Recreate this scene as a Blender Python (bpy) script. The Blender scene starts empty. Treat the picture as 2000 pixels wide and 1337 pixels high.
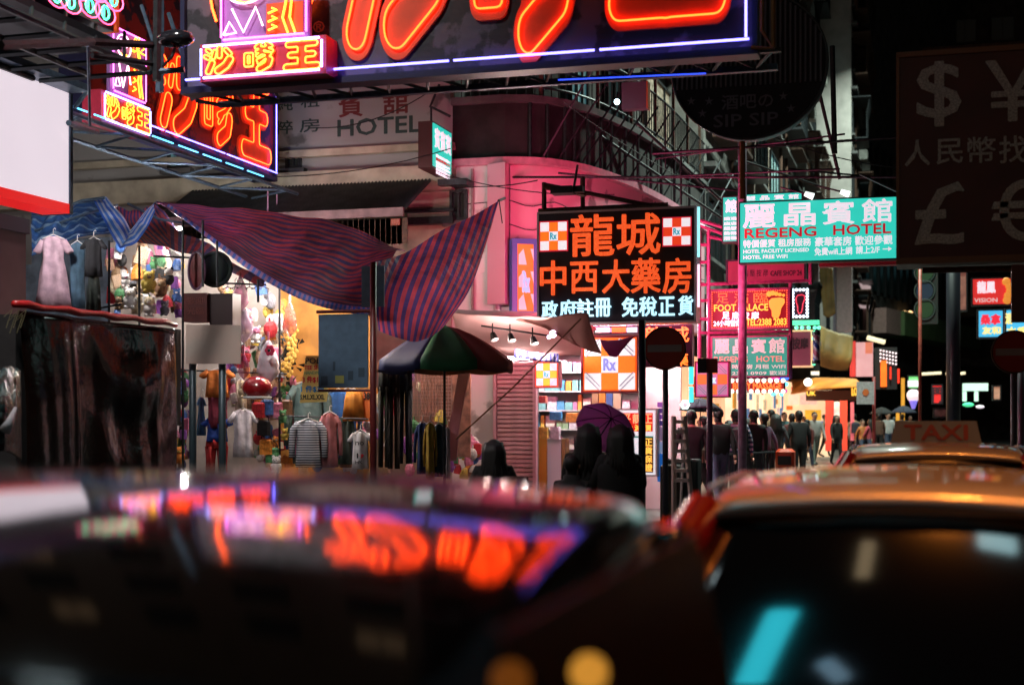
import bpy, math, random
import numpy as np
from math import sin, cos, pi, atan, radians, sqrt
from mathutils import Vector, Matrix
from mathutils.geometry import tessellate_polygon

random.seed(7)
sc = bpy.context.scene
COL = sc.collection
# ------------------------------------------------------------------ camera
H = 1.70                      # eye height above the asphalt
F = 2778.0                    # 50 mm lens on a 36 mm frame, in photograph pixels (2000 wide)
HOR = 815.0                   # horizon row of the photograph
TH = atan(0.288)              # the street runs along +Y, the lens looks 16 degrees left of it
CT, ST = cos(TH), sin(TH)
cd = bpy.data.cameras.new('camera'); cam = bpy.data.objects.new('camera', cd); COL.objects.link(cam)
sc.camera = cam
cd.sensor_width = 36.0; cd.lens = 50.0
cam.location = (0, 0, H); cam.rotation_euler = (pi/2, 0, TH)
cd.shift_y = (HOR-668.5)/2000
cd.clip_start = 0.05; cd.clip_end = 600
cd.dof.use_dof = True; cd.dof.focus_distance = 19.0; cd.dof.aperture_fstop = 1.5
# ------------------------------------------------------------------ night sky
world = bpy.data.worlds.new('World'); sc.world = world; world.use_nodes = True
wn = world.node_tree; bg = wn.nodes['Background']
skyt = wn.nodes.new('ShaderNodeTexSky'); skyt.sky_type = 'NISHITA'; skyt.sun_disc = False
skyt.sun_elevation = radians(1.5); skyt.sun_rotation = radians(200)
wn.links.new(skyt.outputs[0], bg.inputs[0]); bg.inputs[1].default_value = 0.012
sc.view_settings.view_transform = 'Standard'; sc.view_settings.look = 'None'
sc.view_settings.exposure = 0.0; sc.view_settings.gamma = 1.0
sc.cycles.use_denoising = True
sc.cycles.max_bounces = 6; sc.cycles.diffuse_bounces = 3; sc.cycles.glossy_bounces = 4; sc.cycles.transmission_bounces = 4
sc.cycles.transparent_max_bounces = 6
sc.cycles.sample_clamp_indirect = 3.0; sc.cycles.sample_clamp_direct = 0.0
sc.cycles.caustics_reflective = False; sc.cycles.caustics_refractive = False
sc.cycles.use_light_tree = True

# ------------------------------------------------------------------ rays and frames
def ray(px, py):
    t = (px-1000)/F
    return Vector((t*CT-ST, t*ST+CT, (HOR-py)/F))
def at(px, py, d):
    r = ray(px, py); return Vector((r.x*d, r.y*d, H+r.z*d))
class Fr:
    "a vertical plane through the point o, running along u; n points out of it"
    def __init__(s, o, u):
        s.o = Vector((o[0], o[1], 0)); s.u = Vector((u[0], u[1], 0)).normalized(); s.n = Vector((s.u.y, -s.u.x, 0))
    def pt(s, px, py):
        r = ray(px, py); d = s.o.dot(s.n)/r.dot(s.n)
        p = r*d; return ((p-s.o).dot(s.u), H+r.z*d)
    def P(s, a, z, off=0.0):
        p = s.o+s.u*a+s.n*off; return Vector((p.x, p.y, z))
    def rect(s, x0, y0, x1, y1):
        xm, ym = (x0+x1)/2, (y0+y1)/2
        a0, a1 = s.pt(x0, ym)[0], s.pt(x1, ym)[0]
        return (a0, a1, s.pt(xm, y1)[1], s.pt(xm, y0)[1])
    def back(s, d): return Fr((s.o+s.n*d), s.u)
def FY(Y): return Fr((0, Y), (1, 0))
def FX(X): return Fr((X, 0), (0, 1))

# ------------------------------------------------------------------ materials
MATS = {}
def M(name, col=(.5, .5, .5), rough=.6, metal=0., em=None, es=1., nz=0., ns=8., bump=0., bs=40., sample=True, coat=0., alpha=1., trans=0., spec=.5, dirt=None, col2=None):
    if name in MATS: return MATS[name]
    m = bpy.data.materials.new(name); m.use_nodes = True; t = m.node_tree; b = t.nodes['Principled BSDF']
    b.inputs['Base Color'].default_value = (*col, 1); b.inputs['Roughness'].default_value = rough; b.inputs['Metallic'].default_value = metal
    b.inputs['Specular IOR Level'].default_value = spec
    if coat: b.inputs['Coat Weight'].default_value = coat; b.inputs['Coat Roughness'].default_value = .05
    if alpha < 1: b.inputs['Alpha'].default_value = alpha
    if trans: b.inputs['Transmission Weight'].default_value = trans
    tc = None
    def coords():
        nonlocal tc
        if tc is None: tc = t.nodes.new('ShaderNodeTexCoord')
        return tc.outputs['Object']
    def noise(scale, detail=5):
        n = t.nodes.new('ShaderNodeTexNoise'); n.inputs['Scale'].default_value = scale; n.inputs['Detail'].default_value = detail
        t.links.new(coords(), n.inputs['Vector']); return n
    def ramp(src, p0, c0, p1, c1):
        r = t.nodes.new('ShaderNodeValToRGB'); e = r.color_ramp.elements
        e[0].position = p0; e[0].color = (*c0, 1); e[1].position = p1; e[1].color = (*c1, 1)
        t.links.new(src, r.inputs['Fac']); return r
    if nz:
        n = noise(ns); c2 = col2 or tuple(min(1, c*(1+.4*nz)) for c in col)
        r = ramp(n.outputs['Fac'], .33, tuple(c*(1-nz) for c in col), .66, c2)
        t.links.new(r.outputs[0], b.inputs['Base Color'])
    if dirt:   # peeling / staining: (scale, threshold, colour)
        n = noise(dirt[0], 8); r = ramp(n.outputs['Fac'], dirt[1], dirt[2], dirt[1]+.04, col)
        t.links.new(r.outputs[0], b.inputs['Base Color'])
    if em:
        b.inputs['Emission Color'].default_value = (*em, 1); b.inputs['Emission Strength'].default_value = es
        if nz:
            n = noise(ns*1.7); r = ramp(n.outputs['Fac'], .25, tuple(c*(1-.5*nz) for c in em), .75, em)
            t.links.new(r.outputs[0], b.inputs['Emission Color'])
        if not sample: m.cycles.emission_sampling = 'NONE'
    if bump:
        n = noise(bs, 6); bp = t.nodes.new('ShaderNodeBump'); bp.inputs['Strength'].default_value = bump; bp.inputs['Distance'].default_value = .02
        t.links.new(n.outputs['Fac'], bp.inputs['Height']); t.links.new(bp.outputs[0], b.inputs['Normal'])
    MATS[name] = m; return m
def stripes(name, cols, n, rough=.7, axis=0, bump=.7, cross=None, sheen=0., trl=.0):
    "woven striped tarpaulin: bands run along the other UV axis"
    m = bpy.data.materials.new(name); m.use_nodes = True; t = m.node_tree; b = t.nodes['Principled BSDF']
    b.inputs['Roughness'].default_value = rough
    uv = t.nodes.new('ShaderNodeUVMap'); sp = t.nodes.new('ShaderNodeSeparateXYZ'); t.links.new(uv.outputs[0], sp.inputs[0])
    mu = t.nodes.new('ShaderNodeMath'); mu.operation = 'MULTIPLY'; mu.inputs[1].default_value = n; t.links.new(sp.outputs[axis], mu.inputs[0])
    fr = t.nodes.new('ShaderNodeMath'); fr.operation = 'FRACT'; t.links.new(mu.outputs[0], fr.inputs[0])
    r = t.nodes.new('ShaderNodeValToRGB'); r.color_ramp.interpolation = 'CONSTANT'; e = r.color_ramp.elements
    while len(e) > 1: e.remove(e[-1])
    e[0].position = 0; e[0].color = (*cols[0][1], 1)
    for p, c in cols[1:]: e.new(p).color = (*c, 1)
    t.links.new(fr.outputs[0], r.inputs['Fac'])
    tc = t.nodes.new('ShaderNodeTexCoord'); nn = t.nodes.new('ShaderNodeTexNoise'); nn.inputs['Scale'].default_value = 3.; nn.inputs['Detail'].default_value = 6
    t.links.new(tc.outputs['Object'], nn.inputs['Vector'])
    mr = t.nodes.new('ShaderNodeMapRange'); mr.inputs[1].default_value = .3; mr.inputs[2].default_value = .7; mr.inputs[3].default_value = .4; mr.inputs[4].default_value = 1.
    t.links.new(nn.outputs['Fac'], mr.inputs[0])
    mx = t.nodes.new('ShaderNodeMix'); mx.data_type = 'RGBA'; mx.blend_type = 'MULTIPLY'; mx.inputs['Factor'].default_value = 1
    t.links.new(r.outputs[0], mx.inputs[6]); t.links.new(mr.outputs[0], mx.inputs[7]); t.links.new(mx.outputs[2], b.inputs['Base Color'])
    n2 = t.nodes.new('ShaderNodeTexNoise'); n2.inputs['Scale'].default_value = 9.; t.links.new(tc.outputs['Object'], n2.inputs['Vector'])
    bp = t.nodes.new('ShaderNodeBump'); bp.inputs['Strength'].default_value = bump; bp.inputs['Distance'].default_value = .05
    t.links.new(n2.outputs['Fac'], bp.inputs['Height']); t.links.new(bp.outputs[0], b.inputs['Normal'])
    if trl:
        tr = t.nodes.new('ShaderNodeBsdfTranslucent'); ad = t.nodes.new('ShaderNodeMixShader'); ad.inputs[0].default_value = trl
        t.links.new(mx.outputs[2], tr.inputs[0]); out = t.nodes['Material Output']
        t.links.new(b.outputs[0], ad.inputs[1]); t.links.new(tr.outputs[0], ad.inputs[2]); t.links.new(ad.outputs[0], out.inputs[0])
    MATS[name] = m; return m

# ------------------------------------------------------------------ mesh builder
class MB:
    def __init__(s): s.v = []; s.f = []; s.m = []; s.uv = {}
    def add(s, vs, fs, m=0):
        o = len(s.v); s.v += [tuple(v) for v in vs]; s.f += [tuple(i+o for i in f) for f in fs]; s.m += [m]*len(fs); return s
    def hexa(s, p, m=0):   # p: bottom 4 then top 4
        return s.add(p, [(0, 3, 2, 1), (4, 5, 6, 7), (0, 1, 5, 4), (1, 2, 6, 5), (2, 3, 7, 6), (3, 0, 4, 7)], m)
    def box(s, x0, x1, y0, y1, z0, z1, m=0):
        return s.hexa([(x0, y0, z0), (x1, y0, z0), (x1, y1, z0), (x0, y1, z0), (x0, y0, z1), (x1, y0, z1), (x1, y1, z1), (x0, y1, z1)], m)
    def bbox(s, x0, x1, y0, y1, z0, z1, c, m=0):
        "box with chamfered vertical and top edges"
        def ring(z, i): return [(x0+i+c, y0+i, z), (x1-i-c, y0+i, z), (x1-i, y0+i+c, z), (x1-i, y1-i-c, z), (x1-i-c, y1-i, z), (x0+i+c, y1-i, z), (x0+i, y1-i-c, z), (x0+i, y0+i+c, z)]
        return s.rings([ring(z0, 0), ring(z1-c, 0), ring(z1, c)], True, m=m)
    def fbox(s, fr, a0, a1, z0, z1, o0, o1, m=0):
        P = fr.P
        return s.hexa([P(a0, z0, o1), P(a1, z0, o1), P(a1, z0, o0), P(a0, z0, o0), P(a0, z1, o1), P(a1, z1, o1), P(a1, z1, o0), P(a0, z1, o0)], m)
    def rings(s, R, caps=True, closed=True, m=0):
        o = len(s.v); n = len(R[0]); vs = [v for r in R for v in r]; fs = []
        for i in range(len(R)-1):
            for j in range(n if closed else n-1):
                k = (j+1) % n; fs.append((i*n+j, i*n+k, (i+1)*n+k, (i+1)*n+j))
        if caps and closed: fs.append(tuple(range(n-1, -1, -1))); fs.append(tuple((len(R)-1)*n+j for j in range(n)))
        return s.add(vs, fs, m)
    def tube(s, pts, r, n=6, closed=False, m=0):
        pts = [Vector(p) for p in pts]; N = len(pts); R = []
        if N < 2: return s
        rr = r if isinstance(r, (list, tuple)) else [r]*N
        for i, p in enumerate(pts):
            a = pts[(i-1) % N] if (closed or i > 0) else p; b = pts[(i+1) % N] if (closed or i < N-1) else p
            d = b-a
            if d.length < 1e-9: d = Vector((0, 0, 1))
            d.normalize(); up = Vector((0, 0, 1)) if abs(d.z) < .9 else Vector((0, 1, 0))
            if i and R:
                x = px_ - d*px_.dot(d)
                x = x.normalized() if x.length > 1e-6 else d.cross(up).normalized()
            else: x = d.cross(up).normalized()
            px_ = x; y = d.cross(x)
            R.append([p+(x*cos(2*pi*k/n)+y*sin(2*pi*k/n))*rr[i] for k in range(n)])
        if closed: R.append(R[0]); return s.rings(R, False, m=m)
        return s.rings(R, True, m=m)
    def sphere(s, c, r, sx=1, sy=1, sz=1, nu=12, nv=8, m=0):
        R = []
        for i in range(nv+1):
            t = pi*(i+.02*(i == 0)-.02*(i == nv))/nv
            R.append([(c[0]+r*sx*sin(t)*cos(2*pi*k/nu), c[1]+r*sy*sin(t)*sin(2*pi*k/nu), c[2]+r*sz*cos(t)) for k in range(nu)])
        return s.rings(R[::-1], True, m=m)
    def grid(s, G, th=0., m=0, uv=True):
        nu, nv = len(G), len(G[0]); o = len(s.v)
        vs = [Vector(p) for r in G for p in r]; fs = []
        for i in range(nu-1):
            for j in range(nv-1): fs.append((i*nv+j, (i+1)*nv+j, (i+1)*nv+j+1, i*nv+j+1))
        s.add(vs, fs, m)
        for i in range(nu):
            for j in range(nv): s.uv[o+i*nv+j] = (i/(nu-1), j/(nv-1))
        if th:
            off = []
            for i in range(nu):
                for j in range(nv):
                    a = Vector(G[min(i+1, nu-1)][j])-Vector(G[max(i-1, 0)][j]); b = Vector(G[i][min(j+1, nv-1)])-Vector(G[i][max(j-1, 0)])
                    nn = a.cross(b); nn = nn.normalized() if nn.length > 1e-9 else Vector((0, 0, 1)); off.append(Vector(G[i][j])-nn*th)
            o2 = len(s.v); s.add(off, [f[::-1] for f in fs], m)
            for i in range(nu):
                for j in range(nv): s.uv[o2+i*nv+j] = (i/(nu-1), j/(nv-1))
            rim = [(i, 0) for i in range(nu)]+[(nu-1, j) for j in range(1, nv)]+[(i, nv-1) for i in range(nu-2, -1, -1)]+[(0, j) for j in range(nv-2, 0, -1)]
            for k in range(len(rim)):
                a = rim[k][0]*nv+rim[k][1]; b = rim[(k+1) % len(rim)]; b = b[0]*nv+b[1]
                s.f.append((o+b, o+a, o2+a, o2+b)); s.m.append(m)
        return s
    def prism(s, fr, poly, o0, o1, m=0):
        n = len(poly); A = [fr.P(a, z, o1) for a, z in poly]; B = [fr.P(a, z, o0) for a, z in poly]
        tri = tessellate_polygon([[Vector((a, z, 0)) for a, z in poly]])
        s.add(A+B, [tuple(t) for t in tri]+[tuple(i+n for i in t[::-1]) for t in tri]+[(i, (i+1) % n, (i+1) % n+n, i+n) for i in range(n)], m); return s
    def mesh(s, name, org=(0, 0, 0)):
        me = bpy.data.meshes.new(name)
        v = np.array(s.v, dtype=np.float32).reshape(-1, 3)-np.array(org, dtype=np.float32)
        me.from_pydata(v.tolist(), [], s.f)
        if any(s.m): me.polygons.foreach_set('material_index', s.m)
        if s.uv:
            ul = me.uv_layers.new(name='UVMap'); li = np.zeros(len(me.loops), dtype=np.int32); me.loops.foreach_get('vertex_index', li)
            tab = np.zeros((len(s.v), 2), dtype=np.float32)
            for k, c in s.uv.items(): tab[k] = c
            ul.data.foreach_set('uv', tab[li].ravel())
        return me
ORG = {}
def obj(name, mesh, mats, parent=None, smooth=False):
    o = bpy.data.objects.new(name, mesh); COL.objects.link(o)
    if parent is not None: o.parent = parent
    for m in (mats if isinstance(mats, (list, tuple)) else [mats]): mesh.materials.append(m)
    if smooth: mesh.shade_smooth()
    return o
def tag(o, label, cat, group=None):
    o['label'] = label; o['category'] = cat
    if group: o['group'] = group
    return o
def thing(name, label, cat, org=(0, 0, 0), group=None, rz=0):
    o = bpy.data.objects.new(name, None); COL.objects.link(o); o.location = org; o.rotation_euler = (0, 0, rz); o.empty_display_size = .1
    ORG[o.name] = tuple(org) if not rz else (0, 0, 0)
    return tag(o, label, cat, group)
def org_of(o):
    while o.parent is not None: o = o.parent
    return ORG.get(o.name, tuple(o.location))
def part(parent, name, mb, mats, smooth=False, label=None):
    o = obj(name, mb.mesh(name, org_of(parent)), mats, parent, smooth)
    if label: o['label'] = label
    return o
def struct(name, mb, mats, smooth=False):
    o = obj(name, mb.mesh(name), mats, None, smooth); o['kind'] = 'structure'; return o
def single(name, label, cat, mb, mats, org=None, group=None, smooth=False):
    org = org or tuple(np.mean(np.array(mb.v), axis=0)); o = obj(name, mb.mesh(name, org), mats, None, smooth); o.location = org
    ORG[o.name] = tuple(org); return tag(o, label, cat, group)
def clone(o, loc=None, rz=None, label=None, scale=None):
    c = o.copy(); COL.objects.link(c)
    if loc is not None: c.location = loc
    if rz is not None: c.rotation_euler = (0, 0, rz)
    if scale is not None: c.scale = (scale,)*3 if not isinstance(scale, (tuple, list)) else scale
    if label: c['label'] = label
    for ch in o.children:
        k = ch.copy(); COL.objects.link(k); k.parent = c
        for g in ch.children:
            q = g.copy(); COL.objects.link(q); q.parent = k
    return c
CC = {}
def cpart(parent, name, key, mb_fn, mats, loc, smooth=False):
    "a repeated part sharing mesh data; mb_fn builds it round its own origin"
    if key not in CC:
        me = mb_fn().mesh(name)
        for m in (mats if isinstance(mats, (list, tuple)) else [mats]): me.materials.append(m)
        if smooth: me.shade_smooth()
        CC[key] = me
    o = bpy.data.objects.new(name, CC[key]); COL.objects.link(o); o.parent = parent
    g = org_of(parent); o.location = (loc[0]-g[0], loc[1]-g[1], loc[2]-g[2]); return o

# ------------------------------------------------------------------ lettering
TX = {}
def glyphs(body, ext=0.):
    k = (body, ext)
    if k in TX: return TX[k]
    c = bpy.data.curves.new('t', 'FONT'); c.body = body; c.size = 1; c.extrude = ext; c.resolution_u = 2; c.align_x = 'LEFT'
    o = bpy.data.objects.new('t', c); COL.objects.link(o)
    dg = bpy.context.evaluated_depsgraph_get(); me = bpy.data.meshes.new_from_object(o.evaluated_get(dg))
    v = np.array([x.co[:] for x in me.vertices]); f = [tuple(p.vertices) for p in me.polygons]
    bpy.data.objects.remove(o); bpy.data.curves.remove(c); bpy.data.meshes.remove(me)
    if len(v): v[:, :2] = (v[:, :2]-v[:, :2].min(0))/np.maximum(1e-6, v[:, :2].max(0)-v[:, :2].min(0))
    TX[k] = (v, f); return TX[k]
def letters(T, fr, body, rect, off, mat, bold=.0, name='lettering', depth=.004, label=None, px=True, flip=False):
    "text filled into a rectangle given in photograph pixels (or in the frame's metres)"
    a0, a1, z0, z1 = fr.rect(*rect) if px else rect
    v, f = glyphs(body, .02); mb = MB(); h = z1-z0
    sh = [(0, 0)] if not bold else [(0, 0), (bold, 0), (-bold, 0), (0, bold), (0, -bold), (bold*.7, bold*.7), (-bold*.7, -bold*.7), (bold*.7, -bold*.7), (-bold*.7, bold*.7)]
    for i, (dx, dz) in enumerate(sh):
        P = [fr.P((a1 if flip else a0)+(a1-a0)*(-x if flip else x)+dx*h, z0+h*y+dz*h, off+(depth if zz > 0 else 0)+i*.0004) for x, y, zz in v]
        mb.add(P, f)
    return part(T, name, mb, mat, label=label)

# ------------------------------------------------------------------ bubble characters: outline of thick strokes
def sdf_loops(strokes, level, n=84, lo=-.2, hi=1.2):
    g = np.linspace(lo, hi, n); X, Y = np.meshgrid(g, g, indexing='ij'); D = np.full(X.shape, 9.)
    for st in strokes:
        r = st[0]; pts = st[1:]
        for (x0, y0), (x1, y1) in zip(pts, pts[1:]):
            dx, dy = x1-x0, y1-y0; L = dx*dx+dy*dy+1e-9; t = np.clip(((X-x0)*dx+(Y-y0)*dy)/L, 0, 1)
            D = np.minimum(D, np.hypot(X-x0-t*dx, Y-y0-t*dy)-r)
    D = D-level; nxt = {}; pos = {}
    def cross(i0, j0, i1, j1):
        k = (i0, j0, i1, j1)
        if k not in pos:
            a, b = D[i0, j0], D[i1, j1]; t = a/(a-b); pos[k] = (g[i0]+(g[i1]-g[i0])*t, g[j0]+(g[j1]-g[j0])*t)
        return k
    for i in range(n-1):
        for j in range(n-1):
            c = [D[i, j] < 0, D[i+1, j] < 0, D[i+1, j+1] < 0, D[i, j+1] < 0]
            if all(c) or not any(c): continue
            e = [(i, j, i+1, j), (i+1, j, i+1, j+1), (i, j+1, i+1, j+1), (i, j, i, j+1)]
            x = [q for q in range(4) if c[q] != c[(q+1) % 4]]
            if len(x) == 2: pr = [(x[0], x[1])]
            else: pr = [(0, 1), (2, 3)] if c[1] else [(0, 3), (1, 2)]
            for a, b in pr:
                ka, kb = cross(*e[a]), cross(*e[b]); nxt.setdefault(ka, []).append(kb); nxt.setdefault(kb, []).append(ka)
    loops = []; seen = set()
    for s0 in nxt:
        if s0 in seen: continue
        lp = [s0]; seen.add(s0); cur = s0
        while True:
            nx = [k for k in nxt[cur] if k not in seen]
            if not nx: break
            cur = nx[0]; seen.add(cur); lp.append(cur)
        if len(lp) > 7: loops.append([pos[k] for k in lp])
    out = []
    for lp in loops:
        for _ in range(2): lp = [((lp[i-1][0]+2*lp[i][0]+lp[(i+1) % len(lp)][0])/4, (lp[i-1][1]+2*lp[i][1]+lp[(i+1) % len(lp)][1])/4) for i in range(len(lp))]
        out.append(lp[::2] if len(lp) > 14 else lp)
    return out
GLY = {
 'sand': [(.07, (.08, .95), (.17, .88)), (.07, (.0, .70), (.11, .64)), (.105, (.12, .10), (.25, .42)),
          (.085, (.54, 1.0), (.54, .68)), (.07, (.36, .88), (.30, .64)), (.075, (.78, .92), (.93, .74)),
          (.135, (.92, .52), (.78, .30), (.50, .12))],
 'dad': [(.055, (.02, .66), (.02, .24)), (.055, (.02, .66), (.22, .66)), (.055, (.22, .66), (.22, .26)), (.055, (.02, .24), (.22, .24)),
         (.06, (.52, 1.03), (.40, .92)), (.06, (.76, 1.04), (.92, .93)), (.055, (.82, .92), (.42, .74)), (.055, (.46, .92), (.95, .74)),
         (.055, (.62, .72), (.44, .58)), (.055, (.58, .68), (.88, .62), (.72, .50), (.46, .40)), (.045, (.62, .42), (.48, .30)),
         (.115, (.86, .40), (.80, .22), (.52, .07))],
 'king': [(.105, (.06, .92), (.88, .92)), (.1, (.12, .5), (.82, .5)), (.115, (.0, .04), (.95, .04)), (.12, (.47, .92), (.47, .04))],
}
LP = {}
def bubble(T, fr, key, rect, off, face, tubem, tr=.011, grow=.05, inset=-.012, px=True, seg=None, depth=.035):
    "one raised character with its neon tube; rect = photograph pixels of the character box"
    a0, a1, z0, z1 = fr.rect(*rect) if px else rect
    k1 = (key, grow, 'f'); k2 = (key, inset)
    if k1 not in LP: LP[k1] = sdf_loops(GLY[key], grow)
    if k2 not in LP: LP[k2] = sdf_loops(GLY[key], inset)
    mp = lambda p: (a0+(a1-a0)*p[0], z0+(z1-z0)*p[1])
    mb = MB(); loops = [[mp(p) for p in lp] for lp in LP[k1]]
    flat = [q for lp in loops for q in lp]
    tri = tessellate_polygon([[Vector((a, z, 0)) for a, z in lp] for lp in loops])
    mb.add([fr.P(a, z, off+depth) for a, z in flat], [tuple(t) for t in tri])
    for lp in loops:
        n = len(lp); mb.add([fr.P(a, z, off+depth) for a, z in lp]+[fr.P(a, z, off) for a, z in lp], [(i, (i+1) % n, (i+1) % n+n, i+n) for i in range(n)])
    o = part(T, 'character', mb, face)
    tb = MB()
    for lp in LP[k2]: tb.tube([fr.P(*mp(p), off+depth+.03) for p in lp], tr, 5, True)
    part(o, 'neon_tube', tb, tubem, True)
    return o
def outline(mb, fr, a0, a1, z0, z1, off, r, n=6, sides='lrbt'):
    P = fr.P; c = r*2
    if 'b' in sides: mb.tube([P(a0+c, z0, off), P(a1-c, z0, off)], r, n)
    if 't' in sides: mb.tube([P(a0+c, z1, off), P(a1-c, z1, off)], r, n)
    if 'l' in sides: mb.tube([P(a0, z0+c, off), P(a0, z1-c, off)], r, n)
    if 'r' in sides: mb.tube([P(a1, z0+c, off), P(a1, z1-c, off)], r, n)
    return mb
# ------------------------------------------------------------------ shared materials
steel = M('dark_steel', (.035, .04, .045), .45, .6, nz=.4, ns=20)
steelb = M('blue_grey_steel', (.09, .14, .2), .4, .4, nz=.3, ns=15)
rust = M('rusty_steel', (.09, .045, .03), .7, .2, nz=.5, ns=25)
purp = M('magenta_painted_steel', (.42, .1, .24), .4, .1, nz=.3, ns=20)
black = M('black_rubber', (.012, .012, .014), .6)
concrete = M('dark_concrete', (.10, .10, .10), .85, nz=.45, ns=2.5, bump=.3, bs=12)
plaster = M('grey_plaster', (.27, .27, .265), .85, dirt=(1.1, .34, (.12, .12, .115)), bump=.2, bs=6)
beige = M('beige_plaster', (.42, .38, .29), .8, nz=.3, ns=3, bump=.15)
whitewall = M('white_wall_paint', (.74, .68, .67), .6, dirt=(1.4, .36, (.36, .31, .3)), bump=.15, bs=12)
pinklitwall = M('pink_lit_wall', (.75, .38, .46), .6, dirt=(1.6, .36, (.30, .13, .17)), bump=.15, bs=12)  # pink sign light put into the wall colour; the stains are dirt
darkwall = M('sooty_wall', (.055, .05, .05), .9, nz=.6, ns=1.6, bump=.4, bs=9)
greenwall = M('mossy_tile_wall', (.10, .12, .11), .7, nz=.5, ns=3)
glass = M('dark_window_glass', (.02, .03, .035), .08, spec=.8)
litglass = M('lit_window_curtain', (.3, .25, .2), .6, em=(.8, .5, .28), es=.10, nz=.8, ns=9, sample=False)
coldglass = M('cold_lit_window', (.2, .3, .3), .5, em=(.25, .7, .8), es=.16, nz=.8, ns=7, sample=False)
white_p = M('white_paint', (.72, .7, .7), .45)
fluo = M('fluorescent_light', (.9, .9, .9), .5, em=(1, .93, .9), es=750)
warmtube = M('warm_lamp', (.9, .9, .9), .5, em=(1, .62, .3), es=240)
asphalt = M('wet_asphalt', (.035, .036, .04), .28, nz=.5, ns=9, bump=.35, bs=40)
paving = M('paving', (.12, .11, .105), .45, nz=.35, ns=5, bump=.2)
orange_neon = M('orange_red_neon', (.9, .3, .1), .5, em=(1, .075, .007), es=8.0)
blue_neon = M('blue_neon', (.3, .4, .9), .5, em=(.15, .13, 1), es=7.5)
pink_neon = M('pink_violet_neon', (.9, .4, .9), .5, em=(1, .14, .75), es=4.0)
yellow_neon = M('yellow_neon', (.9, .8, .2), .5, em=(1, .42, .02), es=3.5)
white_neon = M('white_neon', (.9, .9, .9), .5, em=(.75, .85, 1), es=3.5)
green_neon = M('green_neon', (.3, .9, .6), .5, em=(.05, 1, .5), es=3)
cyan_neon = M('cyan_neon', (.3, .9, .9), .5, em=(.08, .8, .95), es=4)
redface = M('red_enamel', (.88, .10, .02), .5, nz=.12, ns=6)
darkface = M('peeling_sign_board', (.085, .07, .095), .55, dirt=(2.6, .47, (.012, .012, .018)), bump=.3, bs=9)
darkface2 = M('weathered_red_sign_board', (.34, .02, .012), .55, dirt=(2.6, .46, (.03, .012, .02)), bump=.3, bs=9)

# ------------------------------------------------------------------ ground
mb = MB(); mb.box(-60, 60, -25, 180, -.3, 0); struct('road', mb, asphalt)
mb = MB()
pave = [(-40, 17.2), (-8.2, 17.2), (-4.6, 19.6), (-3.0, 23.5), (-2.7, 30), (-2.6, 118), (-20, 118), (-40, 118)]
frt = lambda poly, z0, z1, mb: mb.add([(x, y, z0) for x, y in poly]+[(x, y, z1) for x, y in poly],
    [tuple(i+len(poly) for i in t) for t in tessellate_polygon([[Vector((x, y, 0)) for x, y in poly]])]+[(i, (i+1) % len(poly), (i+1) % len(poly)+len(poly), i+len(poly)) for i in range(len(poly))])
frt(pave, .0, .13, mb); struct('pavement', mb, paving)
mb = MB(); frt([(x-.0, y-.0) for x, y in [(-40, 17.02), (-8.15, 17.02), (-4.45, 19.5), (-2.82, 23.45), (-2.52, 30), (-2.42, 118), (-2.6, 118), (-2.7, 30), (-3.0, 23.5), (-4.6, 19.6), (-8.2, 17.2), (-40, 17.2)]], 0, .14, mb)
struct('kerb', mb, concrete)
mb = MB(); mb.box(4.0, 12, 3, 110, 0, .13); struct('right_pavement', mb, paving)
mb = MB()
for y in range(-10, 110, 4): mb.box(1.55, 1.65, y, y+1.6, .002, .006)
struct('lane_marking', mb, white_p)

# ------------------------------------------------------------------ hotel building (front wall faces the camera)
WF = FY(23.0)
def wall_window(B, fr, a0, a1, z0, z1, o, frame_m=steel, pane_m=glass, bars=1, ac=False):
    mb = MB(); t = .05
    mb.fbox(fr, a0, a1, z0, z0+t, o, o+.07); mb.fbox(fr, a0, a1, z1-t, z1, o, o+.07)
    mb.fbox(fr, a0, a0+t, z0+t, z1-t, o, o+.07); mb.fbox(fr, a1-t, a1, z0+t, z1-t, o, o+.07)
    for k in range(1, bars+1):
        a = a0+(a1-a0)*k/(bars+1); mb.fbox(fr, a-.02, a+.02, z0+t, z1-t, o, o+.06)
    w = part(B, 'window', mb, frame_m)
    mb = MB(); mb.fbox(fr, a0+t, a1-t, z0+t, z1-t, o-.02, o+.02); part(w, 'pane', mb, pane_m)
    mb = MB(); mb.fbox(fr, a0-.1, a1+.1, z0-.1, z0-.01, o-.02, o+.16); part(w, 'sill', mb, concrete)
    return w
HB = thing('hotel_building', 'grey plastered building with a faded hotel sign painted on its wall', 'building', (-12, 23, 0))
x0, x1 = -26.0, WF.pt(884, 300)[0]
zs = WF.pt(700, 292)[1]; zb = WF.pt(700, 338)[1]
mb = MB(); mb.box(x0, x1, 23, 30, 5.7, 26); part(HB, 'wall', mb, plaster)
mb = MB(); mb.box(x0, x1+.05, 22.86, 22.998, zs-.1, zs+.02); mb.box(x0, x1+.08, 22.7, 22.998, 5.55, zb+.02); part(HB, 'ledge', mb, beige)
mb = MB(); mb.box(x0, WF.pt(330, 600)[0]-.4, 23, 30, 0, 5.55); part(HB, 'side_wall', mb, plaster)
a = WF.rect(800, 360, 866, 640)
mb = MB(); mb.box(a[0], x1, 22.9, 23.6, 0.13, 5.54); mb.box(a[0]-.6, a[0]-.02, 22.95, 23.5, .13, 4.9); part(HB, 'pillar', mb, beige)
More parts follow.
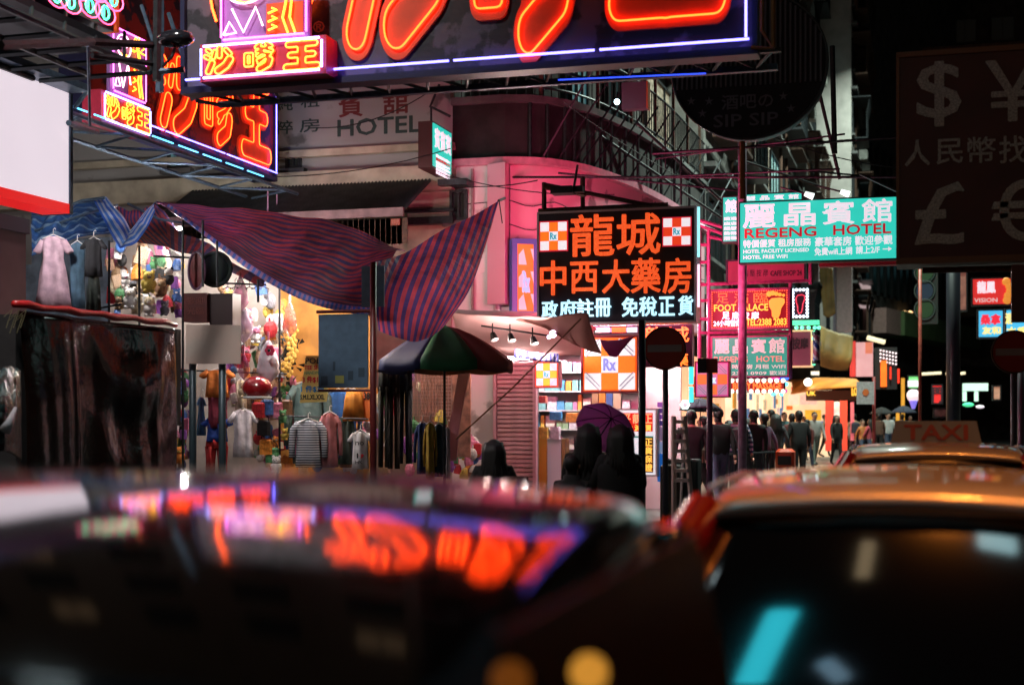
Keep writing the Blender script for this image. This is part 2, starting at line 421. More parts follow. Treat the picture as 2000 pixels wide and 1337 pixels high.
mb = MB(); mb.box(a[0]-.3, x1+.1, 22.72, 22.88, WF.pt(830, 442)[1], WF.pt(830, 428)[1]); mb.box(a[0]-.3, x1+.1, 22.76, 22.88, WF.pt(830, 412)[1]-.05, WF.pt(830, 412)[1]); part(HB, 'ledge', mb, steel)
wr = WF.rect(882, 372, 916, 432); wall_window(HB, FY(22.95), *wr, .0, bars=1)
mb = MB(); mb.fbox(FY(22.9), wr[0]-.08, wr[1]+.12, wr[3]+.02, wr[3]+.12, 0, .4); part(HB, 'window_hood', mb, steel)
wall_window(HB, WF, *WF.rect(806, 450, 856, 520), -.05, bars=0, pane_m=M('bottle_glass', (.10, .14, .08), .3, nz=.6, ns=12))
for i, (px0, py0, px1, py1) in enumerate([(330, 260, 370, 330), (400, 268, 440, 330), (560, 300, 590, 330)]):
    wall_window(HB, WF, *WF.rect(px0, py0, px1, py1), .0, pane_m=glass if i else coldglass)
for k in range(6):
    for j in range(4): wall_window(HB, WF, -24+k*2.9, -22.6+k*2.9, 9.4+j*3.1, 11+j*3.1, .0, pane_m=random.choice([glass, glass, litglass]))
inkr, inkd = M('faded_red_paint', (.13, .02, .02), .8), M('faded_green_black_paint', (.022, .05, .045), .8)
letters(HB, WF, '賓', (662, 178, 708, 228), .004, inkr, .018); letters(HB, WF, '舘', (748, 174, 798, 222), .004, inkr, .018)
letters(HB, WF, 'HOTEL', (660, 230, 822, 262), .004, inkd, .03)
for ch, r in (('純', (540, 188, 572, 216)), ('租', (588, 186, 624, 210)), ('粹', (536, 236, 572, 262)), ('房', (586, 232, 624, 258))): letters(HB, WF, ch, r, .004, inkd, .012)
# corrugated canopy over the stalls
CN = thing('corrugated_canopy', 'dark corrugated metal canopy sloping out under the hotel sign wall', 'canopy', (-13, 21.8, 5.3))
xa, xb = FY(21.4).pt(300, 400)[0], FY(21.4).pt(790, 400)[0]; zt = WF.pt(600, 352)[1]; zf = FY(21.4).pt(600, 416)[1]
G = []
n = 70
for i in range(n*2+1):
    x = xa+(xb-xa)*i/(n*2); dz = .025 if i % 2 else -.025
    G.append([(x+(22.98-Y)*0, Y, zf+(zt-zf)*(Y-21.4)/1.58+dz) for Y in (21.4, 22.2, 22.98)])
mb = MB(); mb.grid(G, .01); part(CN, 'corrugated_sheet', mb, M('corrugated_metal', (.05, .055, .06), .5, .5, nz=.4, ns=5))
mb = MB(); mb.box(xa, xb, 21.33, 21.39, zf-.12, zf+.02); part(CN, 'gutter', mb, M('grimy_pink_metal', (.2, .12, .13), .6, nz=.4, ns=5))
mb = MB()
for i in range(48):
    x = xa+(xb-xa)*(i+.5)/48; mb.box(x-.09, x+.09, 21.42, 21.45, zf-.55, zf-.14)
part(CN, 'valance_slats', mb, rust)['kind'] = 'stuff'
mb = MB(); r = FY(21.38).rect(765, 428, 782, 440); mb.fbox(FY(21.38), *r, 0, .04); part(CN, 'small_plate', mb, M('red_brown_plate', (.3, .08, .05), .6, nz=.3, ns=40))

# ------------------------------------------------------------------ corner building with rounded corner
CBp = [(x1, 23.0), (-6.75, 23.0), (-6.2, 23.25), (-5.75, 23.9), (-5.42, 25.0), (-5.15, 26.6), (-4.95, 29), (-4.85, 33.0)]
def smooth_poly(P, k=5):
    out = []
    for i in range(len(P)-1):
        p0, p1, p2, p3 = [Vector(P[min(max(j, 0), len(P)-1)]) for j in (i-1, i, i+1, i+2)]
        for s in range(k):
            t = s/k; out.append(.5*((2*p1)+(-p0+p2)*t+(2*p0-5*p1+4*p2-p3)*t*t+(-p0+3*p1-3*p2+p3)*t**3))
    out.append(Vector(P[-1])); return out
CP = [Vector(CBp[0])]+smooth_poly(CBp[1:])
def ribbon(poly, z0, z1, th, out=0.):
    "a wall of thickness th following the plan polyline; out moves it towards the street"
    mb = MB(); N = len(poly); nn = []
    for i, p in enumerate(poly):
        d = (poly[min(i+1, N-1)]-poly[max(i-1, 0)]).normalized(); nn.append(Vector((d.y, -d.x)))
    A = [p+n*out for p, n in zip(poly, nn)]; B = [p+n*(out-th) for p, n in zip(poly, nn)]
    R = [[(a.x, a.y, z0), (b.x, b.y, z0), (b.x, b.y, z1), (a.x, a.y, z1)] for a, b in zip(A, B)]
    return mb.rings(R, True)
KB = thing('corner_building', 'rounded corner building with pink lit and white lower wall and dark balconies above', 'building', (-6, 27, 0))
xs = WF.pt(996, 500)[0]
wp = [CP[0], Vector((xs, 23.0))]; pp = [Vector((xs, 23.0))]+CP[1:]
part(KB, 'white_wall', ribbon(wp, 4.15, 5.95, .3, .05), whitewall)
part(KB, 'white_wall', ribbon([CP[0], Vector((WF.pt(975, 800)[0], 23.))], .13, 4.15, .3, .02), whitewall)
part(KB, 'pink_wall', ribbon(pp, 3.6, 5.95, .3, 0.), pinklitwall)
part(KB, 'cornice', ribbon(CP, 5.952, 6.07, .5, .14), M('pink_cornice_paint', (.6, .25, .33), .6, nz=.2))
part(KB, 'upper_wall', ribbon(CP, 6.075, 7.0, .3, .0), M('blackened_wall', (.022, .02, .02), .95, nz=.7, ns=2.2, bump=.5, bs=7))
dk = M('soot_streak', (.012, .011, .011), .9, nz=.5)
rk = random.Random(11)
for i in range(4, len(CP)-1, 2):
    f = Fr(CP[i], CP[i+1]-CP[i]); mb = MB(); a = rk.uniform(.0, .2); mb.tube([f.P(a, 6.08, .06), f.P(a, 7.0, .06)], .03, 6); part(KB, 'drain_pipe', mb, steel)
    mb = MB(); mb.tube([f.P(a+.2, 6.05, .02), f.P(a+.9, 7.4, .6)], .018, 5); part(KB, 'bracket', mb, steel)
part(KB, 'balcony_floor', ribbon(CP, 7.0, 7.12, 1.6, .10), concrete)
bk = [p+Vector((-.9, 1.2)) for p in CP]
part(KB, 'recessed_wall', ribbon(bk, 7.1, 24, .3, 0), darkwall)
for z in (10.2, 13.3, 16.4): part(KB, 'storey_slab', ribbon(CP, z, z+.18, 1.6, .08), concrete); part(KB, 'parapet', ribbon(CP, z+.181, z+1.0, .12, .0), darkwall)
BL = []
def along(poly, step):
    out = []; acc = 0
    for a, b in zip(poly, poly[1:]):
        L = (b-a).length; t = acc
        while t < L: out.append((a+(b-a)*(t/L), (b-a).normalized())); t += step
        acc = t-L
    return out
mb = MB()
for z in (7.28, 8.05): mb.tube([(p.x, p.y, z) for p in CP], .022, 6)
rail = part(KB, 'railing', mb, steel)
for p, d in along(CP, .16): cpart(rail, 'bar', 'railbar', lambda: MB().box(-.009, .009, -.009, .009, 7.13, 8.04), steel, (p.x, p.y, 0))
for p, d in along(CP, 1.55): cpart(rail, 'post', 'railpost', lambda: MB().box(-.03, .03, -.03, .03, 7.12, 10.2), rust, (p.x, p.y, 0))
for (i, j, m) in ((1, 5, glass), (8, 12, coldglass), (14, 18, coldglass), (20, 24, glass), (26, 30, litglass)):
    if j < len(bk):
        f = Fr(bk[i], bk[j]-bk[i]); L = (bk[j]-bk[i]).length
        wall_window(KB, f, .15, L-.15, 7.6, 9.3, .06, pane_m=m, bars=2)
# grey meter box on the balcony edge, with a bright bulb
f = Fr(CP[12], CP[14]-CP[12])
PB = FX(-5.1)
for x, z0, z1 in ((-7.3, 3.2, 5.9), (-6.9, 2.7, 5.9)): mb = MB(); mb.tube([(x, 22.93, z0), (x, 22.93, z1)], .03, 6); part(KB, 'drain_pipe', mb, M('grimy_pipe', (.3, .24, .23), .5, nz=.4, ns=5))
for z in (4.9, 5.3): mb = MB(); mb.tube([(p.x+.03, p.y-.06, z+.05*sin(i)) for i, p in enumerate(CP)], .008, 4); part(KB, 'wall_cable', mb, black)
# ------------------------------------------------------------------ the row of tenements down the left side of the street
SF = FX(-4.85)
def tenement(name, label, y0, y1, xf, z1, wm, zbase=4.6, fl=3.1, seed=0, cages=True):
    rnd = random.Random(seed); B = thing(name, label, 'building', (xf-3, (y0+y1)/2, 0)); f = FX(xf)
    mb = MB(); mb.box(xf-7, xf, y0, y1-.02, zbase, z1); part(B, 'wall', mb, wm)
    mb = MB(); mb.box(xf-7, xf-1.5, y0, y1-.02, 0, zbase); part(B, 'shop_back_wall', mb, darkwall)
    mb = MB(); mb.box(xf, xf+1.15, y0+.1, y1-.1, zbase-.35, zbase-.2); part(B, 'canopy_slab', mb, concrete)
    z = zbase+.9
    nb = max(2, int((y1-y0)/3.0)); w = (y1-y0)/nb
    while z < z1-1.5:
        for k in range(nb):
            a0 = y0+k*w+.45; a1 = y0+(k+1)*w-.45; m = rnd.choice([glass, glass, litglass, coldglass, glass])
            wall_window(B, f, a0, a1, z, z+1.5, .002, pane_m=m, bars=2)
            if cages and rnd.random() < .55:
                mb = MB(); mb.fbox(f, a0-.1, a1+.1, z-.3, z-.22, .17, .75); mb.fbox(f, a0-.1, a1+.1, z+1.7, z+1.76, .02, .9)
                for q in range(9):
                    a = a0+(a1-a0)*q/8; mb.tube([f.P(a, z-.22, .7), f.P(a, z+1.0, .7), f.P(a, z+1.7, .85)], .014, 4)
                for q in (.2, .9): mb.tube([f.P(a0, z+q, .7), f.P(a1, z+q, .7)], .014, 4)
                part(B, 'window_cage', mb, rnd.choice([steel, rust]))
            elif rnd.random() < .7:
                mb = MB(); c = rnd.uniform(a0+.2, a1-.3); mb.fbox(f, c-.4, c+.4, z-.62, z-.14, .2, .6); mb.fbox(f, c-.3, c+.3, z-.56, z-.2, .6, .62)
                part(B, 'air_conditioner', mb, M('ac_casing', (.3, .3, .28), .5, nz=.3, ns=5))
        mb = MB(); mb.fbox(f, y0, y1-.02, z-1.05, z-.93, .002, .3); part(B, 'ledge', mb, concrete)
        z += fl
    for q in range(2):
        a = y0+rnd.uniform(.2, .9)*(y1-y0); mb = MB(); mb.tube([f.P(a, zbase, .1), f.P(a, z1, .1)], .05, 6); part(B, 'drain_pipe', mb, rust)
    return B
tenement('tenement_building', 'grey tenement right behind the dragon pharmacy sign with caged windows', 33.1, 41, -4.9, 22, M('tenement_grey', (.2, .19, .18), .85, nz=.5, ns=1.5, bump=.3, bs=8), seed=1)
tenement('tenement_building', 'taller brownish tenement with lit curtains above the turquoise hotel sign', 41, 52, -4.6, 27, M('tenement_brown', (.2, .15, .12), .85, nz=.5, ns=1.5, bump=.3, bs=8), seed=2)
tenement('tenement_building', 'greenish mossy tenement rising behind the round unlit sign', 52, 69.8, -4.9, 34, greenwall, seed=3)
WB = tenement('white_building', 'pale building end wall with a yellow stained tarpaulin hanging down it', 70, 80, -3.25, 30, M('pale_wall', (.5, .46, .44), .8, nz=.25, ns=1.5), zbase=5.2, seed=4)
f70 = FY(70)
# lit shop interiors along the pavement under the tenements, glow added for the crowd
for i, (y0, y1, c, e) in enumerate(((27.5, 32.5, (.9, .5, .3), .9), (33.6, 40.4, (.95, .42, .22), 1.3), (41.6, 51, (1, .6, .38), 1.6), (53, 68, (1, .55, .3), 1.4))):
    f = FX(-5.35 if i else -5.6); T = thing('shop_interior', ['dim warm shop interior behind the stepladder', 'warm lit shop interior under the massage sign', 'bright warm shop interior left of the restaurant front', 'long warm lit shop row beyond the restaurant front'][i], 'shop', (f.o.x, (y0+y1)/2, .13))
    mb = MB(); mb.fbox(f, y0, y1, .3, 3.2, -.2, 0); part(T, 'lit_back_wall', mb, M('shop_interior_%d' % i, (.5, .4, .3), .6, em=c, es=e*1.3, nz=.85, ns=.9))
    rs = random.Random(i)
    for k in range(int((y1-y0)*1.5)):
        a = rs.uniform(y0, y1-.8); z = rs.uniform(.6, 2.6); cc = rs.choice([(.8, .1, .05), (.9, .75, .5), (.1, .3, .6), (.9, .4, .05), (.7, .65, .7)]); mb = MB(); mb.fbox(f, a, a+rs.uniform(.3, .8), z, z+rs.uniform(.2, .6), .01+k*.002, .05+k*.002)
        part(T, 'poster', mb, M('shop_poster_%d' % (int(cc[0]*100)+int(cc[1]*10)), cc, .5, em=cc, es=.5, nz=.5, ns=6))
# far building with the long green canopy, the street bends here
p0, p1 = Vector((-3.2, 80.3)), Vector((2.3, 102)); OB = Fr(p0, p1-p0)
DB = thing('dark_glass_building', 'dark glass fronted building above the long green canopy', 'building', (0, 92, 0))
Lo = (p1-p0).length
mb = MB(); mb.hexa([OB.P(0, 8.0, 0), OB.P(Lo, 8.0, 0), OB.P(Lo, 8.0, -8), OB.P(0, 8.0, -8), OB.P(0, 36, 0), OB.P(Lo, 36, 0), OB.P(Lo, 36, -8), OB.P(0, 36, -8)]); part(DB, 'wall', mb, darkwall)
for k in range(16): mb = MB(); mb.fbox(OB, Lo*(k+.1)/16, Lo*(k+.22)/16, 8.6, 17, .002, .2); part(DB, 'mullion', mb, steel)
mb = MB(); mb.fbox(OB, .2, Lo-.2, 8.8, 16.8, .002, .1); part(DB, 'glass_front', mb, M('shopfront_glass', (.015, .035, .035), .15, spec=.8))
g0, g1 = OB.pt(1712, 640)[0], OB.pt(1830, 660)[0]
zt_ = OB.pt(1712, 616)[1]; zb_ = OB.pt(1712, 656)[1]
mb = MB(); mb.fbox(OB, g0, Lo, zb_, zt_+.2, .12, 1.6); part(DB, 'green_canopy', mb, M('green_panel', (.1, .17, .07), .5, nz=.3, ns=1.2))
mb = MB(); mb.fbox(OB, 0, g0-.05, zb_, zt_+.2, .12, 1.4); part(DB, 'pink_panel', mb, M('pale_pink_panel', (.35, .22, .2), .6, nz=.2))
for px in (1757, 1768): mb = MB(); a_, z_ = OB.pt(px, 612); mb.sphere(OB.P(a_, z_, .3), .16); part(DB, 'warm_bulb', mb, M('warm_bulb_glow', (.9, .7, .4), em=(1, .6, .25), es=2.5 if px == 1757 else .8))
mb = MB(); r_ = OB.rect(1669, 556, 1690, 602); mb.fbox(OB, *r_, .12, .3); part(DB, 'lit_panel', mb, M('pale_lit_panel', (.6, .5, .5), em=(.7, .5, .5), es=.55))
mb = MB(); mb.hexa([OB.P(0, .0, -1.5), OB.P(Lo, 0, -1.5), OB.P(Lo, 0, -8), OB.P(0, 0, -8), OB.P(0, 7.99, -1.5), OB.P(Lo, 7.99, -1.5), OB.P(Lo, 7.99, -8), OB.P(0, 7.99, -8)]); part(DB, 'shop_back_wall', mb, darkwall)
# end of the street and the right side
EB = thing('far_building', 'very dark building closing the far end of the street', 'building', (8, 112, 0))
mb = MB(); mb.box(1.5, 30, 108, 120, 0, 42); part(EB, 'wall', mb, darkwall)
fe = FY(108)
for k in range(9):
    for j in range(8): wall_window(EB, fe, 2.2+k*2.6, 3.8+k*2.6, 9+j*3.3, 10.7+j*3.3, .01, pane_m=random.choice([glass, glass, coldglass, litglass]) if j % 2 else glass)
mb = MB(); mb.box(1.5, 30, 106.6, 107.9, 5.4, 5.9); part(EB, 'canopy_slab', mb, concrete)
RB = thing('right_building', 'black unlit building on the right behind the currency sign', 'building', (9, 40, 0))
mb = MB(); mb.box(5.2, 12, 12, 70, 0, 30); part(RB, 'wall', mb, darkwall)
mb = MB(); mb.box(4.1, 5.19, 12, 70, 4.4, 4.7); part(RB, 'canopy_slab', mb, concrete)
fr_ = Fr((5.2, 70), (0, -1))
for k in range(18):
    for j in range(6): wall_window(RB, fr_, 1+k*3.1, 2.9+k*3.1, 6+j*3.2, 7.8+j*3.2, .01, pane_m=glass)
TB = thing('tower_block', 'dim tower block rising beyond the roofs at the top right', 'building', (0, 140, 0))
mb = MB(); mb.box(-24, 10, 135, 150, 0, 95); part(TB, 'wall', mb, greenwall)
ft = FY(135)
mb = MB()
for k in range(16): mb.fbox(ft, -23+k*2.0, -22+k*2.0, 6, 94, .0, .5)
part(TB, 'facade_ribs', mb, darkwall)
# ================================================================== neon signs
def R(fr, a0, a1, z0, z1): return (a0, a1, z0, z1)
def emblem(T, fr, rect, off, sc_=1.):
    "pink framed box with a plain neon tree and a round faced figure"
    a0, a1, z0, z1 = rect; w, h = a1-a0, z1-z0; q = lambda u, v, o=0.05: fr.P(a0+w*u, z0+h*v, off+o)
    mb = MB(); mb.fbox(fr, a0, a1, z0, z1, off-.05, off); b = part(T, 'emblem_box', mb, M('violet_panel', (.34, .16, .42), .5, nz=.2))
    mb = MB(); outline(mb, fr, a0+.02, a1-.02, z0+.02, z1-.02, off+.04, .011*sc_); part(b, 'neon_tube', mb, pink_neon)
    mb = MB(); mb.fbox(fr, a0+w*.52, a0+w*.93, z0+h*.04, z0+h*.55, off, off+.012); part(b, 'red_patch', mb, redface)
    mb = MB()
    mb.tube([q(.78, .06), q(.72, .3), q(.76, .55), q(.7, .78)], .012*sc_, 5); mb.tube([q(.86, .06), q(.8, .3), q(.82, .55), q(.72, .78)], .012*sc_, 5)
    for dx, dy in ((-.2, .06), (-.12, .18), (.05, .2), (.2, .1), (-.2, -.08), (.22, -.05)):
        mb.tube([q(.71, .78), q(.71+dx*.5, .8+dy*.9), q(.71+dx, .78+dy*.6), q(.71+dx*.6, .77+dy*.3)], .011*sc_, 5)
    for k in range(3): mb.tube([q(.56, .12+.13*k), q(.66, .17+.13*k), q(.6, .2+.13*k)], .011*sc_, 5)
    part(b, 'neon_tube', mb, yellow_neon)
    mb = MB(); mb.tube([q(.3+.2*cos(t*pi/8), .74+.17*sin(t*pi/8)) for t in range(16)], .011*sc_, 5, True)
    mb.tube([q(.15, .5), q(.28, .12), q(.42, .5), q(.5, .2)], .011*sc_, 5); mb.tube([q(.05, .1), q(.12, .3), q(.2, .12), q(.06, .1)], .01*sc_, 5)
    for dx in (.22, .36): mb.tube([q(dx+.05*cos(t*pi/4), .78+.05*sin(t*pi/4)) for t in range(8)], .008*sc_, 5, True)
    part(b, 'neon_tube', mb, M('white_pink_neon', (.9, .8, .9), em=(1, .55, .75), es=3))
    mb = MB(); mb.tube([q(.2, .62), q(.3, .57), q(.4, .62), q(.3, .64)], .012*sc_, 5); part(b, 'neon_tube', mb, yellow_neon)
    return b
def satay_sign(name, label, fr, A0, A1, Z0, Z1, plaque, eb, chars, boardm, tubes_r, plk_chars, back=.35):
    "A0..A1 x Z0..Z1 metres of the board"
    T = thing(name, label, 'neon sign', tuple(fr.P((A0+A1)/2, Z0, 0)), group='neon signs of the same restaurant')
    mb = MB(); mb.fbox(fr, A0, A1, Z0, Z1, -back, 0); part(T, 'board', mb, boardm)
    mb = MB(); t = .05
    mb.fbox(fr, A0-t, A1+t, Z0-t*1.4, Z0-.002, -back-.03, .06); mb.fbox(fr, A1+.002, A1+t, Z0, Z1, -back-.03, .06); mb.fbox(fr, A0-t, A0-.002, Z0, Z1, -back-.03, .06)
    part(T, 'frame', mb, M('blue_painted_frame', (.012, .014, .05), .4, nz=.3))
    n = int((A1-A0)/1.4)
    for i in range(n):
        mb = MB(); a = A0+(A1-A0)*(i+.02)/n; b = A0+(A1-A0)*(i+.985)/n; mb.tube([fr.P(a, Z0+.06, .09), fr.P(b, Z0+.06, .09)], tubes_r, 6); part(T, 'neon_tube', mb, blue_neon, True)
    for s in (0, 1):
        mb = MB(); mb.tube([fr.P(A1-.05, Z0+.08+(Z1-Z0)*.5*s, .09), fr.P(A1-.05, Z0+(Z1-Z0)*.5*(s+.96), .09)], tubes_r, 6); part(T, 'neon_tube', mb, blue_neon, True)
    for key, rc in chars: bubble(T, fr, key, rc, .0, redface, orange_neon, tubes_r*.85, px=False, grow=.042)
    a0, a1, z0, z1 = plaque; o = .28
    mb = MB(); mb.fbox(fr, a0, a1, z0, z1, .001, o); pl = part(T, 'plaque', mb, M('crimson_plaque', (.5, .03, .07), .45, nz=.2))
    mb = MB(); outline(mb, fr, a0+.03, a1-.03, z0+.03, z1-.03, o+.04, .012); part(pl, 'neon_tube', mb, M('violet_blue_neon', (.5, .5, 1), em=(.3, .35, 1), es=6), True)
    w = (a1-a0)
    for key, (u0, u1) in zip(('sand', 'dad', 'king'), plk_chars):
        bubble(T, fr, key, (a0+w*u0, a0+w*u1, z0+(z1-z0)*.17, z0+(z1-z0)*.84), o, redface, M('amber_neon', (.9, .6, .2), em=(1, .27, .015), es=4.0), .009, px=False, grow=.04, inset=.005, depth=.012)
    emblem(T, fr, eb, .30)
    return T
# sign across the street (board parallel to the cross street)
D1 = 14.3; S1 = FY(at(512, 300, 14.3).y)
r1 = lambda *p: S1.rect(*p)
A0 = S1.pt(366, 100)[0]; A1 = S1.pt(1470, 100)[0]; Z0 = S1.pt(1000, 127)[1]; Z1 = Z0+2.75
bz = lambda px: S1.pt(px, 60)[0]
T1 = satay_sign('neon_sign', 'huge neon sign with red bubble characters edged in blue spanning the top of the view', S1, A0, A1, Z0, Z1,
    S1.back(.28).rect(391, 78, 637, 152), S1.back(.30).rect(432, -48, 605, 78),
    [('sand', (bz(676), bz(886), S1.pt(780, 97)[1], Z0+2.15)), ('dad', (bz(934), bz(1132), S1.pt(1060, 92)[1], Z0+2.15)), ('king', (bz(1212), bz(1408), Z0+.42, Z0+2.0))],
    darkface, .012, [(.06, .27), (.38, .60), (.71, .95)], back=.14)
mb = MB()   # red swelling outline to the left, behind the emblem
mb.tube([S1.P(bz(410)+.02, Z1-.02, .06)]+[S1.P(bz(x), S1.pt(x, y)[1], .06) for x, y in ((414, -20), (420, 20), (428, 45))], .014, 6)
mb.tube([S1.P(bz(x), S1.pt(x, y)[1], .06) for x, y in ((622, -60), (618, -10), (606, 30))], .014, 6); part(T1, 'neon_tube', mb, orange_neon)
letters(T1, S1, '®', (612, 42, 634, 64), .003, M('pale_orange_paint', (.6, .25, .12)), .02)
# sign fixed square to the first, facing down the cross street
S2 = FX(-10.5)
pl = S2.rect(196, 198, 291, 258); c0 = S2.pt(200, 180)[1]; zz0 = S2.pt(530, 345)[1]
bz2 = lambda px: S2.pt(px, 200)[0]
A0, A1 = S2.pt(168, 200)[0], S2.pt(533, 300)[0]; Zb = zz0
def z2(px, py): return S2.pt(px, py)[1]
def P2(px, py): return S2.back(.28).pt(px, py)
T2 = satay_sign('neon_sign', 'smaller weathered red neon sign with bubble characters above the striped tarpaulin', S2, A0, A1, Zb, Zb+3.1,
    (P2(197, 200)[0], P2(291, 230)[0], P2(291, 270)[1], P2(291, 211)[1]), (P2(212, 150)[0], P2(279, 150)[0], P2(279, 206)[1], P2(279, 80)[1]),
    [('sand', (bz2(303), bz2(374), z2(340, 262), z2(340, 120))), ('dad', (bz2(393), bz2(448), z2(425, 282), z2(425, 148))), ('king', (bz2(470), bz2(520), z2(495, 304), z2(495, 150)))],
    darkface2, .011, [(.06, .30), (.38, .62), (.70, .95)])
mb = MB()
for k in range(8):
    a = A0-1+k*.72; mb.tube([S2.P(a, Zb-.16, .30), S2.P(a+.56, Zb-.16, .30)], .012, 5)
part(T2, 'neon_tube', mb, M('pale_blue_neon', (.3, .6, .9), em=(.1, .5, .9), es=3.0))
mb = MB()
for o in (-.5, .45): mb.tube([S2.P(A0-3, Zb-.3, o), S2.P(A1, Zb-.3, o)], .03, 6)
for k in range(8): a = A0-2.6+k*1.2; mb.tube([S2.P(a, Zb-.3, -.5), S2.P(a+.6, Zb-.3, .45)], .02, 5); mb.tube([S2.P(a+1.2, Zb-.3, -.5), S2.P(a+.6, Zb-.3, .45)], .02, 5)
part(T2, 'support_truss', mb, steelb)
mb = MB(); mb.tube([S2.P(A1-.4, Zb-.3, .1), S2.P(A1-.4, Zb-.75, .1), S2.P(A1-.05, Zb-.75, .1), S2.P(A1-.05, Zb-.3, .1)], .014, 5); part(T2, 'hook_frame', mb, M('mauve_steel', (.3, .16, .25), .5))
# truss carrying the big sign
TR = thing('sign_truss', 'long blue grey steel beam with struts running under the huge neon sign', 'truss', tuple(S1.P(-2, 5, 0)))
b = lambda x, y, o=-.3: S1.P(S1.pt(x, y)[0], S1.pt(x, y)[1], o)
zz = S1.back(-.6).pt(900, 158)[1]
mb = MB(); mb.fbox(S1, S1.pt(345, 180)[0], S1.pt(1500, 100)[0], zz-.03, zz+.03, -.95, -.88); part(TR, 'beam', mb, steelb)
mb = MB(); mb.fbox(S1, S1.pt(345, 180)[0], S1.pt(1520, 100)[0], zz-.02, zz+.02, -.30, -.24); part(TR, 'beam', mb, steel)
mb = MB(); L0, L1 = S1.pt(360, 180)[0], S1.pt(1500, 100)[0]
for k in range(14):
    a, c = L0+(L1-L0)*k/14, L0+(L1-L0)*(k+.5)/14; d = L0+(L1-L0)*(k+1)/14
    mb.tube([S1.P(a, zz, -.3), S1.P(c, zz, -.9)], .018, 5); mb.tube([S1.P(c, zz, -.9), S1.P(d, zz, -.3)], .018, 5)
part(TR, 'strut', mb, steel)
mb = MB()
for a in (S1.pt(352, 100)[0], ): mb.tube([S1.P(a-.35, zz, -.2), S1.P(a-.35, 9, -.2)], .05, 6)
for x0, y0, x1, y1 in ((345, 182, 440, 150), (300, 10, 330, 100), (326, 100, 356, 132), (355, 185, 415, 195), (415, 195, 520, 186)): mb.tube([b(x0, y0), b(x1, y1)], .022, 5)
part(TR, 'strut', mb, steelb)
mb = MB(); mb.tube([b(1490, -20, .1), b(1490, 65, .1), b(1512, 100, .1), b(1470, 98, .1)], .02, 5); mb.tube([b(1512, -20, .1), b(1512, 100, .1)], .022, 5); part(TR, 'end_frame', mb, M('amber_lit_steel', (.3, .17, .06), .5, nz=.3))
mb = MB(); mb.tube([b(1060, 128, -.6), b(1360, 114, -.6)], .007, 6); part(TR, 'loose_neon_tube', mb, M('deep_blue_neon', (.2, .2, .8), em=(.03, .08, 1), es=2))  # glowing rod stands in for blue sign light falling on the beam

# white advertising light box, upper left
S3 = FX(-9.6)
T = thing('light_box', 'blank white advertising light box with a red lower edge at the upper left', 'light box', tuple(S3.P(12.5, 5, 0)))
a1 = S3.pt(134, 300)[0]; zt, zb = z2b = (S3.pt(134, 182)[1], S3.pt(134, 398)[1]); zr = S3.pt(134, 417)[1]
mb = MB(); mb.fbox(S3, a1-5.0, a1, zb, zt, -.35, 0); part(T, 'panel', mb, M('white_backlit_panel', (.5, .48, .5), .4, em=(.86, .74, .82), es=.95, nz=.1, ns=.8))
mb = MB(); mb.fbox(S3, a1-5.0, a1, zr, zb-.002, -.35, .01); part(T, 'red_edge', mb, M('red_backlit_edge', (.7, .02, .02), .4, em=(.75, .012, .012), es=.9))
mb = MB(); mb.fbox(S3, a1-5.0, a1+.06, zt+.01, zt+.09, -.4, .25); mb.fbox(S3, a1+.002, a1+.06, zr, zt, -.4, .02); part(T, 'frame', mb, steelb)
mb = MB(); mb.tube([S3.P(a1+.1, zt+.05, .2), S3.P(a1+.75, zt+.02, -.4)], .03); mb.tube([S3.P(a1+.1, zb+.3, -.2), S3.P(a1+.5, zb+.28, -.6)], .03); mb.tube([S3.P(a1+.3, zb+.1, -.2), S3.P(a1+.3, zt+.1, -.2)], .035); part(T, 'bracket', mb, steelb)
# concrete column with reddish lower part at the far left below the light box
T = thing('column', 'reddish tiled street column under the white light box at the left edge', 'column', tuple(at(20, 815, 13.5)))
cr = at(20, 500, 13.6); e = cr.copy(); e.x = ray(58, 500).x/ray(58, 500).y*(cr.y+.62)-.03
mb = MB(); mb.box(e.x-1.2, e.x, cr.y, cr.y+.6, 0, at(20, 440, 13.6).z); part(T, 'shaft', mb, M('maroon_tile', (.16, .07, .08), .5, nz=.2, ns=3))
mb = MB(); mb.box(e.x-1.22, e.x+.03, cr.y-.03, cr.y+.62, at(20, 440, 13.6).z, at(20, 410, 13.6).z); part(T, 'capital', mb, M('purple_grey_paint', (.12, .09, .12), .6))

# dark canopy and ring neon, top left corner
S4 = FX(-8.3)
T = thing('neon_sign', 'dark sign with small pink neon ovals and green letters in the top left corner', 'neon sign', tuple(S4.P(12, 6, 0)))
a0, a1 = S4.pt(60, 20)[0], S4.pt(222, 20)[0]; zb = S4.pt(222, 62)[1]
mb = MB(); mb.fbox(S4, a0-2, a1, zb, zb+1.0, -.3, 0); part(T, 'board', mb, M('navy_board', (.012, .012, .03), .5, nz=.3))
pk, gn = M('hot_pink_neon', (.9, .3, .5), em=(1, .08, .22), es=3.5), green_neon
for i, (x, y) in enumerate([(128, 4), (165, 12), (196, 26), (212, 0), (100, -8), (146, -22), (180, -18)]):
    a, z = S4.pt(x, y); mb = MB(); mb.tube([S4.P(a+.19*cos(t*pi/7), z+.115*sin(t*pi/7), .06) for t in range(14)], .009, 5, True); o = part(T, 'neon_ring', mb, pk)
    mb = MB(); mb.tube([S4.P(a+.07*cos(t*pi/5), z+.07*sin(t*pi/5), .06) for t in range(10)], .012, 5, True); mb.tube([S4.P(a-.03, z-.05, .06), S4.P(a-.03, z+.05, .06)], .012, 5); part(o, 'neon_letter', mb, gn)
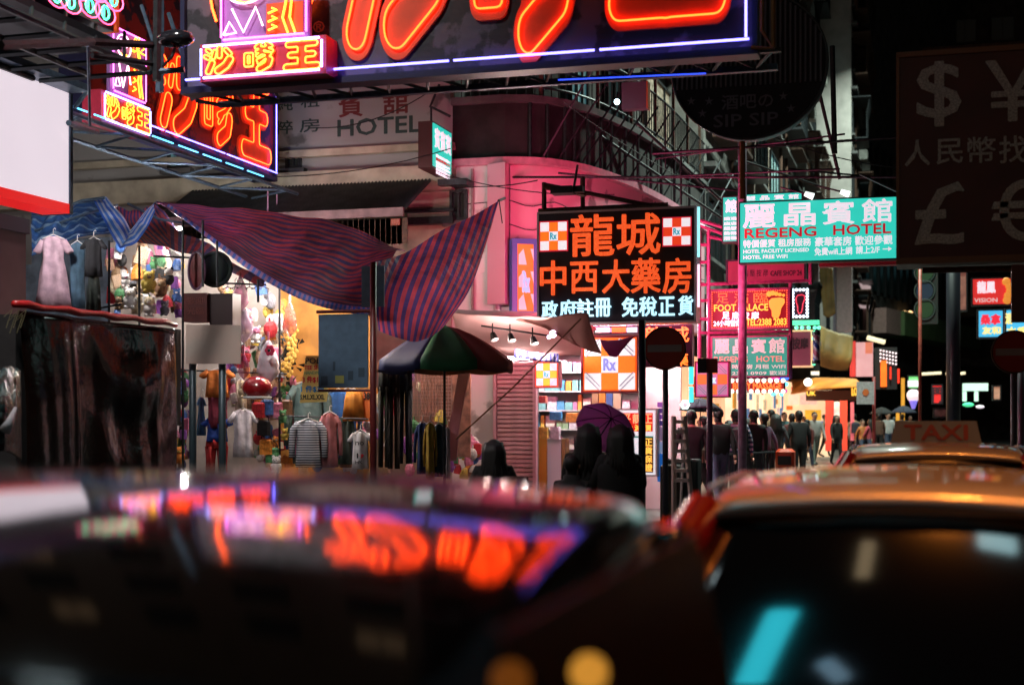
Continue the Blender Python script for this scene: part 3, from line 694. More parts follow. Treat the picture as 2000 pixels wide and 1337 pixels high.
mb = MB(); mb.fbox(S4, a1+.004, a1+.06, zb, zb+1.0, -.32, .03); part(T, 'end_panel', mb, M('orange_red_panel', (.5, .08, .02), em=(.6, .06, .01), es=.5))
mb = MB()
for o in (-1.2, -.5, .2):
    mb.tube([S4.P(a0-3, zb-.35, o), S4.P(a1+.3, zb-.35, o)], .035, 6)
for k in range(9): a = a0-2.5+k*.55; mb.tube([S4.P(a, zb-.35, -1.2), S4.P(a, zb-.35, .2)], .03, 5); mb.tube([S4.P(a, zb-.35, .2), S4.P(a+.5, zb+.1, -.1)], .02, 5)
mb.fbox(S4, a0-3, a1, zb-.2, zb-.12, -1.2, .1)
part(T, 'support_frame', mb, M('dark_teal_steel', (.015, .025, .03), .5, .3, nz=.4, ns=4))
T = thing('steel_gantry', 'dark steel posts and crossbars in front of the smaller red neon sign', 'steel frame', tuple(at(303, 100, 13.6)))
q = lambda x, y, d=13.6: at(x, y, d)
for i, (pts, r, m) in enumerate([([q(308, -40), q(306, 158)], .045, steel), ([q(0, 88, 11), q(180, 82, 13), q(300, 88)], .04, steel), ([q(180, 108, 13), q(300, 125)], .03, steel),
      ([q(310, 140), q(360, 136)], .03, steelb), ([q(276, 10), q(300, 85)], .018, steelb), ([q(134, 240), q(190, 258, 15)], .03, steelb), ([q(172, 90, 14), q(176, 260, 15)], .015, steelb)]):
    mb = MB(); mb.tube(pts, r, 6); part(T, 'post' if i in (0, 6) else 'crossbar', mb, m)
T = thing('floodlight', 'black floodlight lamp on an arm beside the plaque of the huge neon sign', 'floodlight', tuple(q(343, 78)))
mb = MB(); mb.sphere(q(343, 76, 13.4), .12, 1.6, 1, .7); part(T, 'lamp_housing', mb, M('glossy_black', (.015, .015, .02), .15, coat=.6), True)
mb = MB(); mb.tube([q(343, 90, 13.4), q(336, 110, 13.4), q(318, 130, 13.5)], .015); part(T, 'arm', mb, steel)

# ------------------------------------------------------------------ generic light box / sign helpers
def panel(name, label, fr, px, mat, th=.18, frame=steel, fw=.03, cat='sign', off=0., group=None):
    a0, a1, z0, z1 = fr.rect(*px); T = thing(name, label, cat, tuple(fr.P((a0+a1)/2, z0, 0)), group)
    mb = MB(); mb.fbox(fr, a0+fw, a1-fw, z0+fw, z1-fw, off-th, off); part(T, 'panel', mb, mat)
    mb = MB()
    mb.fbox(fr, a0, a1, z0, z0+fw-.001, off-th-.01, off+.015); mb.fbox(fr, a0, a1, z1-fw+.001, z1, off-th-.01, off+.015)
    mb.fbox(fr, a0, a0+fw-.001, z0+fw, z1-fw, off-th-.01, off+.014); mb.fbox(fr, a1-fw+.001, a1, z0+fw, z1-fw, off-th-.01, off+.014)
    mb.fbox(fr, a0+.01, a1-.01, z0+.01, z1-.01, off-th-.03, off-th-.012); part(T, 'frame', mb, frame); return T
turq = M('turquoise_backlit', (.02, .12, .11), .3, em=(.03, .62, .50), es=1.05, nz=.22, ns=1.3)
turqd = M('turquoise_backlit_dim', (.02, .1, .085), .3, em=(.05, .42, .32), es=.85, nz=.3, ns=1.6)
wlet = M('white_backlit_letters', (.8, .75, .8), .4, em=(.78, .68, .76), es=1.0)
rlet = M('red_backlit_letters', (.5, .02, .03), .4, em=(.42, .008, .02), es=1.0)
wletd = M('dim_white_letters', (.7, .65, .6), .4, em=(.6, .5, .5), es=.8)
# hotel sign, turquoise
SR = FY(21.0)
T = panel('light_box', 'large turquoise hotel light box with white characters and red english name', SR, (1443, 388, 1756, 511), turq, cat='light box', fw=.02)
y0 = 396
for ch, r in zip('麗晶賓館', ((1452, 400, 1514, 444), (1532, 397, 1592, 440), (1607, 393, 1668, 437), (1684, 389, 1742, 433))): letters(T, SR, ch, r, .003, wlet, .022, name='character')
letters(T, SR, 'REGENG', (1455, 445, 1594, 463), .003, rlet, .035); letters(T, SR, 'HOTEL', (1628, 438, 1740, 457), .003, rlet, .035)
letters(T, SR, '特價優質 租房服務', (1452, 467, 1584, 482), .003, wlet, .015); letters(T, SR, '豪華套房 歡迎參觀', (1592, 461, 1743, 479), .003, wlet, .015)
letters(T, SR, 'HOTEL FACILITY LICENSED', (1452, 486, 1580, 493), .003, wlet, .02); letters(T, SR, 'HOTEL FREE WIFI', (1452, 498, 1538, 505), .003, wlet, .02)
letters(T, SR, '免費wifi上網', (1591, 483, 1664, 498), .003, wlet, .015); letters(T, SR, '請上2/F', (1672, 480, 1718, 495), .003, wlet, .015)
mb = MB(); a_, b_, c_, d_ = SR.rect(1724, 483, 1742, 489); mb.prism(SR, [(b_, (c_+d_)/2), (b_-.05, d_+.01), (b_-.05, d_-.015), (a_, d_-.015), (a_, c_+.015), (b_-.05, c_+.015), (b_-.05, c_-.01)], .003, .007); part(T, 'arrow', mb, wlet)
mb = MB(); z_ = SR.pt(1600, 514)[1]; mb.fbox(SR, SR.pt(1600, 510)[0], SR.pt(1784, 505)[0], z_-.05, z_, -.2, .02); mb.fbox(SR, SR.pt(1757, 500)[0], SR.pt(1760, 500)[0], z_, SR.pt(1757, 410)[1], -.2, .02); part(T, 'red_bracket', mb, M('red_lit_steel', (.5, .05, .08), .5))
S5 = FX(-4.05)
T = panel('light_box', 'narrow turquoise light box side on behind the large hotel light box', SR.back(-.9), (1410, 383, 1441, 474), turq, cat='light box', fw=.02)
letters(T, SR.back(-.9), '館', (1417, 390, 1439, 415), .003, wlet, .02)
for k in range(5): letters(T, SR.back(-.9), '酒店服務'[k % 4]*2, (1414, 424+k*9.5, 1439, 430+k*9.5), .003, wlet, .01)
T = panel('light_box', 'low turquoise strip light box peeping over the large hotel light box', SR.back(-1.4), (1448, 376, 1568, 394), turq, cat='light box', fw=.02)
letters(T, SR.back(-1.4), '麗 晶 賓 館', (1455, 381, 1560, 390), .003, wlet, .02)
# small turquoise sign turned to the street, by the hotel wall
S6 = FX(-7.6)
T = thing('light_box', 'small turquoise light box with a dark side hung by the painted hotel wall', 'light box', tuple(S6.P(22.4, 5.9, 0)))
r6 = list(S6.rect(847, 246, 882, 336)); ztop = S6.pt(864, 250)[1]; zbot = S6.pt(864, 332)[1]
mb = MB(); mb.fbox(S6, r6[0], r6[1], zbot, ztop, -.02, 0); part(T, 'panel', mb, turq)
mb = MB(); mb.fbox(S6, r6[0]-.02, r6[1]+.02, zbot-.03, ztop+.03, -.26, -.021); part(T, 'casing', mb, M('dark_red_brown_casing', (.06, .02, .02), .6))
for k in range(3): letters(T, S6, '賓', (r6[0]+(r6[1]-r6[0])*(.06+.31*k), r6[0]+(r6[1]-r6[0])*(.32+.31*k), ztop-.38, ztop-.06), .002, wlet, .03, px=False)
for k in range(6): letters(T, S6, '麗晶賓館HOTEL'[:5+k % 3], (r6[0]+.1, r6[1]-.1, ztop-.50-.055*k-.03, ztop-.50-.055*k+.015), .002, wlet if k != 1 else rlet, .03, px=False)
mb = MB(); mb.tube([at(858, 165, 24), at(840, 208, 24), at(880, 228, 24)], .025); mb.tube([at(842, 210, 24), at(842, 240, 24)], .02); part(T, 'bracket', mb, steel)

# ------------------------------------------------------------------ dragon pharmacy sign
SD = FY(at(1205, 520, 20.3).y)
navy = M('night_blue_board', (.012, .010, .02), .4)
T = panel('neon_sign', 'black pharmacy sign with orange brush characters and a bluish white line below', SD, (1049, 408, 1360, 632), navy, th=.35, frame=M('aluminium_edge', (.5, .45, .5), .4, .5), cat='neon sign')
och = M('orange_led_characters', (.8, .25, .08), .5, em=(1, .10, .018), es=1.0, nz=.7, ns=34)
bch = M('ice_blue_characters', (.7, .9, 1), .5, em=(.5, .85, 1), es=1.25, nz=.2, ns=20)
for ch, r in zip('龍城', ((1116, 420, 1200, 500), (1206, 418, 1290, 497))): letters(T, SD, ch, r, .02, och, .013, name='character', depth=.03)
for ch, r in zip('中西大藥房', ((1057, 510, 1106, 576), (1116, 512, 1168, 572), (1178, 508, 1230, 572), (1234, 505, 1290, 572), (1296, 505, 1350, 572))): letters(T, SD, ch, r, .02, och, .015, name='character', depth=.03)
for ch, r in zip('政府註冊免稅正貨', ((1060, 588, 1090, 622), (1095, 586, 1126, 620), (1128, 584, 1160, 619), (1163, 583, 1194, 618), (1216, 581, 1247, 618), (1250, 580, 1283, 617), (1288, 580, 1318, 616), (1326, 578, 1354, 615))): letters(T, SD, ch, r, .02, bch, .018, name='character', depth=.03)
def checker(T, fr, rect, off, cc, wc, rx=True, border=None, diag=False, px=True, rxm=None):
    a0, a1, z0, z1 = fr.rect(*rect) if px else rect; w, h = (a1-a0)/3, (z1-z0)/3
    if border: mb = MB(); mb.fbox(fr, a0-w*.12, a1+w*.12, z0-h*.12, z1+h*.12, off-.01, off); part(T, 'border', mb, border)
    for i in range(3):
        for j in range(3):
            mid = i == 1 and j == 1; m = (wc if (i != 1 and j != 1) else cc) if not mid else wc
            mb = MB(); mb.fbox(fr, a0+i*w+.003, a0+(i+1)*w-.003, z0+j*h+.003, z0+(j+1)*h-.003, off+.001, off+.012); t = part(T, 'tile', mb, m)
            if diag and i != 1 and j != 1:
                s = 1 if (i == j) else -1; cx, cz = a0+(i+.5)*w, z0+(j+.5)*h; mb = MB()
                for k in (-.22, .22):
                    dx, dz = .42*w, .42*h; ox = k*w; e = .045*w
                    mb.prism(fr, [(cx-dx+ox*(.9)+e, cz+s*dz*1-0*e), (cx-dx+ox-e, cz+s*dz), (cx+dx*.9+ox*.9-e, cz-s*dz), (cx+dx*.9+ox*.9+e, cz-s*dz)] if False else
                             [(cx-dx-e, cz+s*(dz+ox*.6)), (cx-dx+e, cz+s*(dz+ox*.6)), (cx+dx+e, cz-s*(dz-ox*.6)), (cx+dx-e, cz-s*(dz-ox*.6))], off+.013, off+.017)
                part(t, 'stripe', mb, M('grey_stripe', (.3, .28, .35), em=(.3, .26, .34), es=.6))
    if rx: letters(T, fr, 'Rx', (a0+w*1.15, a0+w*1.85, z0+h*1.15, z0+h*1.85), off+.013, rxm or M('teal_rx_letters', (.1, .4, .5), em=(.05, .35, .45), es=.8), .05, px=False)
rsq = M('red_backlit_square', (.8, .08, .03), em=(.75, .045, .012), es=1.0, nz=.15, ns=20); wsq = M('white_backlit_square', (.85, .8, .85), em=(.85, .78, .82), es=1.0, nz=.15, ns=25)
osq = M('orange_backlit_square', (.9, .25, .03), em=(.95, .17, .012), es=.95, nz=.15, ns=30); ysq = M('amber_backlit_square', (.9, .5, .05), em=(.95, .42, .04), es=.85)
checker(T, SD, (1056, 434, 1108, 489), .02, osq, wsq, border=M('thin_red_edge', (.6, .03, .05), em=(.5, .01, .03), es=.8))
checker(T, SD, (1296, 426, 1349, 479), .02, rsq, wsq, border=M('thin_red_edge', (0, 0, 0)))
a1_ = SD.pt(1361, 500)[0]; zt_, zb_ = SD.pt(1360, 405)[1], SD.pt(1360, 600)[1]
mb = MB(); mb.tube([SD.P(a1_+.03, zt_, .03), SD.P(a1_+.03, (zt_+zb_)/2, .03)], .018); part(T, 'neon_tube', mb, M('pale_cyan_neon', (.5, .9, .9), em=(.25, .75, .8), es=1.6))
mb = MB(); mb.tube([SD.P(a1_+.03, (zt_+zb_)/2-.1, .03), SD.P(a1_+.03, zb_, .03)], .018); part(T, 'neon_tube', mb, M('pinkish_white_neon', (.9, .8, .9), em=(.9, .6, .75), es=1.6))
# plain glowing red panel added on the reverse side to light the wall pink
Tb = part(T, 'rear_glow_panel', MB().fbox(SD, SD.pt(1060, 500)[0], SD.pt(1350, 500)[0], SD.pt(1200, 620)[1], SD.pt(1200, 420)[1], -.46, -.40), M('rear_red_glow', (.8, .1, .2), em=(1, .09, .24), es=19.0))
mb = MB()
zf_ = SD.pt(1100, 405)[1]
for x in (1056, 1132): mb.tube([SD.P(SD.pt(x, 400)[0], zf_, -.2), SD.P(SD.pt(x, 400)[0], SD.pt(x, 352 if x < 1100 else 340)[1], -.2)], .035, 4)
mb.tube([SD.P(SD.pt(1045, 400)[0], zf_, -.2), SD.P(SD.pt(1300, 400)[0], zf_+.01, -.2)], .03, 4); mb.tube([SD.P(SD.pt(1056, 365)[0], SD.pt(1056, 362)[1], -.2), SD.P(SD.pt(1150, 400)[0], SD.pt(1150, 385)[1], .2)], .03, 4)
mb.tube([SD.P(SD.pt(1060, 355)[0], SD.pt(1060, 357)[1], -.2), SD.P(SD.pt(1270, 380)[0], SD.pt(1270, 398)[1], -.2)], .03, 4)
part(T, 'gantry', mb, rust)
T = thing('floodlight', 'black box floodlight on the gantry above the pharmacy sign', 'floodlight', tuple(at(1135, 372, 20)))
mb = MB(); f = FY(at(1110, 370, 20).y); r = f.rect(1080, 366, 1122, 380); mb.fbox(f, *r, -.1, .15); r = f.rect(1122, 364, 1140, 376); mb.fbox(f, *r, -.05, .08); part(T, 'lamp_housing', mb, steel)
mb = MB(); mb.tube([f.P(r[0], r[3], .02), f.P(r[0]+.05, r[3]+.3, .02)], .018); part(T, 'arm', mb, steel)
# blue framed pharmacy panel leaning on the pink wall
SP = Fr(WF.P(WF.pt(1002, 500)[0], 0, .35)[:2], (.86, .51))
T = panel('chequered_sign', 'tall blue edged chequered panel fixed on the pink wall left of the pharmacy sign', SP, (1000, 466, 1052, 618), M('orange_panel', (.8, .3, .05), em=(.85, .2, .02), es=.6, nz=.3, ns=5), frame=M('blue_edge_paint', (.06, .16, .5), .4), fw=.09)
r = SP.rect(1013, 480, 1050, 612); w = (r[1]-r[0])
for j in range(3):
    for i in (0, 1):
        z0 = r[2]+(r[3]-r[2])*j/3; z1 = z0+(r[3]-r[2])/3; mb = MB()
        if i == 0: mb.prism(SP, [(r[0], z0+.06), (r[0]+w*.42, z0+.06), (r[0]+w*.25, z1-.05), (r[0], z1-.15)], .002, .01)
        else: mb.prism(SP, [(r[1]-w*.38, z1-.05), (r[1], z1-.05), (r[1], z0+.1), (r[1]-w*.15, z0+.05)], .002, .01)
        part(T, 'tile', mb, M('pinkish_white_tile', (.8, .6, .65), em=(.8, .5, .55), es=.6))
letters(T, SP, 'Rx', (1021, 530, 1034, 570), .004, M('blue_rx_letters', (.3, .5, .8), em=(.2, .5, .7), es=.8), .04)

# orange led cross sign over the pharmacy counter
SX = FY(at(1190, 700, 20.6).y)
T = panel('pharmacy_sign', 'square orange chequered led sign hanging above the pharmacy counter', SX, (1135, 655, 1248, 767), M('orange_led_border', (.9, .2, .05), em=(.8, .1, .01), es=.8), frame=M('red_dark_edge', (.3, .03, .05), .5))
checker(T, SX, (1142, 662, 1241, 761), .01, osq, wsq, rx=True, diag=True, rxm=M('violet_rx_letters', (.3, .3, .7), em=(.25, .25, .7), es=.8))
SX2 = FY(at(1068, 730, 22.6).y)
T = panel('pharmacy_sign', 'small amber chequered cross sign beside the roller shutter', SX2, (1044, 705, 1092, 757), rsq, frame=M('red_dark_edge', (0, 0, 0)), fw=.015)
checker(T, SX2, (1048, 709, 1088, 753), .01, ysq, M('lilac_square', (.8, .7, .85), em=(.8, .65, .85), es=.85), diag=True)
SX3 = FY(at(1390, 740, 21.5).y)
T = panel('pharmacy_sign', 'pinkish chequered cross sign below the lower hotel sign', SX3, (1357, 705, 1425, 776), M('magenta_border', (.7, .1, .4), em=(.7, .08, .3), es=.7), frame=M('red_dark_edge', (0, 0, 0)), fw=.02)
checker(T, SX3, (1362, 710, 1421, 771), .01, M('orange_square_dim', (.8, .3, .1), em=(.85, .2, .04), es=.75), M('mauve_square', (.6, .3, .5), em=(.6, .3, .5), es=.6), diag=True, rxm=bch)
# second neon board partly hidden below the pharmacy sign
SD2 = FY(at(1300, 670, 20.9).y)
T = panel('neon_sign', 'lower black neon board half hidden behind the round no entry sign', SD2, (1250, 634, 1352, 716), navy, cat='neon sign')
for ch, r in zip('龍城', ((1258, 638, 1300, 668), (1302, 638, 1346, 668))): letters(T, SD2, ch, r, .01, M('bright_orange_neon_characters', (.9, .3, .1), em=(1, .2, .02), es=2.0), .012, name='character')
letters(T, SD2, '藥', (1318, 690, 1344, 714), .01, MATS['bright_orange_neon_characters'], .02, name='character')
T = panel('light_box', 'short white and orange strip box under the pharmacy sign', SD2, (1160, 636, 1248, 652), M('violet_white_strip', (.5, .4, .6), em=(.5, .35, .7), es=.7), cat='light box')
for i, x in enumerate((1163, 1195, 1225)):
    mb = MB(); r = SD2.rect(x, 639, x+(28 if i < 2 else 20), 649); mb.fbox(SD2, *r, .002, .02); part(T, 'segment', mb, [wsq, osq, M('cyan_segment', (.2, .7, .7), em=(.1, .8, .7), es=1)][i])
# cyan vertical neon and flower lamp
T = thing('neon_tube_sign', 'vertical turquoise neon strip at the side of the lower neon board', 'neon sign', tuple(at(1350, 790, 21)))
for y0, y1 in ((640, 700), (706, 750), (755, 785)):
    mb = MB(); mb.tube([at(1350, y0, 21), at(1350, y1, 21)], .035, 6); part(T, 'tube', mb, M('turquoise_neon', (.2, .8, .8), em=(.06, .75, .72), es=1.6), True)
T = thing('flower_lamp', 'white flower shaped lamp above the stepladder', 'lamp', tuple(at(1338, 790, 21)))
mb = MB()
for k in range(6): mb.sphere(at(1338+6*cos(k*pi/3), 790+6*sin(k*pi/3), 21), .032, nu=8, nv=6)
part(T, 'petals', mb, M('white_flower_glow', (.8, .9, .9), em=(.75, .95, .9), es=1.6), True)
mb = MB(); mb.sphere(at(1338, 790, 20.96), .035); part(T, 'centre', mb, wlet, True)

# dull red panel behind the hotel sign
SU = FY(at(1500, 530, 23.5).y)
T = panel('sign_board', 'unlit dull red sign board with dark lettering under the large hotel light box', SU, (1418, 505, 1574, 552), M('unlit_red_board', (.42, .07, .13), .5, nz=.2, ns=3), cat='sign board')
letters(T, SU, '指 壓 按 摩', (1452, 526, 1500, 540), .003, M('dark_lettering', (.06, .02, .03))); letters(T, SU, 'CAFE SHOP 24', (1505, 528, 1566, 538), .003, MATS['dark_lettering'], .03)
# foot massage sign
SG = FY(at(1463, 600, 22.5).y)
T = panel('neon_sign', 'red massage parlour sign with a yellow footprint and rows of tiny lights', SG, (1385, 563, 1543, 643), M('deep_red_board', (.08, .004, .005), .4, em=(.28, .004, .008), es=1), frame=purp, cat='neon sign', fw=.04)
yl = M('yellow_led', (.9, .6, .1), em=(1, .55, .06), es=1.3); rl = M('red_led', (.9, .1, .05), em=(1, .06, .02), es=1.6); wl = M('white_led', (.9, .9, 1), em=(.85, .9, 1), es=1.3)
for ch, r in zip('足滿臨', ((1400, 573, 1423, 592), (1434, 573, 1462, 592), (1472, 571, 1500, 592))): letters(T, SG, ch, r, .01, M('thin_orange_neon', (.9, .3, .1), em=(1, .16, .02), es=1.2), 0)
letters(T, SG, 'FOOT PALACE', (1395, 594, 1500, 607), .01, yl, .03)
for k, ch in enumerate('足底按摩'): letters(T, SG, ch, (1411+19*k, 609, 1425+19*k, 623), .01, wl, .03)
letters(T, SG, '24小時營業', (1394, 625, 1448, 637), .01, wl, .03); letters(T, SG, 'TEL:2388 2083', (1458, 622, 1536, 635), .01, yl, .03)
mb = MB(); r = SG.rect(1501, 578, 1533, 622)
ft_ = [(.35, .0), (.6, .02), (.72, .2), (.78, .45), (1., .7), (.98, .88), (.7, .93), (.2, .9), (.02, .78), (.05, .55), (.2, .35), (.22, .1)]
mb.prism(SG, [(r[0]+(r[1]-r[0])*u, r[2]+(r[3]-r[2])*v) for u, v in ft_], .01, .03)
for k in range(5): mb.sphere(SG.P(r[0]+(r[1]-r[0])*(.05+.22*k), r[3]+.045-.012*abs(k-1), .03), .045-.005*k, 1, .5, 1, nu=8, nv=5)
part(T, 'footprint', mb, M('amber_footprint', (.9, .5, .1), em=(1, .42, .05), es=1.0))
r = SG.rect(1391, 569, 1537, 638); mb = MB()
for k in range(34):
    for z in (r[2], r[3]): mb.sphere(SG.P(r[0]+(r[1]-r[0])*k/33, z, .02), .011, nu=5, nv=4)
for k in range(1, 15):
    for a in (r[0], r[1]): mb.sphere(SG.P(a, r[2]+(r[3]-r[2])*k/15, .02), .011, nu=5, nv=4)
part(T, 'tiny_lights', mb, M('red_pin_light', (.9, .2, .1), em=(1, .12, .04), es=2, sample=False))['kind'] = 'stuff'
SG2 = FY(at(1563, 590, 24.5).y)
T = panel('neon_sign', 'small black sign with a red footprint inside a rim of white bulbs', SG2, (1546, 562, 1580, 622), navy, cat='neon sign', fw=.02)
r = SG2.rect(1555, 573, 1572, 612); mb = MB(); mb.tube([SG2.P(r[0]+(r[1]-r[0])*u, r[2]+(r[3]-r[2])*v, .03) for u, v in ft_], .012, 5, True); part(T, 'footprint', mb, M('dull_red_neon', (.6, .05, .1), em=(.7, .03, .06), es=1))
r = SG2.rect(1549, 566, 1577, 618)
for k in range(5):
    for z in (r[2], r[3]): cpart(T, 'bulb', 'bulb25', lambda: MB().sphere((0, 0, 0), .028, nu=8, nv=5), M('white_bulb', (.9, .9, 1), em=(.7, .85, 1), es=1.8, sample=False), SG2.P(r[0]+(r[1]-r[0])*k/4, z, .03))
for k in range(1, 8):
    for a in (r[0], r[1]): cpart(T, 'bulb', 'bulb25', None, None, SG2.P(a, r[2]+(r[3]-r[2])*k/8, .03))
# green light frame and barber pole
SG3 = FY(at(1570, 640, 24.2).y)
T = thing('green_neon_sign', 'green neon border with hanging bulbs right of the massage sign', 'neon sign', tuple(SG3.P(SG3.pt(1575, 640)[0], 3, 0)))
mb = MB(); r = SG3.rect(1546, 625, 1600, 634); mb.fbox(SG3, *r, -.1, 0); part(T, 'lit_bar', mb, M('mint_bar', (.2, .8, .5), em=(.08, .8, .42), es=1.1))
for i, (x, y) in enumerate([(1556, 640), (1567, 640), (1580, 640), (1592, 640), (1600, 640), (1590, 650), (1590, 661), (1590, 710), (1516, 641), (1530, 641), (1538, 641)]): cpart(T, 'bulb', 'mintbulb', lambda: MB().sphere((0, 0, 0), .035, nu=8, nv=5), M('mint_bulb', (.3, .9, .6), em=(.15, .9, .5), es=1.6, sample=False), SG3.P(*SG3.pt(x, y), .05))
T = panel('sign_board', 'dull pink board with dark strokes framed in white and orange lights', SG3, (1541, 644, 1587, 717), M('dull_pink_board', (.35, .09, .14), .5), frame=M('cream_red_light_frame', (.8, .6, .4), em=(.8, .45, .2), es=.8), cat='sign board')
letters(T, SG3, '按', (1546, 660, 1562, 682), .004, MATS['dark_lettering'], .03); letters(T, SG3, '摩', (1564, 660, 1578, 680), .004, MATS['dark_lettering'], .03)
T = thing('barber_pole', 'striped barber pole beside the dull pink board', 'barber pole', tuple(SG3.P(SG3.pt(1595, 700)[0], 2.8, .1)))
r = SG3.rect(1588, 655, 1602, 704); c = ((r[0]+r[1])/2); G = []
for i in range(25):
    t = 2*pi*i/24; q_ = SG3.P(c, 0, .1); G.append([(q_.x+.055*cos(t), q_.y+.055*sin(t), r[2]+(r[3]-r[2])*j/12) for j in range(13)])
mb = MB(); mb.grid(G); 
for k in list(mb.uv): mb.uv[k] = (mb.uv[k][0]+mb.uv[k][1]*1.5, mb.uv[k][1])
part(T, 'pole', mb, stripes('barber_stripes', [(0, (.5, .15, .25)), (.3, (.6, .6, .7)), (.5, (.05, .08, .4)), (.8, (.6, .6, .7))], 1, .2))
for z in (r[2]-.06, r[3]): mb = MB(); q_ = SG3.P(c, 0, .1); mb.tube([(q_.x, q_.y, z), (q_.x, q_.y, z+.06)], .07, 10); part(T, 'cap', mb, steel)
# lower hotel sign
SG4 = FY(at(1465, 690, 22.2).y)
T = panel('light_box', 'lower dimmer turquoise hotel sign with four white characters behind the mauve pole', SG4, (1388, 655, 1541, 737), turqd, frame=purp, cat='light box', fw=.03)
for ch, r in zip('麗晶賓館', ((1396, 663, 1424, 690), (1432, 663, 1460, 690), (1468, 662, 1496, 689), (1502, 661, 1532, 689))): letters(T, SG4, ch, r, .003, wletd, .03, name='character')
salm = M('salmon_letters', (.8, .3, .25), em=(.75, .25, .2), es=.8)
letters(T, SG4, 'REGENG', (1395, 696, 1460, 707), .003, salm, .03); letters(T, SG4, 'HOTEL', (1478, 695, 1532, 706), .003, salm, .03)
letters(T, SG4, '時鐘房 月租 WIFI', (1430, 711, 1534, 720), .003, wletd, .02); letters(T, SG4, '2388 0909 歡迎', (1430, 724, 1534, 732), .003, wletd, .02)
# massage bulbs sign
T = panel('neon_sign', 'low red sign reading body massage between two rows of round white bulbs', SG4.back(.3), (1424, 741, 1532, 766), M('dark_red_strip', (.3, .02, .02), em=(.2, .01, .01), es=.8), cat='neon sign', fw=.01)
letters(T, SG4.back(.3), 'BODY MASSAGE', (1432, 747, 1526, 760), .005, M('orange_red_led', (.9, .2, .05), em=(1, .16, .03), es=1.4), .04)
f = SG4.back(.33)
for k in range(9):
    for y in (743, 764): cpart(T, 'bulb', 'bulb40', lambda: MB().sphere((0, 0, 0), .036, nu=8, nv=5), M('cream_bulb', (.9, .9, .8), em=(.9, .95, .8), es=1.8, sample=False), f.P(*f.pt(1430+k*12.5, y), .03))
T = thing('bulb_cluster', 'cluster of blue red and cyan party bulbs at the end of the massage sign', 'lights', tuple(at(1515, 760, 22)))
for k in range(22):
    x, y = 1498+random.random()*40, 732+random.random()*38
    mt = random.choice([M('cyan_bulb', (.3, .9, .9), em=(.2, .9, 1), es=1.6, sample=False), M('blue_bulb', (.1, .2, .9), em=(.05, .15, 1), es=2, sample=False), M('magenta_bulb', (.9, .1, .5), em=(1, .05, .3), es=1.6, sample=False), M('cyan_bulb', (0, 0, 0))])
    cpart(T, 'bulb', 'bc'+mt.name, lambda: MB().sphere((0, 0, 0), .035, nu=8, nv=5), mt, at(x, y, 22.2))
# purple scaffold carrying those signs
T = thing('sign_scaffold', 'magenta painted scaffold of tubes holding the massage and hotel signs', 'scaffold', tuple(at(1380, 815, 22)))
d = 22.4; sp_ = lambda x, y: at(x, y, d)
bars = [((1366, 440), (1366, 705)), ((1384, 450), (1384, 705)), ((1366, 440), (1448, 470)), ((1366, 478), (1384, 478)), ((1366, 512), (1384, 512)), ((1366, 556), (1580, 548)), ((1366, 587), (1384, 587)), ((1366, 623), (1384, 623)), ((1384, 650), (1545, 647)),
        ((1544, 552), (1544, 740)), ((1384, 462), (1448, 476)), ((1366, 650), (1384, 650)), ((1384, 737), (1500, 737)), ((1583, 508), (1583, 556)), ((1366, 430), (1448, 455))]
for a_, b_ in bars: mb = MB(); mb.tube([sp_(*a_), sp_(*b_)], .028 if a_[0] != b_[0] else .03, 6); part(T, 'tube', mb, purp)
mb = MB(); mb.tube([sp_(1364, 437), sp_(1446, 470)], .02); part(T, 'neon_tube', mb, M('white_edge_glow', (.8, .9, .9), em=(.5, .9, .85), es=1.2))

# ------------------------------------------------------------------ currency sign, right
SC_ = FY(at(1860, 300, 12.8).y)
r = SC_.rect(1757, 106, 1990, 500); a0 = r[0]; a1 = a0+3.1
T = thing('currency_sign', 'unlit dark red money changer board with grey dotted currency symbols', 'sign', tuple(SC_.P(a0+1, r[2], 0)))
dkr = M('unlit_dark_red_board', (.09, .014, .012), .5, nz=.3, ns=2); grd = M('grey_dotted_led', (.55, .56, .52), .6, nz=.5, ns=70)
mb = MB(); mb.fbox(SC_, a0, a1, r[2], r[3]+.0, -.45, 0); part(T, 'board', mb, dkr)
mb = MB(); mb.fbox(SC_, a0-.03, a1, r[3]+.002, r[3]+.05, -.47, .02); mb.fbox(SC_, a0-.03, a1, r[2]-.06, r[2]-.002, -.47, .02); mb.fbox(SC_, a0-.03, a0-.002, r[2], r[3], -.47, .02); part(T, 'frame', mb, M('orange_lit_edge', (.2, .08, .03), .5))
for ch, rr, b_ in (('$', (1792, 122, 1876, 246), .0), ('￥', (1926, 118, 2030, 236), .0), ('人', (1768, 274, 1816, 324), .012), ('民', (1830, 272, 1880, 320), .012), ('幣', (1890, 268, 1944, 318), .01), ('找', (1952, 266, 2006, 318), .012), ('換', (2016, 264, 2070, 316), .012), ('£', (1788, 358, 1882, 476), .0), ('€', (1938, 352, 2040, 470), .0)):
    letters(T, SC_, ch, rr, .01, grd, b_ or .014, name='character')
mb = MB(); mb.tube([SC_.P(a0+.2, r[2]-.1, -.2), SC_.P(a1+2, r[2]-.12, -.2)], .03, 6); mb.tube([SC_.P(a0+.2, r[3]+.1, -.2), SC_.P(a1+3, r[3]+.1, -.2)], .03, 6)
mb.tube([SC_.P(a1+.5, 0.1, -.2), SC_.P(a1+.5, 9, -.2)], .09, 8); part(T, 'support_pole', mb, rust)
mb = MB(); r2 = SC_.rect(1976, 498, 2060, 628); mb.fbox(SC_, r2[0], r2[1], r2[2], r2[3]-.08, -.1, 0); part(T, 'lower_board', mb, dkr)
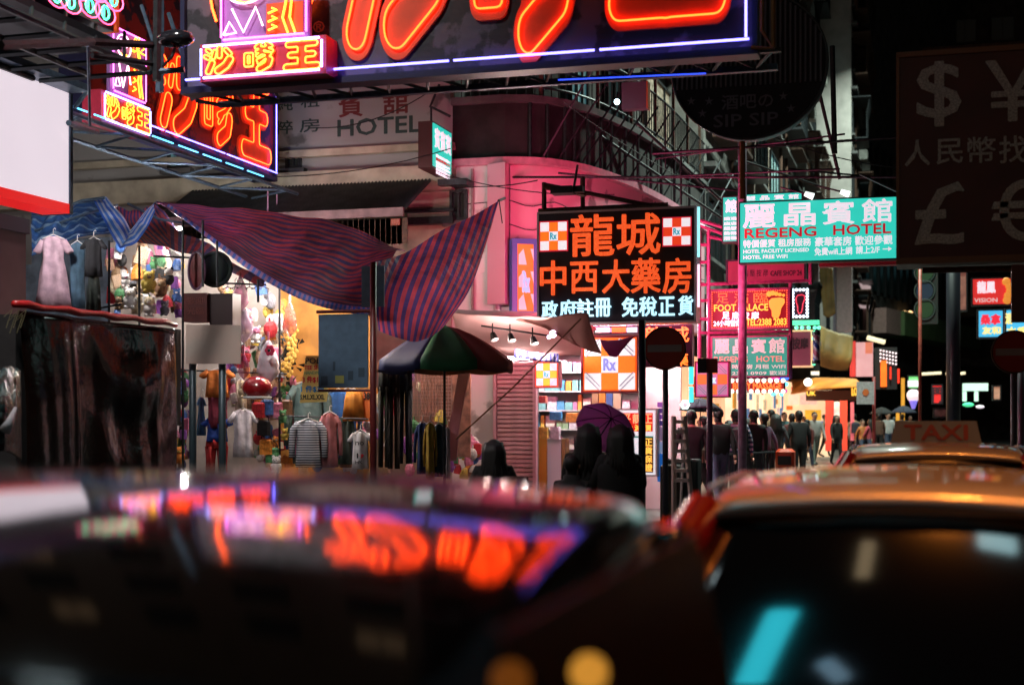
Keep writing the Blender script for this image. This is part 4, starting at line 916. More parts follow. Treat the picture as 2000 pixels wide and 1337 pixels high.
# round black sign
SO = FY(at(1455, 160, 18).y)
cx_, cz_ = SO.pt(1462, 60)[0], SO.pt(1462, 128)[1]; Rr = (SO.pt(1612, 128)[0]-SO.pt(1312, 128)[0])/2
T = thing('round_sign', 'unlit black round sign with a ribbed upper half and faint stars', 'sign', tuple(SO.P(cx_, cz_, 0)))
poly = [(cx_+Rr*cos(t), cz_+Rr*.95*sin(t)) for t in [2*pi*k/64 for k in range(64)]]
blk = M('black_sign_face', (.018, .018, .022), .5, nz=.3)
mb = MB(); mb.prism(SO, poly, -.3, 0); part(T, 'disc', mb, blk)
mb = MB(); mb.tube([SO.P(cx_+(Rr+.01)*cos(t), cz_+(Rr*.95+.01)*sin(t), .0) for t in [2*pi*k/64 for k in range(64)]], .02, 6, True); part(T, 'rim', mb, M('grey_metal_rim', (.1, .11, .12), .35, .8))
zrib = SO.pt(1460, 168)[1]
k = 0
a = cx_-Rr+.05
while a < cx_+Rr-.05:
    hgt = sqrt(max(0, 1-((a-cx_)/Rr)**2))*Rr*.95; zlo = max(zrib, cz_-hgt+.03)
    if cz_+hgt-.03 > zlo+.1:
        mb = MB(); mb.fbox(SO, a, a+.025, zlo, cz_+hgt-.03, .001, .03); part(T, 'rib', mb, M('grey_rib', (.16, .15, .17), .5))
    a += .062
fst = M('faint_grey_paint', (.2, .19, .22), .6)
for x, y in ((1350, 198), (1385, 198), (1372, 222), (1530, 188), (1545, 212)):
    a_, z_ = SO.pt(x, y); mb = MB(); mb.prism(SO, [(a_+(.06 if q % 2 == 0 else .022)*sin(q*pi/5), z_+(.06 if q % 2 == 0 else .022)*cos(q*pi/5)) for q in range(10)], .002, .006); part(T, 'star', mb, fst)
letters(T, SO, '酒吧の', (1410, 184, 1510, 212), .003, fst, .02); letters(T, SO, 'SIP SIP', (1394, 222, 1520, 246), .003, fst, .02)
mb = MB()
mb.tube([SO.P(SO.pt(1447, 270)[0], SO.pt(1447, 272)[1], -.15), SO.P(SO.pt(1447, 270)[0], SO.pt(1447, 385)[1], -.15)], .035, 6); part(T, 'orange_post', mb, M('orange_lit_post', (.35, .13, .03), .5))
# thin grey board next to a bright bulb
T = thing('meter_box', 'grey box hung beside a bright white bulb on the balcony', 'box', tuple(at(1235, 210, 23)))
f = FY(at(1235, 185, 23).y); r = f.rect(1214, 160, 1262, 212); mb = MB(); mb.fbox(f, *r, -.2, 0); part(T, 'casing', mb, M('dark_mauve_box', (.07, .06, .08), .6))
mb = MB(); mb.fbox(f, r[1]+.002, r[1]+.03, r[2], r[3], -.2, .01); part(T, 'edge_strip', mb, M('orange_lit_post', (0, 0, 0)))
T = thing('balcony_bulb', 'single bright bluish white bulb on the dark balcony', 'lamp', tuple(at(1205, 199, 22.5)))
mb = MB(); mb.sphere(at(1205, 199, 22.6), .045); part(T, 'bulb', mb, M('bright_bulb', (.9, 1, 1), em=(.6, .95, 1), es=14), True)
mb = MB(); mb.tube([at(1205, 194, 22.6), at(1206, 180, 22.8)], .012); part(T, 'holder', mb, steel)

# ------------------------------------------------------------------ signs at the far right
FF = FY(62)
def ff(name, label, d, px, m, cat='light box'): return panel(name, label, FY(at(px[0], px[1], d).y), px, m, cat=cat, fw=.05)
T = ff('light_box', 'red light box with white writing at the far right above the blue one', 42, (1897, 541, 1978, 597), M('red_far_box', (.7, .05, .04), em=(.62, .02, .02), es=1, nz=.2, ns=2)); f = FY(at(1897, 541, 42).y)
letters(T, f, '龍鳳', (1909, 549, 1944, 572), .01, wlet, .03); letters(T, f, 'VISION', (1903, 582, 1948, 590), .01, wletd, .03)
for k in range(5): mb = MB(); a_, z_ = f.pt(1958+random.random()*16, 550+k*9); mb.sphere(f.P(a_, z_, .02), .12, 1, .3, 1); part(T, 'gold_pattern', mb, M('gold_glow', (.8, .4, .1), em=(.8, .25, .03), es=.8))
T = ff('light_box', 'blue light box with red and yellow characters below the red one', 40, (1908, 603, 1962, 661), M('sky_blue_box', (.1, .5, .8), em=(.05, .42, .75), es=1, nz=.2, ns=2)); f = FY(at(1908, 603, 40).y)
rd = M('bright_red_letters', (.8, .03, .05), em=(.8, .015, .04), es=1); yd = M('cream_yellow_letters', (.9, .8, .3), em=(.9, .65, .2), es=1)
letters(T, f, '桑拿', (1916, 614, 1954, 633), .01, rd, .05); letters(T, f, '友和', (1919, 638, 1954, 652), .01, yd, .05)
T = ff('light_box', 'second blue light box cut by the right edge of the view', 39, (1962, 601, 2060, 658), MATS['sky_blue_box']); f = FY(at(1962, 601, 39).y)
letters(T, f, '浴', (1964, 612, 1978, 632), .01, yd, .05); letters(T, f, '水療中心', (1966, 638, 2050, 652), .01, yd, .05)
T = ff('poster_box', 'tall narrow brown lit poster near the far right signs', 45, (1862, 528, 1890, 608), M('brown_poster', (.3, .14, .1), em=(.22, .08, .06), es=.8, nz=.9, ns=3), 'poster')
T = thing('neon_rings', 'three stacked unlit neon rings on a dark board behind the thin rusty pole', 'neon sign', tuple(at(1810, 600, 38)))
f = FY(at(1810, 580, 38).y); mb = MB(); mb.fbox(f, *f.rect(1797, 518, 1832, 632), -.2, 0); part(T, 'board', mb, M('black_green_board', (.02, .03, .025), .5))
for i, (y, c) in enumerate(((532, (.06, .25, .08)), (568, (.04, .12, .25)), (604, (.06, .22, .06)))):
    a_, z_ = f.pt(1806, y); mb = MB(); mb.tube([f.P(a_+.26*cos(t*pi/10), z_+.27*sin(t*pi/10), .05) for t in range(20)], .02, 5, True); part(T, 'ring', mb, M('ring_grey%d' % i, (.06, .09, .08)))
    mb = MB(); mb.prism(f, [(a_+.22*cos(t*pi/10), z_+.23*sin(t*pi/10)) for t in range(20)], .01, .03); part(T, 'disc', mb, M('ring_fill%d' % i, tuple(x*.3 for x in c)))
T = ff('banner', 'vertical red banner with dark characters far down the street', 50, (1819, 750, 1842, 789), M('red_banner', (.7, .03, .03), em=(.62, .01, .01), es=1), 'banner'); f = FY(at(1819, 750, 50).y)
letters(T, f, '門', (1822, 756, 1840, 786), .01, M('dark_lettering', (0, 0, 0)), .03)
T = ff('light_box', 'green and white light box beside the thin rusty pole', 48, (1772, 732, 1796, 760), M('green_white_box', (.3, .7, .3), em=(.12, .6, .15), es=1, nz=.2), 'light box'); f = FY(at(1772, 732, 48).y)
mb = MB(); mb.fbox(f, *f.rect(1773, 743, 1795, 755), .02, .06); part(T, 'white_strip', mb, wlet)
T = thing('lantern', 'white round cornered lamp under the green light box', 'lantern', tuple(at(1784, 775, 48)))
mb = MB(); mb.sphere(at(1784, 772, 48), .22, 1, .8, 1.05); part(T, 'shade', mb, M('white_pink_glow', (.9, .8, .8), em=(.85, .68, .72), es=1), True)
mb = MB(); mb.tube([at(1784, 782, 48), at(1784, 798, 48)], [.14, .05], 8); part(T, 'violet_base', mb, M('violet_glow', (.3, .2, .9), em=(.25, .2, .9), es=.9))
T = thing('light_box', 'pale green T shaped light box low down at the far right', 'light box', tuple(at(1905, 770, 50)))
f = FY(at(1905, 770, 50).y); pg = M('pale_green_glow', (.7, .9, .8), em=(.5, .75, .6), es=1, nz=.2, ns=2)
for px in ((1880, 748, 1930, 763), (1880, 764, 1888, 783), (1903, 764, 1911, 783)): mb = MB(); mb.fbox(f, *f.rect(*px), -.1, 0); part(T, 'panel', mb, pg)
mb = MB(); mb.sphere(f.P(*f.pt(1891, 790), .1), .13, 1.5, 1, .6); part(T, 'green_lamp', mb, M('green_glow', (.1, .9, .5), em=(.08, .75, .3), es=1), True)
mb = MB(); mb.sphere(f.P(*f.pt(1914, 794), .1), .1, 1.5, 1, .6); part(T, 'cream_lamp', mb, wlet, True)
T = thing('tube_light', 'two warm tube lights under the far canopy', 'lights', tuple(at(1850, 728, 55)))
for x0, x1 in ((1801, 1838), (1848, 1858), (1871, 1885)): mb = MB(); mb.tube([at(x0, 730, 55), at(x1, 728, 55)], .06, 6); part(T, 'tube', mb, M('cream_tube', (.9, .85, .6), em=(.9, .75, .45), es=1.2))
T = ff('poster_box', 'pale orange picture panel beside the right no entry sign pole', 47, (1938, 752, 1956, 782), M('pale_orange_picture', (.6, .35, .25), em=(.45, .2, .12), es=.9, nz=.8, ns=3), 'poster')
T = ff('sign_board', 'small pinkish notice board on legs behind the taxi sign', 42, (1822, 796, 1854, 816), M('pink_grey_notice', (.4, .2, .22), nz=.6, ns=6), 'sign board')
# ================================================================== tarpaulins
rbw = [(0, (.5, .10, .13)), (.48, (.09, .07, .22)), (.98, (.5, .10, .13))]
tarp_r = stripes('red_blue_striped_tarpaulin', rbw, 17, .55, axis=1, trl=.25)
tarp_c = stripes('red_blue_striped_curtain', [(0, (.72, .12, .2)), (.5, (.13, .09, .36))], 13, .5, axis=0, trl=.5)
tarp_b = stripes('blue_white_striped_tarpaulin', [(0, (.06, .2, .8)), (.3, (.6, .7, .9)), (.5, (.08, .28, .85)), (.75, (.65, .72, .9))], 2, .4, axis=1, trl=.3)
tarp_d = stripes('dull_blue_striped_tarpaulin', [(0, (.04, .12, .35)), (.35, (.25, .4, .6)), (.6, (.05, .16, .45))], 6, .5, axis=1, trl=.2)
def cr(P, t):
    n = len(P)-1; x = min(max(t, 0), 1)*n; i = min(int(x), n-1); f = x-i
    p0, p1, p2, p3 = [Vector(P[min(max(k, 0), n)]) for k in (i-1, i, i+1, i+2)]
    return .5*((2*p1)+(-p0+p2)*f+(2*p0-5*p1+4*p2-p3)*f*f+(-p0+3*p1-3*p2+p3)*f**3)
def sheet(rows, nu, nv, wav=0., seed=0, kx=9, kz=5):
    "rows: curves of pixel points (px, py, depth); a cloth is spanned through them"
    C = [[at(*p) for p in r] for r in rows]; G = []
    for i in range(nu):
        t = i/(nu-1); col = [cr(r, t) for r in C]; L = []
        for j in range(nv):
            s = j/(nv-1); p = cr(col, s)
            w = wav*(sin(kx*t*2+seed+3*s)+.6*sin(kx*4.1*t+s*kz*2+seed*2)+.4*sin(kz*5*s-kx*t*3))*sin(pi*min(1, max(.15, s)))
            L.append(p+Vector((.3*w, -.7*w, .6*w)))
        G.append(L)
    return G
T = thing('striped_awning', 'red and blue striped tarpaulin sagging over the bright clothes stall', 'awning', tuple(at(500, 500, 20)))
mb = MB()
mb.grid(sheet([[(305, 396, 20.5), (400, 402, 21), (500, 412, 21.2), (600, 424, 21.2), (690, 446, 21.0), (792, 492, 20.2)],
               [(310, 400, 20.0), (410, 440, 20.), (500, 470, 20), (600, 500, 20), (690, 520, 19.8), (770, 500, 19.4)],
               [(330, 398, 19.6), (420, 466, 19.0), (510, 530, 18.6), (600, 576, 18.3), (680, 596, 18.2), (752, 602, 18.2)]], 60, 40, .045, 1), .006)
cl = part(T, 'cloth', mb, tarp_r, True)
mb = MB(); mb.grid(sheet([[(330, 398, 19.58), (420, 466, 18.98), (510, 530, 18.58), (600, 576, 18.28), (680, 596, 18.18), (752, 602, 18.18)],
               [(326, 403, 19.6), (416, 474, 18.96), (504, 540, 18.56), (596, 588, 18.26), (676, 610, 18.18), (750, 618, 18.2)]], 50, 3), .004)
part(T, 'hem', mb, stripes('blue_pink_hem', [(0, (.12, .25, .75)), (.5, (.6, .35, .6))], 46, .5, axis=0, trl=.3), True)
mb = MB(); mb.grid(sheet([[(300, 402, 19.8), (345, 450, 19.6), (400, 470, 19.6), (445, 505, 19.2), (520, 548, 18.9)], [(305, 470, 20.6), (345, 490, 20.6), (380, 498, 20.6), (430, 520, 20.4), (510, 560, 19.6)]], 24, 14, .03, 3), .006)
part(T, 'underside_flap', mb, stripes('red_blue_flap', rbw, 13, .6, axis=0, trl=.3), True)
T = thing('striped_curtain', 'striped tarpaulin corner drawn up to a point in front of the pale wall', 'awning', tuple(at(850, 560, 18.5)))
mb = MB()
mb.grid(sheet([[(734, 512, 18.2), (732, 560, 18.0), (733, 600, 17.9), (740, 645, 17.9)],
               [(790, 494, 18.8), (768, 560, 18.2), (765, 620, 18.0), (775, 660, 17.9)],
               [(860, 452, 19.2), (835, 540, 18.4), (818, 610, 18.1), (812, 668, 17.9)],
               [(925, 420, 19.6), (898, 520, 18.8), (868, 600, 18.3), (846, 655, 18.0)],
               [(974, 392, 19.9), (945, 490, 19.3), (915, 570, 18.7), (872, 632, 18.2)]], 30, 40, .012, 2, 5, 3))
for k in list(mb.uv): mb.uv[k] = (mb.uv[k][1]*1.0+mb.uv[k][0]*.12, mb.uv[k][0])
part(T, 'cloth', mb, tarp_c, True)
mb = MB(); mb.tube([at(974, 392, 19.9), at(986, 387, 20.4)], .02); mb.tube([at(975, 393, 19.9), at(981, 436, 20.1)], .008); part(T, 'rope', mb, steel)
T = thing('blue_tarpaulin', 'bright blue and white striped tarpaulin folded into a v between two poles', 'awning', tuple(at(250, 420, 19)))
mb = MB(); mb.grid(sheet([[(183, 391, 19), (198, 420, 18.8), (216, 456, 18.7), (233, 484, 18.7)], [(196, 388, 19.2), (212, 412, 18.9), (232, 440, 18.8), (247, 466, 18.7)], [(208, 384, 19.2), (224, 404, 19), (242, 424, 19), (256, 452, 18.9)]], 18, 14, .012, 5), .006); part(T, 'cloth', mb, tarp_b, True)
mb = MB(); mb.grid(sheet([[(233, 484, 18.68), (262, 476, 18.6), (284, 450, 18.7), (303, 412, 18.9)], [(244, 468, 18.8), (262, 452, 18.7), (280, 428, 18.8), (300, 398, 19.0)], [(250, 455, 18.9), (264, 438, 18.9), (284, 412, 18.9), (308, 391, 19.1)]], 18, 12, .012, 4), .006); part(T, 'cloth', mb, tarp_b, True)
mb = MB(); mb.grid(sheet([[(62, 415, 19.5), (110, 405, 19.7), (150, 398, 20), (205, 388, 20.5)], [(62, 440, 19), (110, 432, 19), (160, 425, 19.2), (215, 430, 19.5)], [(62, 500, 18.6), (110, 480, 18.8), (160, 462, 19), (222, 456, 19.5)]], 26, 24, .05, 7), .006); part(T, 'roof_cloth', mb, tarp_d, True)
mb = MB(); mb.grid(sheet([[(225, 402, 20), (255, 412, 20), (280, 408, 20), (305, 398, 20)], [(232, 425, 19.6), (256, 440, 19.6), (290, 440, 19.8), (330, 425, 19.8)], [(250, 470, 20.2), (290, 476, 20.4), (330, 480, 20.5), (360, 470, 20.5)]], 20, 16, .03, 6), .006); part(T, 'roof_cloth', mb, MATS['red_blue_flap'], True)
mb = MB(); mb.tube([at(134, 402, 19), at(160, 392, 19), at(205, 386, 19)], .022); mb.tube([at(64, 452, 18.9), at(160, 420, 19), at(230, 400, 19.4)], .018); mb.tube([at(250, 398, 20), at(310, 428, 19.7), at(398, 442, 19.6)], .02); part(T, 'pole', mb, steelb)
# pale pink awning in front of the pharmacy
crm = M('pinkish_canvas', (.5, .3, .27), .7, nz=.15, ns=2, bump=.1)
def trl_mat(name, col, k=.4):
    m = M(name, col, .7, nz=.15, ns=2); t = m.node_tree; b = t.nodes['Principled BSDF']; tr = t.nodes.new('ShaderNodeBsdfTranslucent'); tr.inputs[0].default_value = (*col, 1)
    mx = t.nodes.new('ShaderNodeMixShader'); mx.inputs[0].default_value = k; t.links.new(b.outputs[0], mx.inputs[1]); t.links.new(tr.outputs[0], mx.inputs[2]); t.links.new(mx.outputs[0], t.nodes['Material Output'].inputs[0]); return m
canv = trl_mat('lit_canvas', (.6, .38, .36)); canb = trl_mat('brown_canvas', (.35, .14, .12), .3); canp = trl_mat('violet_canvas', (.45, .12, .35), .4)
T = thing('canvas_awning', 'pale pink canvas awning with spotlights in front of the pharmacy wall', 'awning', tuple(at(1000, 660, 21)))
mb = MB(); mb.grid(sheet([[(882, 610, 20.4), (960, 616, 20.4), (1040, 618, 20.4), (1150, 622, 20.4)], [(890, 640, 21.4), (960, 650, 21.4), (1060, 652, 21.4), (1170, 652, 21.4)], [(900, 676, 22.8), (990, 692, 22.8), (1090, 694, 22.8), (1200, 690, 22.8)]], 30, 16, .02, 2), .006); part(T, 'cloth', mb, canv, True)
mb = MB(); mb.grid(sheet([[(1006, 680, 20.6), (1060, 690, 20.5), (1092, 690, 20.5)], [(1004, 697, 20.6), (1060, 706, 20.5), (1092, 708, 20.5)]], 16, 4, .01), .005); part(T, 'blue_valance', mb, stripes('blue_lilac_valance', [(0, (.1, .12, .55)), (.5, (.5, .5, .7))], 9, .6, axis=0, trl=.4), True)
mb = MB(); mb.grid(sheet([[(1000, 622, 20.6), (1060, 624, 20.2), (1112, 612, 19.8), (1150, 612, 19.6)], [(1060, 640, 20.2), (1100, 652, 20), (1130, 660, 19.8), (1158, 650, 19.6)], [(1098, 660, 20), (1120, 672, 19.9), (1150, 684, 19.8), (1175, 690, 19.7)]], 20, 14, .02, 5), .006); part(T, 'hanging_flap', mb, canb, True)
mb = MB(); mb.grid(sheet([[(1172, 664, 20.1), (1205, 664, 20.1), (1240, 656, 20)], [(1178, 680, 20), (1205, 684, 20), (1222, 676, 20)], [(1190, 695, 20), (1203, 697, 20), (1208, 694, 20)]], 12, 10, .01), .006); part(T, 'hanging_flap', mb, canp, True)
mb = MB(); mb.grid(sheet([[(880, 606, 21.5), (960, 608, 21.5), (1060, 612, 21.5), (1100, 618, 21.5)], [(880, 618, 21.4), (960, 621, 21.4), (1060, 621, 21.4), (1100, 624, 21.4)]], 20, 3, .015), .02); part(T, 'rolled_edge', mb, trl_mat('grey_pink_roll', (.5, .42, .42)), True)
AL = thing('awning_lights', 'row of bare tube lamps tucked up under the pink canvas awning', 'lamps', tuple(at(1000, 690, 22.3)))
for x, y, d in ((990, 700, 22.35), (1025, 700, 22.35), (1075, 700, 22.6), (905, 702, 21.0)): mb = MB(); mb.tube([at(x-14, y, d), at(x+14, y, d)], .02, 6); part(AL, 'tube_lamp', mb, M('pinkish_tube_lamp', (.9, .9, .9), em=(1, .78, .74), es=34))
T2_ = thing('lamp_rail', 'black rail with hanging spotlights below the pink awning', 'lamp rail', tuple(at(1000, 645, 20.5)))
mb = MB(); mb.tube([at(940, 636, 20.4), at(1075, 656, 20.2)], .014); part(T2_, 'rail', mb, steel)
for x, y in ((962, 650), (996, 652), (1040, 658)):
    mb = MB(); c = at(x, y, 20.3); mb.tube([c+Vector((0, 0, .14)), c], .01); mb.tube([c, c+Vector((.04, -.03, -.1))], [.035, .06], 8); sp_o = part(T2_, 'spotlight', mb, black)
    ld = bpy.data.lights.new('spotlight_glow', 'POINT'); ld.shadow_soft_size = .05; ld.energy = 34; ld.color = (1, .72, .66); lo = bpy.data.objects.new('spotlight_glow', ld); COL.objects.link(lo); lo.parent = sp_o; g_ = org_of(T2_); lo.location = c+Vector((.06, .12, -.16))-Vector(g_)
mb = MB(); mb.sphere(at(1080, 652, 20.1), .055); mb.sphere(at(1072, 658, 20.1), .03); part(T2_, 'lit_bulb', mb, M('violet_white_bulb', (.9, .85, 1), em=(.85, .7, 1), es=5), True)
T = thing('guy_rope', 'thin rope slanting from the pink awning down to the clothes rail', 'rope', tuple(at(1000, 740, 20)))
mb = MB(); mb.tube([at(1135, 622, 19.6), at(1000, 758, 19.5), at(890, 858, 19.4)], .012, 5); part(T, 'rope', mb, M('brown_rope', (.2, .09, .05), .8))

# ================================================================== beach umbrella
T = thing('umbrella', 'large parasol with green dark red navy and orange panels under the striped curtain', 'umbrella', tuple(at(868, 900, 19)))
ap = at(868, 636, 19.2); Rr = 135/F*19.2*1.02; zr = at(868, 706, 19.2).z; mats8 = [M('umb_'+n, c, .7, nz=.15) for n, c in (('green', (.02, .17, .06)), ('dark_red', (.2, .02, .015)), ('orange_brown', (.38, .12, .03)), ('navy', (.02, .03, .12)))]
order = [3, 2, 1, 2, 1, 0, 3, 2]
for k in range(8):
    G = []
    for i in range(7):
        t = 2*pi*(k+i/6)/8+.0; sc_l = 1-.06*sin(pi*i/6); G.append([Vector((ap.x+Rr*s*sc_l*cos(t), ap.y+Rr*s*sc_l*sin(t), ap.z+(zr-ap.z)*(s**1.5)-.04*sin(pi*i/6)*s)) for s in [.02, .2, .4, .6, .8, 1.0]]+[Vector((ap.x+Rr*sc_l*1.01*cos(t), ap.y+Rr*sc_l*1.01*sin(t), zr-.13-.03*sin(pi*i/6)))])
    # colours chosen by the side that faces the street
    ang = (2*pi*(k+.5)/8) % (2*pi); idx = {0: 1, 1: 2, 2: 2, 3: 3, 4: 2, 5: 3, 6: 0, 7: 1}[k]
    mb = MB(); mb.grid(G, .004); part(T, 'panel', mb, mats8[idx], True)
mb = MB(); mb.tube([(ap.x, ap.y, .14), (ap.x, ap.y, ap.z+.08)], .018); part(T, 'pole', mb, steel)
mb = MB(); mb.tube([(ap.x, ap.y, .13), (ap.x, ap.y, .3)], .2, 12); part(T, 'base', mb, black)

# ================================================================== garments
def garment_mb(w, h, kind):
    mb = MB(); n = 28
    def ring(cx, z, hw, dp, ph=0, fold=.02):
        return [((cx+hw*cos(2*pi*k/n))*(1+.035*sin(k*1.7+z*11+w*40)), (dp+fold*sin(5*2*pi*k/n+ph+z*6+w*30)+.01*sin(z*23+k))*sin(2*pi*k/n), z) for k in range(n)]
    if kind in ('tee', 'long', 'jacket', 'dress', 'vest'):
        prof = [(0, .10), (.02, .2), (.05, .33), (.12, .36), (.25, .33), (.5, .33), (.75, .35), (1, .37)]
        if kind == 'dress': prof = [(0, .12), (.02, .2), (.05, .3), (.15, .3), (.3, .28), (.5, .36), (.75, .44), (1, .5)]
        R = [ring(0, -h*v, w*p, .035+.05*min(1, v*3), v*3) for v, p in prof]; mb.rings(R, True)
        if kind != 'vest':
            e = {'tee': (.5, -.28), 'long': (.47, -.8), 'jacket': (.48, -.78), 'dress': (.48, -.22)}[kind]
            for s in (-1, 1):
                p0, p1 = Vector((s*w*.27, 0, -h*.06)), Vector((s*w*.42, 0, -h*.2)); p2 = Vector((s*w*e[0], 0, h*e[1]))
                mb.tube([p0, p1, p1.lerp(p2, .5)+Vector((s*.01, 0, 0)), p2], [w*.10, w*.11, w*.095, w*.085], 8)
    elif kind == 'pants':
        mb.rings([ring(0, 0, w*.42, .05), ring(0, -h*.1, w*.45, .06), ring(0, -h*.25, w*.48, .07)], True)
        for s in (-1, 1): mb.rings([ring(s*w*.24, -h*.2, w*.25, .06), ring(s*w*.25, -h*.6, w*.2, .05), ring(s*w*.27, -h, w*.19, .045)], True)
    elif kind == 'skirt': mb.rings([ring(0, 0, w*.3, .05), ring(0, -h*.3, w*.4, .07), ring(0, -h, w*.5, .09, 1, .03)], True)
    return mb
def garment(label, kind, px, d, mat, rz=0., logo=None, group=None):
    "px = photograph box of the garment"
    c = at((px[0]+px[2])/2, px[1], d); w = (px[2]-px[0])/F*d; h = (px[3]-px[1])/F*d
    nm = {'tee': 't_shirt', 'long': 'sweater', 'jacket': 'jacket', 'dress': 'dress', 'vest': 'vest', 'pants': 'trousers', 'skirt': 'skirt'}[kind]
    T = thing(nm, label, nm.replace('_', ' '), tuple(c), group, rz=TH+rz)
    mb = garment_mb(w, h, kind); T_ = obj('fabric', mb.mesh('fabric'), mat, T, True)
    hb = MB(); hb.tube([(-w*.3, 0, -.03), (0, 0, .03), (w*.3, 0, -.03)], .008, 5); hb.tube([(0, 0, .03), (0, 0, .09), (.02, 0, .11), (.03, 0, .09)], .005, 5)
    obj('hanger', hb.mesh('hanger'), white_p if kind != 'pants' else steel, T)
    if logo:
        v, f = glyphs(logo[0], .02); lb = MB(); s = w*logo[2]; lb.add([(-s/2+s*x, -.10+(-.004 if zz > 0 else 0), -h*logo[1]-s*logo[4]*(1-y)) for x, y, zz in v], f); obj('print', lb.mesh('print'), logo[3], T)
    return T
def cloth(name, col, **k): return M('cloth_'+name, col, .8, nz=.35, ns=7, bump=.7, bs=12, **k)
knit = stripes('black_white_knit', [(0, (.5, .5, .55)), (.35, (.03, .04, .06))], 28, .8, axis=1)
redpr, blkpr = M('red_print', (.6, .03, .04), .7), M('black_print', (.02, .02, .02), .7)
GA = [
 ('pale pink crinkled dress hanging at the left under the blue tarpaulin', 'dress', (68, 462, 140, 602), 18.0, cloth('pale_pink', (.62, .42, .52))),
 ('dusty blue dress hanging just right of the pale pink dress', 'vest', (130, 474, 172, 602), 18.3, cloth('denim', (.09, .18, .27))),
 ('black tee with short sleeves hanging right of the dusty blue dress', 'tee', (160, 466, 206, 540), 18.0, cloth('black', (.02, .02, .025))),
 ('long black skirt hanging under the black tee', 'skirt', (168, 536, 198, 612), 18.0, cloth('black2', (.025, .035, .03))),
 ('green grey parka hanging behind the yellow price placard', 'jacket', (560, 745, 645, 905), 20.6, cloth('grey_green', (.10, .17, .16))),
 ('bright blue jacket with long sleeves hung beneath the blue road sign', 'jacket', (632, 762, 690, 870), 20.7, cloth('blue', (.03, .14, .42))),
 ('dark blue jacket hung behind the blue jacket', 'jacket', (655, 760, 704, 895), 20.9, cloth('navy', (.03, .06, .16))),
 ('orange skirt with a yellow hem beneath the blue road sign', 'skirt', (668, 762, 714, 822), 20.4, cloth('orange', (.65, .25, .03))),
 ('dusty pink coat hanging between the striped sweater and the dark coat', 'jacket', (622, 806, 666, 912), 20.1, cloth('dusty_red', (.38, .13, .14))),
 ('rose pink dress with a flared hem half hidden by the striped sweater', 'dress', (610, 850, 640, 912), 20.2, cloth('rose', (.5, .15, .22))),
 ('dark green coat hanging right of the dusty pink coat', 'jacket', (660, 812, 692, 906), 20.4, cloth('dark_green', (.03, .05, .04))),
 ('white tee printed with a red heart on the rail by the red post', 'tee', (682, 842, 726, 915), 19.8, cloth('white', (.62, .62, .64))),
 ('plain white tee at the left of the stall beside the grey sign post', 'tee', (448, 800, 502, 892), 20.2, cloth('white3', (.72, .66, .7))),
 ('small beige child top above the plain white tee', 'vest', (455, 742, 486, 800), 20.5, cloth('cream', (.6, .5, .36))),
 ('orange and red child costume hanging between the two sign posts', 'tee', (393, 722, 456, 776), 20.3, cloth('bright_orange', (.72, .2, .03))),
 ('dark red vest under the orange child costume', 'vest', (398, 766, 452, 836), 20.3, cloth('maroon', (.22, .02, .05))),
 ('royal blue child top with a spider web emblem omitted', 'tee', (396, 818, 452, 862), 20.3, cloth('royal', (.03, .1, .5))),
 ('bright red trousers hanging under the royal blue child top', 'pants', (400, 858, 446, 925), 20.3, cloth('red', (.5, .03, .03))),
 ('sky blue child gown hanging left of the orange costume', 'dress', (384, 775, 402, 850), 20.4, cloth('sky', (.15, .35, .6))),
 ('black long trousers hanging nearest the red post', 'pants', (738, 716, 762, 912), 19.8, cloth('black3', (.025, .03, .025))),
 ('dark brown long trousers hanging right of the black trousers', 'pants', (756, 718, 782, 915), 19.9, cloth('brown', (.05, .035, .025))),
 ('slate grey long trousers under the navy parasol panel', 'pants', (774, 716, 806, 905), 20.0, cloth('slate', (.04, .05, .06))),
 ('deep blue jacket first on the round clothes rack', 'jacket', (810, 825, 842, 925), 19.4, cloth('deep_blue', (.02, .04, .14))),
 ('yellow jacket squeezed between two dark ones on the round clothes rack', 'jacket', (828, 825, 852, 935), 19.3, cloth('mustard', (.45, .28, .03))),
 ('teal black jacket last on the round clothes rack', 'jacket', (844, 828, 870, 930), 19.4, cloth('teal_black', (.02, .05, .07))),
 ('pale grey scarf like top beside the round clothes rack', 'vest', (866, 835, 882, 935), 19.6, cloth('grey', (.3, .26, .28))),
]
for lb, kd, px, d, m in GA: garment(lb.replace(' with a spider web emblem omitted', ' between the two sign posts'), kd, px, d, m)
o = garment('black and white striped sweater on a white hanger in the middle of the stall', 'long', (568, 820, 636, 912), 20.0, M('cloth_stripe_base', (.2, .2, .22), .8))
# fine knit stripes follow the height of the sweater
m = bpy.data.materials.new('knit_stripes'); m.use_nodes = True; t = m.node_tree; b_ = t.nodes['Principled BSDF']; b_.inputs['Roughness'].default_value = .85
tc = t.nodes.new('ShaderNodeTexCoord'); wv = t.nodes.new('ShaderNodeTexWave'); wv.bands_direction = 'Z'; wv.inputs['Scale'].default_value = 9; wv.inputs['Distortion'].default_value = .4
cr_ = t.nodes.new('ShaderNodeValToRGB'); cr_.color_ramp.elements[0].color = (.04, .05, .07, 1); cr_.color_ramp.elements[1].color = (.5, .52, .56, 1); cr_.color_ramp.elements[0].position = .4; cr_.color_ramp.elements[1].position = .6
t.links.new(tc.outputs['Object'], wv.inputs['Vector']); t.links.new(wv.outputs['Fac'], cr_.inputs['Fac']); t.links.new(cr_.outputs[0], b_.inputs['Base Color'])
o.children[0].data.materials[0] = m
